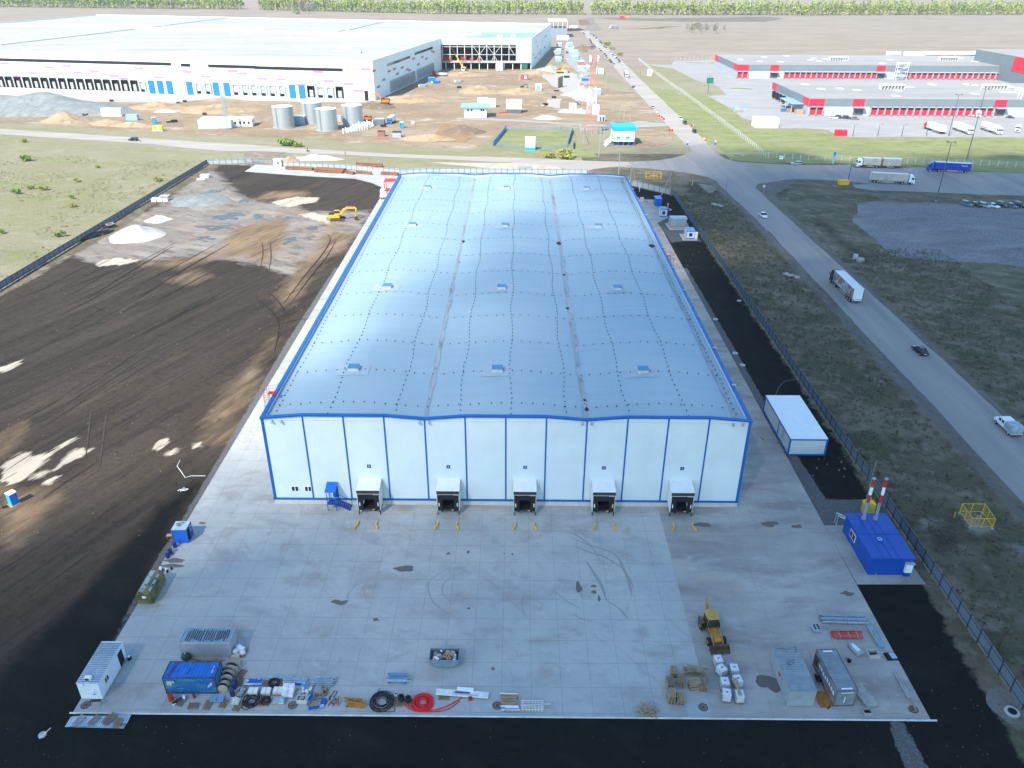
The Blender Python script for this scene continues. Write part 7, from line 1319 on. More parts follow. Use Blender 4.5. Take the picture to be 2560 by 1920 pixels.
for f,x,y,rx,ry,h,m,lab in[(u1,260,190,62,26,8.5,m_gpile,'huge grey gravel pile at the left edge'),(m1,1180,660,9.0,7.5,3.6,m_spile,'pale sand cone on the grey mud inside the plot'),(m1,1370,520,4.2,3.5,1.5,m_spile,'small pale sand heap behind the sand cone'),(m1,1720,350,11,9,1.6,m_gpile,'low grey gravel heap near the far end of the plot'),(u1,560,285,13,9,4.6,m_dpile,'clay bank right of the gravel pile'),(u1,950,310,12,6,2.4,m_dpile,'brown spoil heap left of the dirt hollow by the road'),(u1,1150,330,13,4,2.2,m_dpile,'long clay ridge by the road behind the black car'),(u1,1380,165,18,12,3,m_dpile,'clay mound in front of the dark docks'),(u1,1850,195,26,12,3.4,m_dpile,'broad clay mound behind the lattice mast'),(u1,1440,205,8,5,1.6,m_lpile,'small grey heap between the clay mounds'),(u2,1020,165,14,9,2.8,m_bpile,'brown heap under the orange excavator'),(u2,1330,100,22,14,3.2,m_dpile,'clay mound right of the orange excavator'),(u2,1480,440,14,7,2.4,m_dpile,'pale clay bank by the road left of the blue fence'),(u2,1800,380,12,9,3.2,m_bpile,'brown clay mound left of the blue fence'),(e7,2180,400,10,14,5.5,m_lpile,'large pale grit cone behind the red and white mast'),(e7,2040,395,9,8,2.4,m_lpile,'lower grit heap left of the large cone'),(e7,1580,810,8,4,2,m_lpile,'grit heap beside the white leaning pole'),(e7,1900,690,5,4,1.6,m_spile,'small pale heap left of the white cabinet'),(e7,2130,690,8,6,2,m_lpile,'grit heap right of the white cabinet'),(e7,400,330,14,18,3.6,m_dpile,'clay mound behind the white gatehouse'),(e7,1100,350,18,12,3,m_dpile,'clay mound in the centre of the site'),(e5,1880,830,9,10,4,m_lpile,'grey heap at the corner of the open steel end'),(e5,1700,860,14,10,2.6,m_dpile,'clay heap before the corner of the open steel end'),(e5,400,880,18,12,2.6,m_dpile,'clay mound below the crane'),(t3,620,420,12,14,3.4,m_bpile,'dark earth heap beside the far parked cars'),(u2,300,625,5,3,1.7,m_dpile,'small clay heap at the gate'),(u2,520,615,12,3.5,2.0,m_spile,'pale sand bank between road and fence'),(e6,620,180,6,8,2.2,m_bpile,'brown heap at the end of the site cabin row')]:
 mound(f,x,y,rx,ry,h,m,lab,seed=x*.1)
 # silos
m_tank=lines_on(mat('galvanised_tank',(.34,.37,.38),.4,.25,.12,.3,stretch=(1,1,.15)),[(2,2.1,0,.09,.35)],col=(.2,.22,.23))
def mk_tank():
 t=thing('storage_tank','tank','storage tank');MB().cyl(0,0,.3,10.5,5.3,40).build('shell',m_tank,t);MB().tube([(0,0,10.5),(0,0,11.0)],[5.35,.5],40).build('roof',m_wpaint,t);MB().cyl(0,0,0,.3,6.0,40).build('plinth',m_conb,t)
 b=MB();b.tube([(-2.6,-5.1,.3),(-2.6,-5.1,11.5)],.09,4);b.tube([(-2.0,-5.2,.3),(-2.0,-5.2,11.5)],.09,4);[b.tube([(-2.6,-5.15,.8+.6*k),(-2.0,-5.15,.8+.6*k)],.05,4)for k in range(18)];b.build('ladder',m_steel,t);b=MB()
 b.tube([(5.3*math.cos(a*math.pi/14),5.3*math.sin(a*math.pi/14),11.5)for a in range(28)],.06,4,close=True);b.build('handrail',m_steel,t);return t
tank=once(mk_tank)
for x,y,lab in[(228,352,'leftmost grey storage tank'),(478,312,'grey storage tank standing behind the others, second from left'),(603,376,'front grey storage tank, third from left'),(828,340,'rightmost grey storage tank beside the piles')]:
 p=u2(x,y);tank((p.x,p.y+4.5,.03),0,lab,group='storage tanks')
def mk_pile():t=thing('concrete_pile','pile','concrete pile');MB().box(-.3,.3,-.3,.3,0,2.6).build('shaft',m_pack,t);return t
pile=once(mk_pile);nn=0
for r,(xa,xb,ya,n)in enumerate([(755,960,395,10),(790,985,382,10),(820,1000,368,9),(850,1010,355,8),(890,1010,340,6),(905,990,330,4)]):
 for k in range(n):x=xa+(xb-xa)*k/(n-1);pile(u2(x,ya-k*(4 if r<4 else 2),.03),0,'pile head, %s in the %s row of the pile field'%(words[k],['front','second','third','fourth','fifth','back'][r]),scale=(1,1,.7+.5*R7.random()),group='pile field')
for f,x,y,w,d,h,mw,mr,lab,nm,cat in[(u1,965,245,11,2.6,4,m_pack,m_wpaint,'long white container left of the grey one on the dirt','shipping_container','container'),(u1,1140,280,6.2,2.5,2.8,m_lbp,m_grey,'grey container right of the long white one','shipping_container','container'),(u1,1765,315,2.5,6,2.7,mat('green_container',(.05,.22,.12),.6),m_grey,'green container end at the white module building','shipping_container','container'),(u2,350,318,9,4,4.2,m_lbp,m_wpaint,'pale blue pump house between the storage tanks','pump_house','pump house'),(u2,708,292,4,3,3,m_grey,m_grey,'small grey box between the two right tanks','equipment_box','box'),(u2,1068,322,5,4,3,mat('slate_container',(.12,.15,.17),.6),m_grey,'slate grey container beside the blue and white generator','shipping_container','container'),(u2,1082,420,3.4,2.6,2.4,mat('red_brown_container',(.30,.11,.10),.6),m_rust,'red-brown container by the road below the piles','shipping_container','container'),(u2,1215,428,4.2,3,2.4,m_film,m_dark,'film-wrapped stack on the roadside dirt','wrapped_stack','wrapped load'),(u2,1355,310,1.5,1.2,1.2,m_wpaint,m_grey,'small white box on the dirt left of the gatehouse','equipment_box','box'),(e7,455,590,6,4,4.3,m_wpaint,m_wpaint,'left white technical cabinet behind the gatehouse','technical_cabinet','cabinet'),(e7,620,608,4.5,3,4.5,m_wpaint,m_wpaint,'right white technical cabinet behind the gatehouse','technical_cabinet','cabinet'),(e7,1422,322,4,3,4,m_wpaint,m_wpaint,'white cabin with a cyan door on the dirt track','site_cabin','cabin'),(e7,1165,135,7.5,3,3.6,mat('plum_container',(.30,.08,.16),.6),m_wood,'plum coloured container with a white sign','shipping_container','container'),(e7,2015,680,4,2.4,4.2,m_wpaint,m_wpaint,'white cabinet left of the mast','technical_cabinet','cabinet'),(e6,910,540,3.6,3,3.8,m_wpaint,m_wpaint,'white cabinet alone on dirt beside the far road','technical_cabinet','cabinet'),(e6,855,875,4.2,3,3.4,m_lbp,m_wpaint,'pale blue cabin beside the dirt crossing','site_cabin','cabin'),(e6,910,1300,4.2,2.4,2.8,m_grey,m_grey,'grey cabin with dark doorways right of the mast','site_cabin','cabin'),(e6,375,130,3.4,3,4,m_wpaint,m_wpaint,'white cabin with dark doorways at the end of the cabin street','site_cabin','cabin'),(t4,0,0,0,0,0,m_wpaint,m_wpaint,'','',''),(u3,-0,0,0,0,0,m_wpaint,m_wpaint,'','',''),(t3,1190,655,3.4,3,4.2,m_wpaint,m_wpaint,'white kiosk standing in the grass right of the far road','kiosk','kiosk'),(t3,1713,722,4.2,3.5,3.6,mat('deep_green_box',(.01,.16,.10),.5),mat('deep_green_lid',(.01,.12,.08),.5),'deep green box on the paved yard edge','green_box','box'),(u3,2200,345,12,8,4.5,m_wpaint,m_wpaint,'plain white hall on the lawn before the red warehouses','white_hall','hall'),(u4,634,416,5.4,3,2.6,mat('bright_red_booth',(.60,.02,.04),.5),mat('bright_red_lid',(.50,.02,.04),.5),'bright red booth on the kerb of the paved yard','red_booth','booth'),(t3,440,345,14,3,4.5,m_pack,m_wpaint,'white trailer parked behind the grey hall','trailer','trailer'),(e5,1030,800,5.5,4,6,m_pack,m_wpaint,'white stair cabin leaning at the steel end','stair_cabin','cabin'),(e5,1445,780,6,4,4,mat('mint_green_sheet',(.10,.50,.34),.5),mat('mint_lid',(.10,.40,.3),.5),'mint green stack under the white corner of the steel end','green_stack','stack')]:
 if w:t=box_house(f,x,y,w,d,h,mw,mr,lab,nm,cat)
 if 'cyan door' in lab:MB().box(-1.3,1.1,-.05,-.004,.1,3).build('door',mat('cyan_door',(.12,.55,.60),.5),t)
 if 'white sign' in lab:MB().box(.6,2.2,-.05,-.004,.8,2.8).build('sign_panel',m_wpaint,t);MB().box(-3.8,-2.0,-.06,-.004,0,3.4).build('timber_end',m_wood,t)
 if 'dark doorways' in lab:MB().box(-.6,-.05,-.05,-.004,.2,h*.8).build('door',m_dark,t);MB().box(.9,1.6,-.05,-.004,.1,h*.85).build('door',m_dark,t)
 # cabins in the streets at the far end of the site
gp='site cabins lined up beside the immense building';cb2=once(lambda:box_house(frame(0,0,1),1280,700,5.5,9,2.9,m_lbp,m_wpaint,'cabin',group=gp))
m_cb=[m_lbp,mat('dull_red_cabin',(.36,.12,.12),.6),m_silver,mat('aqua_cabin',(.16,.42,.46),.6),m_grey]
for k,(x,y,mi,z,lab)in enumerate([(400,530,0,0,'nearest ground-floor cabin of the left cabin stack'),(395,500,3,2.95,'aqua cabin on top of the nearest left cabin'),(385,478,1,0,'dull red cabin behind the nearest left stack'),(400,455,0,0,'pale blue cabin at the far end of the left row'),(405,430,2,2.95,'upper cabin at the far end of the left row'),(545,520,3,0,'cabin with bright blue lower wall in the right row'),(540,500,0,2.95,'upper pale cabin over the bright blue wall'),(525,470,2,0,'silver cabin behind the bright blue one'),(510,445,0,0,'pale cabin second from the far end of the right row'),(500,425,3,2.95,'upper aqua cabin near the far end of the right row'),(595,562,1,0,'cabin with reddish roof edge right of the site track'),(598,610,2,0,'silver cabin nearest the mast tip on the left'),(640,608,0,0,'pale cabin nearest the mast tip on the right')]):
 o=cb2(t3(x,y,.05)+Vector((0,0,z)),rad(-3),lab,{'wall':m_cb[mi]},group=gp)
def tarped(f,x,y,m,lab):goods('covered_goods',lab,'covered goods',f(x,y,.05),[('cover',m,[(0,0,.9,3.4,2.6,1.6,.4),(2.0,1.6,.7,2.2,2,1.2,.9)]),('crate',m_pack,[(-2.2,1.5,.6,2,1.6,1.1)])])
tarped(e6,640,650,m_btarp,'bright blue covered goods left of the mast head');tarped(e6,650,590,m_film,'white wrapped goods and hoops behind the blue covers');tarped(e6,700,500,m_film,'white wrapped goods by the small cabins');tarped(e5,320,1010,m_film,'white wrapped goods on clay at the left of the site');tarped(t2,1440,750,m_lbp,'pale wrapped goods in the shade of the dock wall');tarped(t2,1550,720,m_btarp,'blue and white goods below the corner docks')
goods('container_small','small bright blue container near the shaded docks','container',t2(1517,708,.05),[('box',m_btarp,[(0,1.5,1.5,5,3,3)]),('lid',m_lbp,[(0,1.5,3.06,5.1,3.1,.1)])])
t=thing('trench_shield','brown steel trench shield tilted upright in the clay pit','trench shield',e7(1800,265,.03),1.2);MB().cb((0,0,3.5),(10,.4,7),0,0).build('plate',mat('brown_steel',(.20,.15,.12),.7),t);MB().cb((3,1.5,3),(.4,3,.4)).build('strut',m_rust,t)
# gatehouse and lattice mast
t=thing('gatehouse','white gatehouse with a wide overhanging slab roof','gatehouse',e7(335,788,.03));MB().box(-6.2,6.2,0,9,0,5.6).build('wall',m_wpaint,t);MB().box(-8,8.2,-1.6,11,5.605,6.1).build('roof',m_lbp,t)
for x in(-4,-2,3.4,4.6):MB().box(x-.45,x+.45,-.05,-.004,3.4,4.6).build('window',m_glass,t)
MB().box(6.205,6.3,1,6,0,4).build('door',mat('gatehouse_door_grey',(.12,.13,.15),.7),t)  # door in one even dark grey
t=thing('equipment_house','white equipment house on a dark mesh base','equipment house',e7(1000,712,.03));MB().box(-4.4,4.4,0,5,2.2,6.8).build('wall',m_wpaint,t);MB().box(-4.6,4.6,-.2,5.2,6.81,7.0).build('roof',m_pack,t);MB().box(-4.1,4.1,.1,4.9,0,2.19).build('base_mesh',mat('grey_mesh',(.10,.11,.12),.8),t)
goods('red_cable_heap','red cable loops on the ground beside the equipment house','cable',e7(810,712,.05),[('cable',m_redh,[(0,0,.25,5,1.2,.4,.1)]),('black_hose',m_hose,[(1.5,1.8,.25,4,.6,.4,.5)])])
def lattice(x,y,H_,w0,w1,bands,label,mats_,extra=None,cat='mast',name='lattice_mast',step=2.4):
 t=thing(name,label,cat,(x,y,0));k=0;z=0;w=lambda z_:w0+(w1-w0)*z_/H_;nb=len(bands)
 for i,(z0,z1,mi)in enumerate(bands):
  b=MB();zz=z0
  for sx,sy in((-1,-1),(1,-1),(1,1),(-1,1)):b.tube([(sx*w(z0),sy*w(z0),z0),(sx*w(z1),sy*w(z1),z1)],.09,4)
  while zz<z1-.1:
   z2=min(z1,zz+step);c0=[(sx*w(zz),sy*w(zz),zz)for sx,sy in((-1,-1),(1,-1),(1,1),(-1,1))];c1=[(sx*w(z2),sy*w(z2),z2)for sx,sy in((-1,-1),(1,-1),(1,1),(-1,1))]
   b.tube(c0,.045,4,close=True)
   for j in range(4):b.tube([c0[j],c1[(j+1)%4]],.035,4);b.tube([c0[(j+1)%4],c1[j]],.035,4)
   zz=z2
  b.build('section',mats_[mi],t)
 return t
m_mr=mat('faded_mast_red',(.55,.18,.14),.6)
t=lattice(38.8,313,36,2.9,.8,[(0,11,0),(11,22,1),(22,29,0),(29,36,0)],'tall red and white lattice telecom mast',[m_mr,m_wpaint])
MB().box(-1.6,1.6,-1.6,1.6,33.5,33.7).build('platform',m_mr,t);b=MB();[b.tube([(sx*1.5,sy*1.5,33.7),(sx*1.5,sy*1.5,35.5)],.09,4)for sx in(-1,1)for sy in(-1,1)];b.tube([(-1.5,-1.5,35),(1.5,-1.5,35),(1.5,1.5,35),(-1.5,1.5,35)],.1,4,close=True);b.build('railing',m_mr,t)
for x,y,z in[(-2.2,-.6,34),(-1.5,-1.9,34),(2.2,-.6,34),(1.6,-1.9,34.3),(-1.8,1,34),(2,1,34),(1.4,-1.4,28.5),(1.6,0,29)]:MB().cb((x,y,z+1),(.35,.25,2.6)).build('antenna',m_wpaint,t)
MB().cb((2.0,-1.9,11.5),(3.2,.8,4.6)).build('cabinet',m_wpaint,t);MB().tube([(0,0,36),(0,0,42)],.06,4).build('whip',m_steel,t);b=MB()
[b.tube([(x,y,0),(x,y,2.6)],.12,4)for x in(-5,-2.5,0,2.5,5)for y in(-4,4)];[b.tube([(-5,-4,z),(5,-4,z),(5,4,z),(-5,4,z)],.08,4,close=True)for z in(.6,1.6,2.5)];b.build('base_fence',m_grey,t)
t=lattice(-147.8,316.5,23.7,1.0,.7,[(0,23.7,0)],'slim grey lattice chimney mast at the white module building',[m_steel],step=1.6);MB().tube([(-.1,0,0),(-.1,0,24.2)],.2,8).build('flue',m_lbp,t)
t=thing('module_building','white single-storey module building with dark windows','module building',u1(1960,345,.03),rad(8));MB().box(-14,2.5,0,12,0,3.6).build('wall',m_wpaint,t);MB().box(2.6,12.5,3,11,0,3.6).build('wall',m_wpaint,t);MB().box(-14.2,2.55,-.2,12.2,3.61,3.8).build('roof',m_pack,t);MB().box(2.6,12.9,2.7,11.3,3.61,3.85).build('roof',m_wpaint,t)
for x in(4,6.5,8.5,10.8):MB().box(x-.5,x+.5,2.93,2.99,1.3,2.6).build('window',m_glass,t)
t=thing('office_building','white two-storey site office with a bright blue roof and outside stairs','office',(0,0,0));p=u3(965,497);x0,y0=p.x-5.2,p.y;MB().box(x0,x0+10,y0,y0+11,1.8,7.0).build('wall',m_wpaint,t);m_br=mat('azure_roof',(.01,.36,.68),.45,0,.08,.3)
MB().box(x0-.6,x0+10.6,y0-.6,y0+11.6,7.01,8.4).build('roof',m_br,t);b=MB();[b.box(x0+k*2.45,x0+k*2.45+.35,y0-.02+j*5,y0+.4+j*5,0,1.79)for k in range(5)for j in range(3)];b.build('stilt',m_btarp,t)
for k in range(2):f_=MB().box(x0+1.4+4.4*k,x0+4.6+4.4*k,y0-.06,y0-.004,2.9,6.2).build('window',m_pack,t);MB().box(x0+1.6+4.4*k,x0+3.4+4.4*k,y0-.09,y0-.061,3.0,4.1).build('blue_panel',m_br,f_)
MB().box(x0-.05,x0-.004,y0+.5,y0+3.5,2.6,5.4).build('side_panel',m_br,t)
for dy in(-1.6,2.5):b=MB();b.tube([(x0-.2,y0+dy+1,2.8),(x0-4,y0+dy-1,0)],.3,4);b.tube([(x0-.2,y0+dy+1,4.0),(x0-4,y0+dy-1,1.2)],.12,4);b.build('stair_flight',m_wpaint,t)
t=thing('pump_kiosk','white kiosk with a bright blue base in front of the fenced lawn','kiosk',u3(157,540,.03));MB().box(-2.2,2.2,0,3,1.4,5.6).build('wall',m_wpaint,t);MB().box(-2.4,2.4,-.1,3.1,0,1.39).build('base',m_br,t);MB().prism([(-.2,5.61),(3.2,5.61),(3.2,5.7),(-.2,6.1)],-2.4,2.4,'YZ').build('roof',m_wpaint,t)
# fences: blue, wire
def wirefence(pts,h,step,m,label,solid=False,name='wire_fence',nw=3,r=.05):
 f_=thing(name,label,'fence',(pts[0][0],pts[0][1],0));o=Vector((pts[0][0],pts[0][1],0));ps=[]
 for i in range(len(pts)-1):
  a,c=Vector((*pts[i][:2],0))-o,Vector((*pts[i+1][:2],0))-o;k=max(1,round((c-a).length/step));ps+=[a.lerp(c,j/k)for j in range(k)]
  b=MB();A_=math.atan2((c-a).y,(c-a).x);M=Matrix.Translation(a)@Matrix.Rotation(A_,4,'Z')
  if solid:b.box(0,(c-a).length,-.03,.03,.1,h-.1,M)
  else:[b.box(0,(c-a).length,-.02,.02,.25+(h-.4)*j/(nw-1)-.02,.25+(h-.4)*j/(nw-1)+.02,M)for j in range(nw)]
  b.build('panel' if solid else 'wire',m,f_)
 ps.append(Vector((*pts[-1][:2],0))-o);pm=None
 for i,p in enumerate(ps[:100]):
  if pm is None:pm=MB().box(-r,r,-r,r,0,h).build('post',m,f_);pm.location=p
  else:c=pm.copy();COL.objects.link(c);c.location=p;c.parent=f_
 if len(ps)>100:b=MB();[b.box(p.x-r,p.x+r,p.y-r,p.y+r,0,h)for p in ps[100:]];tag(b.build('posts_beyond',m,f_),None,None,None,'stuff')
 return f_
m_bf=mat('blue_fence_paint',(.02,.20,.55),.5);m_wf=mat('pale_fence_post',(.50,.51,.50),.6)
wirefence([e7(865,1005),e7(645,1280)],2.2,2,m_bf,'blue fence on the left side of the lawn square',True);wirefence([e7(2015,1025),e7(1940,1250)],2.2,2,m_bf,'blue fence on the right side of the lawn square',True)
wirefence([e7(870,1000),e7(2010,1020)],2,2.5,m_bf,'thin blue mesh fence behind the lawn square',nw=4);wirefence([e7(645,1280),e7(850,1310),e7(1200,1345),e7(1900,1330),e7(1940,1250)],2,2.5,m_bf,'thin blue mesh fence in front of the lawn square',nw=4)
wirefence([e7(2035,1230),e7(2025,1340)],2.2,2,m_bf,'short blue fence piece right of the lawn square',True)
wirefence([t3(1095,520),t3(1200,610),t3(1400,760),u3(1450,30),u3(1700,220),u3(2000,445),u3(2190,598),u4(0,606),u4(560,630),u4(1200,655),u4(1830,672),u4(2212,690),u4(2700,712)],2.5,3.4,m_wf,'pale post-and-wire fence round the paved yard',nw=5,r=.07)
wirefence([t3(1380,522),t3(1790,518)],2.5,4,m_wf,'pale wire fence behind the paved yard',nw=4,r=.08)
# poles ---------------------------------------------------------------------
def pole(b_,H_,label,brace=None,arms=True,r=.16,m=None,name='power_pole',cat='pole'):
 t=thing(name,label,cat,(b_.x,b_.y,0));m=m or m_conb;MB().tube([(0,0,0),(0,0,H_)],[r,r*.6],8).build('shaft',m,t)
 if brace is not None:MB().tube([(brace.x-b_.x,brace.y-b_.y,0),(0,0,H_*.85)],[r,r*.7],8).build('brace',m,t)
 if arms:b=MB();b.box(-.9,.9,-.05,.05,H_-.5,H_-.4);b.build('crossarm',m_dark,t);b=MB();[b.cyl(x,0,H_-.39,H_-.15,.06,6)for x in(-.8,0,.8)];b.build('insulator',m_dark,t)
 return t
pole(m3(1020,226),9.2,'braced concrete pole at the far right corner of the warehouse',m3(1078,220));pole(m3(1358,298),9,'braced concrete pole inside the corner fence',m3(1290,308));pole(m3(920,130),9.5,'dark-topped pole just behind the warehouse',None);pole(u3(615,500),10,'braced white pole in front of the mast',u3(660,482));pole(u3(750,605),11,'slim concrete pole on the verge left of the site office')
pole(u3(793,475),9,'plain concrete pole beside the site office',None,False);pole(u3(933,240),6,'short pole with a white meter box on the dirt',None,False);pole(u3(965,300),7.5,'plain pole just behind the site office',None,False);pole(u3(1015,312),4.5,'low pole right behind the blue roof',u3(1010,300),False);pole(e7(1732,985),8,'white leaning braced pole behind the fenced lawn',e7(1790,990));pole(m3(1850,250),4,'thin dark marker pole in the verge',None,False,.05,m_dark)
pole(u3(808,20),8,'slim pole beside the pale blue cabin',None,False);pole(m3(1555,222),1.8,'low white marker post in the verge',None,False,.08,m_wpaint);pole(G(2060,1150),3.0,'rusty post at the long right fence',None,False,.06,m_rust);pole(e2(1290,370),2.6,'rusty post with a white cap at the near right fence',None,False,.06,m_rust)
def lampmast(b_,H_,label,n=4,m=None):
 t=thing('lamp_mast',label,'lamp mast',(b_.x,b_.y,0));m=m or mat('mast_grey',(.09,.11,.14),.5,.3);MB().tube([(0,0,0),(0,0,H_)],[.22,.09],8).build('shaft',m,t);MB().cyl(0,0,0,.5,.4,10).build('base',m_conb,t)
 for k in range(n):a=k*2*math.pi/n+.4;o=MB().tube([(0,0,H_-.1),(1.5*math.cos(a),1.5*math.sin(a),H_+.1)],.05,4).build('arm',m,t);MB().cb((1.7*math.cos(a),1.7*math.sin(a),H_+.1),(.8,.45,.15),a).build('lamp',m,o)
lampmast(Vector((153.3,182.7,0)),20.9,'tall dark lamp mast with a star head on the gravel lot edge');lampmast(u4(1710,638),30,'very tall lamp mast by the wire fence reaching over the red warehouse');lampmast(u4(1557,422),20,'lamp mast on the kerb of the paved yard');lampmast(u4(690,815),9,'short blue pole beside the yellow cabinet',1,m_blue)
for x in(730,945,1152,1365):lampmast(u4(x,423),6,'small lamp post on the yard kerb, %s from the red booth'%{730:'first',945:'second',1152:'third',1365:'fourth'}[x],1)
lampmast(t3(1690,820),12,'lamp mast near the deep green box',2)
def sign(b_,H_,label,shape,m,name='road_sign',rz=0):
 t=thing(name,label,'sign',(b_.x,b_.y,0),rz);MB().cyl(0,0,0,H_,.06,6).build('post',m_steel,t)
 if shape=='diamond':MB().prism([(0,-.6),(.6,0),(0,.6),(-.6,0)],-.12,-.07,'XZ').build('plate',m_wpaint,t).location=(0,0,H_);o=MB().prism([(0,-.35),(.35,0),(0,.35),(-.35,0)],-.14,-.121,'XZ').build('symbol',m,t);o.location=(0,0,H_)
 elif shape=='disc':MB().axle((0,-.1,H_),.04,.5,'Y',18).build('plate',m_red,t);MB().axle((0,-.125,H_),.03,.38,'Y',18).build('disc_face',m_wpaint,t);MB().box(-.4,.4,-.12,-.07,H_-1.6,H_-.7).build('plate',m,t)
 else:MB().box(-.8,.8,-.12,-.07,H_-1.4,H_).build('plate',m_wpaint,t);MB().box(-.45,.45,-.14,-.121,H_-.75,H_-.3).build('symbol',m,t)
m_sb=mat('sign_blue',(.01,.10,.45),.5);m_sg=mat('sign_green',(.02,.35,.15),.5)
sign(m3(2168,290),2.8,'white diamond priority sign at the inner curve of the junction','diamond',m_yel);sign(u3(1750,525),3.4,'round sign over a blue plate beside the far road','disc',m_sb);sign(u3(1510,528),3.4,'road sign seen at the left side of the junction','disc',m_sb);sign(u4(105,655),3.4,'white and green sign on the verge by the silver estate car','plate',m_sg);sign(t3(1530,0),0.1,'x','plate',m_sg)if False else None
t=thing('info_post','blue and white information post at the roadside fence','sign',u4(560,655,0));MB().box(-.5,.5,-.15,.15,0,5.2).build('panel',m_lbp,t);MB().box(-.5,.5,-.2,-.151,3.6,5.0).build('header',m_btarp,t)
for f,x,y,m,lab in[(u3,1252,222,m_exo,'orange barrel at the left kerb of the far road'),(u3,1660,455,m_exo,'orange and white barrel right of the far road')]:t=thing('warning_barrel',lab,'barrel',f(x,y,.06));MB().cyl(0,0,0,1.9,.55,12,.4).build('drum',m,t);MB().cyl(0,0,.8,1.2,.53,12,.52).build('band',m_wpaint,t)
for k,(x,y)in enumerate([(1278,245),(1300,258),(1316,272),(1366,370),(1390,372),(1558,330)]):t=thing('road_barrier','red and white plastic barrier, %s along the dirt turning'%words[k]if k<5 else 'red barrier alone right of the far road','barrier',u3(x,y,.06),.8,'plastic barriers');MB().box(-1.1,-.01,-.25,.25,0,1).build('block',m_redh,t);MB().box(.01,1.1,-.25,.25,0,1).build('block',m_wpaint,t)
t=thing('gas_cage','yellow cabinet inside a yellow frame by the junction grass','gas cabinet',m4(640,218,.02));MB().box(-1.3,2.1,-.9,1.1,.2,2.0).build('case',m_yel,t);b=MB();[b.tube([(x,y,0),(x,y,2.6)],.06,4)for x in(-2.4,-1.6,2.3)for y in(-1.2,1.4)];b.tube([(-2.4,-1.2,2.0),(2.3,-1.2,2.0),(2.3,1.4,2.0),(-2.4,1.4,2.0)],.06,4,close=True);b.build('frame',m_yel,t)
t=thing('gas_cage','faded yellow open frame in the grass behind the warehouse corner','cage',m3(1225,165,.02));b=MB();[b.tube([(x,y,0),(x,y,2.4)],.08,4)for x in(-3,0,3)for y in(0,2.6)];[b.tube([(-3,0,z),(3,0,z),(3,2.6,z),(-3,2.6,z)],.07,4,close=True)for z in(.4,2.3)];b.build('frame',m_yel,t);MB().tube([(-1.5,1.2,0),(-1.5,1.2,1.2),(1.5,1.2,1.2),(1.5,1.2,0)],.12,6).build('gas_pipe',m_yel,t)
# machines and odds on the site
t=mk_excavator(m_exo,'bright orange excavator with raised arm at the corner of the immense building');p=u2(1110,145);t.location=p;t.rotation_euler.z=rad(175);t.scale=(1.25,1.25,1.5)
t=mk_excavator(m_exo,'orange-brown excavator working behind the rightmost tank');p=u2(960,285);t.location=p;t.rotation_euler.z=rad(170)
t=mk_excavator(m_exy,'yellow excavator on the clay before the far site cabins');p=t3(415,632);t.location=p;t.rotation_euler.z=rad(15);t.scale=(1.2,1.2,1.2)
t=mk_excavator(m_chas,'small dark excavator on the track in the middle of the site');p=e7(1150,285);t.location=p;t.rotation_euler.z=rad(20);t.scale=(.6,.6,.6)
t=thing('mobile_crane','mobile crane with a long yellow boom before the steel end','crane',e5(405,815,.05));MB().box(-2,2,-.5,7,1,2.6).build('chassis',m_exy,t);MB().box(-1.3,1.3,-3.2,-.6,.8,3.4).build('cab',m_wpaint,t);MB().box(-1.2,1.2,-3.25,-3.201,2,3.1).build('windscreen',m_glass,t);MB().tube([(-.5,2,2.6),(-6,3,12)],[.7,.5],4).build('boom',m_exy,t);MB().tube([(-6,3,12),(-14,4,25)],[.35,.2],4).build('boom_tip',m_rust,t);wheels(t,(-1.4,1.4),1.2,.6,.5)
t=thing('flatbed_truck','white and red flatbed lorry in front of the shaded docks','lorry',t2(1585,655,.05),rad(170));MB().box(-6,2.5,-1.25,1.25,1,2.2).build('load_bed',m_pack,t);MB().box(3,5.2,-1.25,1.25,.8,3.4).build('cab',m_tred,t);wheels(t,(4,-3,-4.3),1.25,.5,.4)
t=mk_semi(m_btarp,m_pack,m_wpaint,'blue and white generator trailer beside the slate container');t.scale=(.5,1,.9);place(t,u2(1190,290),u2(1150,315));
for f,x,y,c,lab in[(t3,530,250,'w','white lorry at the head of the far road'),(t3,880,248,'w','white cab lorry with dark body on the field track'),(t3,985,665,'w','lorry driving towards us on the far road')]:
 t=mk_semi(m_tcab,m_skip if 'dark' in lab or 'towards' in lab else m_pack,m_troof,lab);t.scale=(.75,1,1);p=f(x,y);t.location=(p.x,p.y,.06);t.rotation_euler.z=rad(-92 if 'towards' in lab else 178)
car('saloon',t3(990,685,.06),rad(-92),'white','white car just ahead of the lorry on the far road')
t=thing('harvester','orange tractor with an implement on the burnt field strip','tractor',t3(960,163,.06));MB().box(-6,2,-2,2,1,4).build('body',m_redh,t);MB().box(-5.5,-2.5,-1.8,1.8,4.01,7).build('cab',m_exo,t);MB().box(3,9,-3,3,.6,3).build('implement',m_exo,t);wheels(t,(-5,0),2.2,1.2,.8)
for f,x,y,lab in[(u1,1335,306,'blue portable toilet left of the black rings on the dirt'),(u2,1262,346,'blue portable toilet on the dirt right of the generator')]:t=thing('portable_toilet',lab,'portable toilet',f(x,y,.03),.3);MB().box(-.9,.9,-.9,.9,0,2.9).build('wall',m_btarp,t);MB().box(-1,1,-1,1,2.91,3.1).build('roof',m_wpaint,t);MB().box(-.6,.6,-.93,-.901,.2,2.6).build('door',m_br,t)
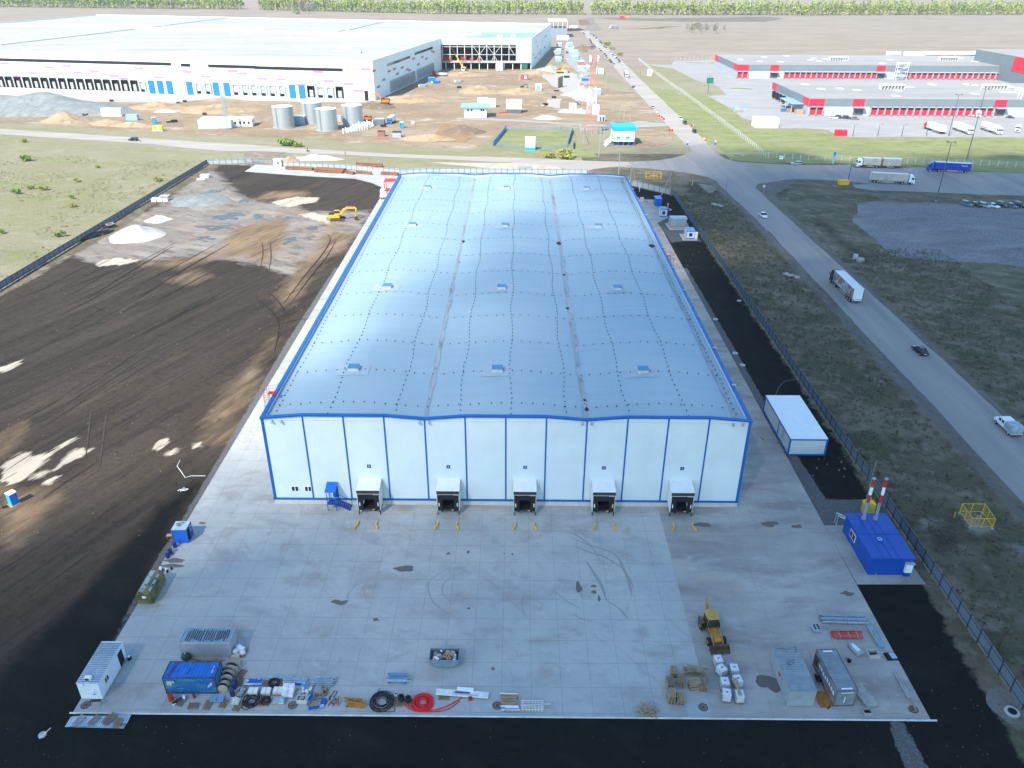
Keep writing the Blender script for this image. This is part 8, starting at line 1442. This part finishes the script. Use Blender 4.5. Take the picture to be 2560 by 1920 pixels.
for k,(f,x,y,r,lab)in enumerate([(u1,1460,298,1.3,'left black ring with a white lid on the dirt'),(u1,1505,295,1.7,'larger black ring next to the lidded one'),(u1,740,240,1.5,'black tank near the clay bank'),(u1,1540,138,1,'left dark ring under the clay mound'),(u1,1598,122,1.2,'right dark ring under the clay mound'),(u1,965,118,1.2,'dark ring on the pale apron'),(u1,1768,232,1.2,'dark ring behind the module building'),(m1,955,580,1.3,'concrete ring with a white rim at the long left fence'),(u2,1100,335,1.4,'dark ring below the slate container'),(e7,1540,575,1.6,'dark ring near the centre of the site'),(e7,1500,600,1.0,'pale ring beside the dark one'),(e7,1692,450,1.4,'dark heap ring on grey grit'),(e7,1920,395,1.4,'dark barrel stack on the track'),(t3,472,670,2.2,'black tank near the tilted shield'),(e7,1735,330,1.6,'dark tank with a white end on the track'),(t2,1755,760,1.6,'black pipe pieces in the clay cut')]):
 t=thing('well_ring',lab,'ring',f(x,y,.03));MB().tube([(r*.85*math.cos(a*math.pi/9),r*.85*math.sin(a*math.pi/9),.55)for a in range(18)],.5*r*.5,6,close=True).build('ring',m_dark if k!=10 else m_well,t);MB().tube([(r*.9*math.cos(a*math.pi/9),r*.9*math.sin(a*math.pi/9),1.05)for a in range(18)],.12,4,close=True).build('rim',m_well if k in(0,7,10,14)else m_chas,t)
goods('yellow_pump','yellow tank machine with white box by the light road','pump',u1(1370,372,.03),[('tank_body',mat('lemon_paint',(.75,.65,.02),.5),[(-.2,.5,1.5,4.6,2,2)]),('white_box',m_pack,[(.4,-.6,1.6,1.3,.3,1.5)]),('skid',m_grey,[(0,-.8,.25,6,1.2,.4)])],-.05)
goods('block_stack','white blocks with a reddish sheet near the long left fence','blocks',m1(1400,355,.03),[('block',m_pack,[(-2.6,0,.6,1.6,1.8,1.2),(-.6,0,.6,1.8,1.6,1.2),(1.4,0,.6,1.6,1.6,1.2)]),('reddish_sheet',mat('old_pink',(.40,.22,.22),.7),[(1.0,.6,1.5,3.0,2.0,.25)]),('cover',m_grey,[(1.0,.6,1.75,3.2,2.2,.2)])],.1)
goods('block_stack','white slab packs by the far end of the long left fence','blocks',m1(1775,150,.03),[('slab',m_pack,[(0,0,.6,3.4,2.2,1.1),(-.3,-3.6,.15,3,1.6,.3,.2)])],-.05)
t=thing('pipe_pile','jumble of black pipes along the long left fence','pipes',m1(800,660,.03),rad(62));R8=random.Random(3)
for k in range(16):MB().tube([(R8.uniform(-7,-3),-1.6+.22*k,.25+.15*(k%3)),(R8.uniform(2,7),-1.6+.2*k+R8.uniform(-.5,.5),.25+.15*(k%3))],.16,6).build('pipe',m_hose,t)
b=MB();[b.cb((R8.uniform(-6,6),R8.uniform(-2.4,2),.3),(.8,.4,.3),R8.uniform(0,3))for k in range(12)];b.build('scrap',mat('mixed_scrap',(.22,.14,.13),.8,0,.5,2),t)
m_rp=mat('rusty_pipe',(.19,.085,.045),.7,.1,.25,.6)
for(xa,ya,xb,yb,n,r,lab)in[(258,700,505,712,3,.35,'left stack of long rusty pipes along the pale fence'),(515,718,778,732,5,.4,'big stack of long rusty pipes right of the left stack'),(780,735,855,748,3,.3,'short reddish beams at the end of the pipe stacks'),(865,738,1010,750,2,.3,'low reddish beams along the fence'),(1085,745,1235,755,3,.3,'orange rusty beams behind the red stair tower'),(865,670,1105,682,2,.4,'lone long rusty pipe outside the pale fence')]:
 A_,B_=u2(xa,ya),u2(xb,yb);t=thing('pipe_stack',lab,'pipes',(A_+B_)/2+Vector((0,0,.12)),heading(A_,B_));l=(B_-A_).length/2
 for k in range(n):MB().tube([(-l*R8.uniform(.9,1),(k-n/2)*r*2.1,r),(l*R8.uniform(.9,1),(k-n/2)*r*2.1,r)],r,8).build('pipe',m_rp,t)
 for k in range(n-1):MB().tube([(-l*.95,(k-n/2+.5)*r*2.1,r*2.7),(l*.95,(k-n/2+.5)*r*2.1,r*2.7)],r,8).build('pipe',m_rp,t)
t=thing('culvert','concrete culvert mouth behind the warehouse','culvert',u3(112,735,.02));MB().box(-3,3,0,2,0,2.6).build('headwall',m_conb,t);MB().axle((0,-.05,1.0),.1,.95,'Y',18).build('mouth',m_black2,t)
for f,x,y,lab in[(m4,195,1005,'broken pale slabs lying in the verge left of the road'),(u3,1960,580,'broken pale slabs in the lawn by the fence'),(m3,1770,395,'crumpled bluish sheet in the verge'),(e6,1520,1010,'pale slabs tipped beside the far road'),(e6,1300,830,'pale boulder heap left of the far road')]:
 goods('broken_slabs',lab,'slabs',f(x,y,.03),[('slab',m_conb,[(0,0,.3,2.4,1.4,.3,.5,.1),(1.4,-1.3,.2,1.8,1.2,.25,1.0),(-1.0,.9,.35,1.5,1.2,.4,.2)])])
t=thing('well_ring','stacked concrete rings beside the ditch right of the road','ring',m4(795,875,.02));MB().cyl(0,0,0,.9,1.1,18).build('ring',m_conb,t);MB().cyl(-.6,2.2,0,1.3,.65,16).build('ring',m_well,t)
# red and grey warehouses ------------------------------------------------------
m_rw=mat('warehouse_dark_band',(.15,.18,.20),.6,0,.05,.3);m_rl=mat('warehouse_light_wall',(.36,.38,.41),.6,0,.05,.3);m_rr=mat('warehouse_red',(.62,.025,.05),.5,0,.05,.3);m_rrf=layered('warehouse_flat_roof',(.26,.25,.235),[((.32,.31,.295),.02,.4,.62,(.3,3),0,5,.8),((.28,.27,.26),.1,.55,.7,(.3,3),0,6,.5)],bump=0)
def redhall(label,x0,x1,y0,y1,H_,reds,docks,fr,bigs,side_reds):
 t=thing('logistics_warehouse',label,'warehouse',(0,0,0));MB().box(x0,x1,y0,y1,H_*.58,H_).build('upper_wall',m_rw,t);MB().box(x0+.2,x1-.2,y0+.2,y1-.2,0,H_*.58-.005).build('lower_wall',m_rl,t);MB().box(x0+.4,x1-.4,y0+.4,y1-.4,H_-.3+.31,H_+.06).build('roof',m_rrf,t)
 P0,P1=(x0,y0),(x1,y0);M=wallM(P0,P1)
 for f,a,b in reds:s0=wallpt(f,*a,P0,P1)[0];s1=wallpt(f,*b,P0,P1)[0];wbox(M,max(0,s0),s1,H_*.57,H_+.02,.12).build('red_panel',m_rr,t)
 for y_0,y_1 in side_reds:MB().box(x0-.12,x0,y_0,y_1,H_*.57,H_+.02).build('red_panel',m_rr,t)
 for f,xa,xb,yy,n in docks:
  for k in range(n):
   s,z=wallpt(f,xa+(xb-xa)*k/max(1,n-1),yy,P0,P1);o=MB();[o.box(*q_,M)for q_ in((s-2.0,s-1.8,-1.5,.18,.6,5),(s+1.8,s+2.0,-1.5,.18,.6,5),(s-2.0,s+2.0,-1.5,.18,4.8,5))];o=o.build('dock_frame',m_rl,t);MB().box(s-1.75,s+1.75,0,.19,.8,4.7,M).build('opening',m_dark,o);MB().box(s-1.6,s+1.6,-.25,-.01,.8,3.9,M).build('dock_door',m_rr,o)
 for f,x,yy in bigs:
  s,z=wallpt(f,x,yy,P0,P1);MB().box(s-3.2,s+3.2,-2.8,.19,4.6,5.0,M).build('canopy',m_rl,t);MB().box(s-2.8,s+2.8,-.06,.19,.6,4.5,M).build('gate',mat('gate_grey',(.10,.10,.11),.7),t)  # gates in one even dark grey
 R9=random.Random(int(y0));[MB().cb((R9.uniform(x0+8,x1-8),R9.uniform(y0+8,y1-8),H_+.12),(4,5,.12)).build('skylight',m_wpaint,t)for k in range(26)]
 for k in range(3):x=x0+(x1-x0)*(.25+.25*k);y=(y0+y1)/2+R9.uniform(-10,10);o=MB();[o.box(x-7+i*2,x-7+i*2+.2,y-2,y+2,H_+.06,H_+2.4)for i in range(8)];o.box(x-7,x+7.4,y-2,y+2,H_+2.4,H_+2.8);o.build('roof_unit',m_pack,t)
 return t
t=redhall('near grey warehouse with red panels and a row of red dock doors',167,420,368,441,9.2,[(u4,(355,120),(490,120)),(u4,(735,120),(836,120)),(u4,(1962,120),(2070,120))],[(u4,378,438,215,2),(u4,905,1905,215,17)],u4,[(u4,780,200),(u4,2005,200)],[(369,379),(431,440)])
MB().box(160,168,376,400,5.0,5.3).build('side_canopy',m_lbp,t);b=MB();[b.cyl(160.5,y,0,5,.2,6)for y in(377,388,399)];b.build('canopy_post',m_grey,t);MB().box(162,166,372,376,0,2.4).build('pallets',m_wood,t);b=MB();[b.box(165.6,166.99,y-1.4,y+1.4,1,4.6)for y in(412,419,426,433)];b.build('side_dock',m_dark,t)
redhall('farther grey warehouse with red panels behind the near one',168,520,536,613,9.8,[(t3,(1940,590),(2048,590)),(t4,(20,590),(96,590)),(t4,(940,590),(1018,590)),(t4,(2015,590),(2075,590)),(t4,(2160,590),(2300,590))],[(t3,1962,2010,660,2),(t4,155,910,660,17),(t4,1195,1985,660,17)],t4,[(t4,50,650),(t4,975,650),(t4,2100,650)],[(536,548),(600,613)])
for f,x,y,lab in[(t4,1130,690,'steel stair tower on the front of the farther red warehouse'),(u4,2175,235,'steel stair tower at the right end of the near red warehouse')]:
 t=thing('stair_tower',lab,'stair tower',f(x,y,.06));b=MB();[b.tube([(sx*4,sy,0),(sx*4,sy,13)],.2,4)for sx in(-1,1)for sy in(-3,0)];[b.tube([(-4,-3,z),(4,-3,z),(4,0,z),(-4,0,z)],.15,4,close=True)for z in(3,6,9,12)];b.build('frame',m_pack,t);b=MB();[b.tube([(-3.5*(-1)**k,-1.5,.3+3*k),(3.5*(-1)**k,-1.5,3+3*k)],.5,4)for k in range(4)];b.build('stair_flight',m_grey,t)
t=thing('tall_hall','dark grey hall rising behind the farther red warehouse at the right edge','hall',(0,0,0));P0,P1=G(2441,124,18)[:2],G(2580,148,18)[:2];M=wallM(P0,P1);L3=math.hypot(P1[0]-P0[0],P1[1]-P0[1]);MB().box(0,L3,0,60,0,18,M).build('wall',m_rw,t);MB().box(-.1,L3+.1,-.1,60.1,18.01,18.2,M).build('roof',m_rrf,t);wbox(M,L3*.72,L3,8,18,.2).build('red_panel',m_rr,t)
for k,(x,y)in enumerate([(1080,485),(1230,488),(1290,490),(1370,484),(1440,484),(1550,485),(1680,485),(1750,483)]):t=thing('parked_trailer','white trailer behind the farther red warehouse, %s from the left'%words[k],'trailer',t4(x,y,.06),.15,'white trailers behind the red warehouse');MB().box(-7,7,-1.3,1.3,1,4.2).build('cargo_box',m_pack,t);MB().box(-6,6,-1,1,.5,.99).build('chassis',m_chas,t)
goods('market_goods','orange and blue covered goods at the side canopy','goods',u4(160,205,.06),[('orange_cover',m_exo,[(1.5,0,1,3,2,1.6)]),('blue_cover',m_btarp,[(-1.5,1,.9,3,2,1.4)])])
goods('rubbish_pile','boards and pale boxes piled at the lawn edge of the paved yard','rubbish',u3(1960,205,.08),[('board',m_wood,[(0,-1,.5,4,2,1,.2)]),('box',m_lbp,[(-1.5,1.5,1.2,3,3,2.4),(3.2,.3,.7,2,1.6,1.4)])])
# ================================================================ TREES, BUSHES, HAZE
RN=np.random.default_rng(11)
def leaves(cx,cy,cz,rx,ry,rz_,n,size):
 """n leaf clumps as small quads spread through an ellipsoid, more towards its skin"""
 d=RN.normal(size=(n,3));d/=np.linalg.norm(d,axis=1)[:,None];r=RN.uniform(.15,1,n)**.5;c=np.stack([cx+d[:,0]*r*rx,cy+d[:,1]*r*ry,cz+d[:,2]*r*rz_],1)
 a=RN.normal(size=(n,3));a/=np.linalg.norm(a,axis=1)[:,None];b=np.cross(a,RN.normal(size=(n,3)));b/=np.linalg.norm(b,axis=1)[:,None];s=size*RN.uniform(.5,1.2,n)[:,None]
 return np.stack([c-a*s-b*s,c+a*s-b*s,c+a*s+b*s,c-a*s+b*s],1).reshape(-1,3)
def quads(name,V4,m,parent=None):
 me=bpy.data.meshes.new(name);n=len(V4)//4;me.vertices.add(n*4);me.vertices.foreach_set('co',V4.astype(np.float32).ravel());me.loops.add(n*4);me.loops.foreach_set('vertex_index',np.arange(n*4,dtype=np.int32))
 me.polygons.add(n);me.polygons.foreach_set('loop_start',np.arange(0,n*4,4,dtype=np.int32));me.update(calc_edges=True);me.materials.append(m);o=bpy.data.objects.new(name,me);COL.objects.link(o)
 if parent:o.parent=parent
 return o
m_leaf=mat('spring_leaves',(.17,.28,.025),.8,0,.3,.05,col2=(.34,.38,.09),contrast=(.35,.65));m_leafl=mat('fresh_green_leaves',(.20,.27,.06),.8,0,.25,.4);m_twig=mat('pale_twigs',(.24,.215,.17),.9,0,.25,.3);m_trunk=mat('pale_trunk',(.34,.32,.27),.9,0,.2,.2);m_olive=mat('budding_olive_leaves',(.30,.31,.08),.8,0,.2,.5)
pts=[(-500,16),(0,18),(600,24),(645,25),(1075,34.7),(1110,35),(1462,37),(1478,37),(2000,38.5),(3100,36)]
lv,tv,uv=[],[],[]
for i in range(0,len(pts)-1):
 if i in(2,4,6):
  if i!=4:continue
 a,b_=G(*pts[i]),G(*pts[i+1]);L4=(b_-a).length;n=int(L4/4.6)
 for row in range(4):
  for k in range(n):
   p=a.lerp(b_,(k+RN.uniform(0,1))/n);x,y=p.x+RN.uniform(-1,1),p.y+row*12+RN.uniform(-4,4);h=RN.uniform(14,26)+2.5*noise.noise(Vector((x*.02,7,1)))*(1 if i!=4 else .35);g=.75+.4*noise.noise(Vector((x*.012,3,row)))
   lv.append(leaves(x,y,h*.62,2.6,2.6,h*.42,int((42 if row<2 else 26)*max(.5,g)),1.05))
   if row<2:lv.append(leaves(x,y,2.2,3,3,2.6,7,.9));uv.append(leaves(x,y,h*.4,2.2,2.2,h*.4,9,.75))
   if row<3:tv.append(np.array([[x-.22,y,0],[x+.22,y,0],[x+.12,y,h*.85],[x-.12,y,h*.85],[x,y-.22,0],[x,y+.22,0],[x,y+.12,h*.85],[x,y-.12,h*.85]]))
tag(quads('poplar_belt',np.concatenate(lv),m_leaf),'long belt of pale green poplars along the top of the picture','tree belt',None,'stuff')
tag(quads('poplar_trunks',np.concatenate(tv),m_trunk),'pale trunks of the poplar belt','trunks',None,'stuff');tag(quads('poplar_twigs',np.concatenate(uv),m_twig),'bare twigs inside the poplar belt','twigs',None,'stuff')
def mk_bare():
 t=thing('bare_tree','tree','tree');b=MB();b.tube([(0,0,0),(.2,0,5),(.1,.1,11)],[.22,.14,.05],6);R_=random.Random(2)
 for k in range(16):z=2+k*.5;a=k*2.4;b.tube([(.1,0,z),(.1+1.8*math.cos(a),1.8*math.sin(a),z+2.6)],[.07,.02],4)
 b.build('trunk',m_trunk,t);quads('twigs',leaves(0,0,7,2.6,2.6,4.6,150,.32),m_twig,t);return t
bare=once(mk_bare);R10=random.Random(8)
for f,x0,x1,y0,y1,n,lab in[(t2,265,520,95,118,18,'bare grey tree in the small grove before the poplar belt'),(t3,1500,1840,270,292,18,'bare grey tree in the lone clump on the far field')]:
 for k in range(n):s=R10.uniform(.9,1.5)*(1.2 if f is t2 else .8);bare(f(R10.uniform(x0,x1),R10.uniform(y0,y1),.03),R10.uniform(0,6),lab,scale=(s,s,s),group='grove on the left' if f is t2 else 'clump on the right')
def bush(f,x,y,w,h,m,label,tree=False,n=None):
 p=f(x,y,.02);t=thing('tree' if tree else 'bush',label,'tree' if tree else 'bush',p);b=MB();R_=random.Random(int(x))
 for k in range(6):a=k*1.05;b.tube([(0,0,0),(.35*w*math.cos(a)*R_.uniform(.4,1),.35*w*math.sin(a)*R_.uniform(.4,1),h*.7)],[.05+.02*h*.3,.02],4)
 b.build('stems',m_twig,t);V_=[leaves(R_.uniform(-.5,.5)*w*.8,R_.uniform(-.5,.5)*w*.5,h*R_.uniform(.35,.7),w*.24,w*.24,h*.3,n or 60,.04*w+.03*h)for k in range(7)];quads('foliage',np.concatenate(V_),m,t)
for f,x,y,w,h,m,lab in[(m1,140,295,3.4,2.8,m_leafl,'dense green bush in the grassland near the left edge'),(m1,380,262,3.4,2.0,m_olive,'olive bush right of the dense green one'),(m1,258,255,3,2.2,m_olive,'thin olive bush between two others in the grassland'),(m1,622,335,2.4,1.8,m_leafl,'small green bush in the middle of the grassland'),(m1,672,190,2.6,1.8,m_olive,'olive bush in the upper grassland'),(m1,845,70,2,1.6,m_leafl,'tiny bright bush near the top of the grassland'),(m1,525,665,3.4,2.2,m_leafl,'low green bush just left of the long fence'),(m1,25,635,2.4,1.8,m_leafl,'green bush at the left edge above the fence'),(m1,630,410,2.6,1.8,m_olive,'faint olive bush in the lower grassland'),(m1,1370,185,3.2,2,m_leafl,'low bush close to the fence near its far end'),(u1,235,632,4.5,3.6,m_leafl,'bright green bush in the upper left grassland'),(u1,215,470,3.4,2.4,m_olive,'olive bush just below the light road'),(u2,260,500,10,4.2,m_leafl,'wide green bush on the roadside below the tanks'),(u2,360,508,5,2.6,m_leafl,'smaller green bush right of the wide one'),(u3,455,612,8,5,m_olive,'yellow-green bush by the road below the lawn square'),(u3,320,605,5,3.6,m_olive,'thin yellow-green bush left of the larger one'),(t3,825,392,9,6,m_olive,'yellow-green bush beside the parked cars on the far road'),(t3,930,480,6,4.4,m_olive,'lower yellow-green bush beside the parked cars'),(t3,868,430,5,3.6,m_leafl,'small green bush between two yellow ones'),(t2,355,120,12,6,m_leafl,'bright green thicket at the foot of the grey grove'),(t3,1570,245,12,11,m_olive,'olive tree standing out of the lone clump')]:
 bush(f,x,y,w*.9,h*.8,m,lab)
 # rough herbage on the verges and the grassland: thin tufts
V_=[];R11=random.Random(3)
def tufts(pred,n,s):
 out=[]
 for k in range(n):
  x,y=pred();g=noise.noise(Vector((x*.06,y*.06,4)))
  if g<-.12:continue
  out.append(leaves(x,y,s*.5,s*.9,s*.9,s*.5,5,s*.24))
 return out
mt=mat('dry_herbage',(.17,.145,.10),.9,0,.3,.1,col2=(.085,.09,.045));tag(quads('herbage',np.concatenate(tufts(lambda:(lambda v:(v.x,v.y))(G(R11.uniform(1700,2560),R11.uniform(500,1600)))if True else None,1,.5)+[q_ for q_ in[leaves(x,y,.22,.5,.5,.25,6,.13)for x,y in[(R11.uniform(60.3,78.5),R11.uniform(-45,190))for k in range(2600)]+[(R11.uniform(96,128),R11.uniform(-30,128))for k in range(2600)]]]),mt),'dry herbage tufts on the road verges','herbage',None,'stuff')
tag(quads('herbage',np.concatenate([leaves(x,y,.18,.7,.7,.2,5,.13)for x,y in[(R11.uniform(-250,-134),R11.uniform(92,250))for k in range(3800)]if noise.noise(Vector((x*.05,y*.05,1)))>-.05]),mat('grassland_tufts',(.27,.235,.15),.9,0,.2,.1,col2=(.20,.215,.085))),'tufts of grass on the grassland left of the plot','herbage',None,'stuff')
for o_ in ONCES:o_.finish()
hz=MB().box(-5200,5200,-900,9400,-1.0,78).build('haze',bpy.data.materials.new('haze_air'));tag(hz,'thin pale haze over the plain','haze',None,'stuff')
hm=hz.data.materials[0];hm.use_nodes=True;t=hm.node_tree;t.nodes.remove(t.nodes['Principled BSDF']);pv=t.nodes.new('ShaderNodeVolumePrincipled');pv.inputs['Color'].default_value=(.92,.95,1,1);pv.inputs['Density'].default_value=.00008;pv.inputs['Anisotropy'].default_value=.2;t.links.new(pv.outputs[0],t.nodes['Material Output'].inputs['Volume'])
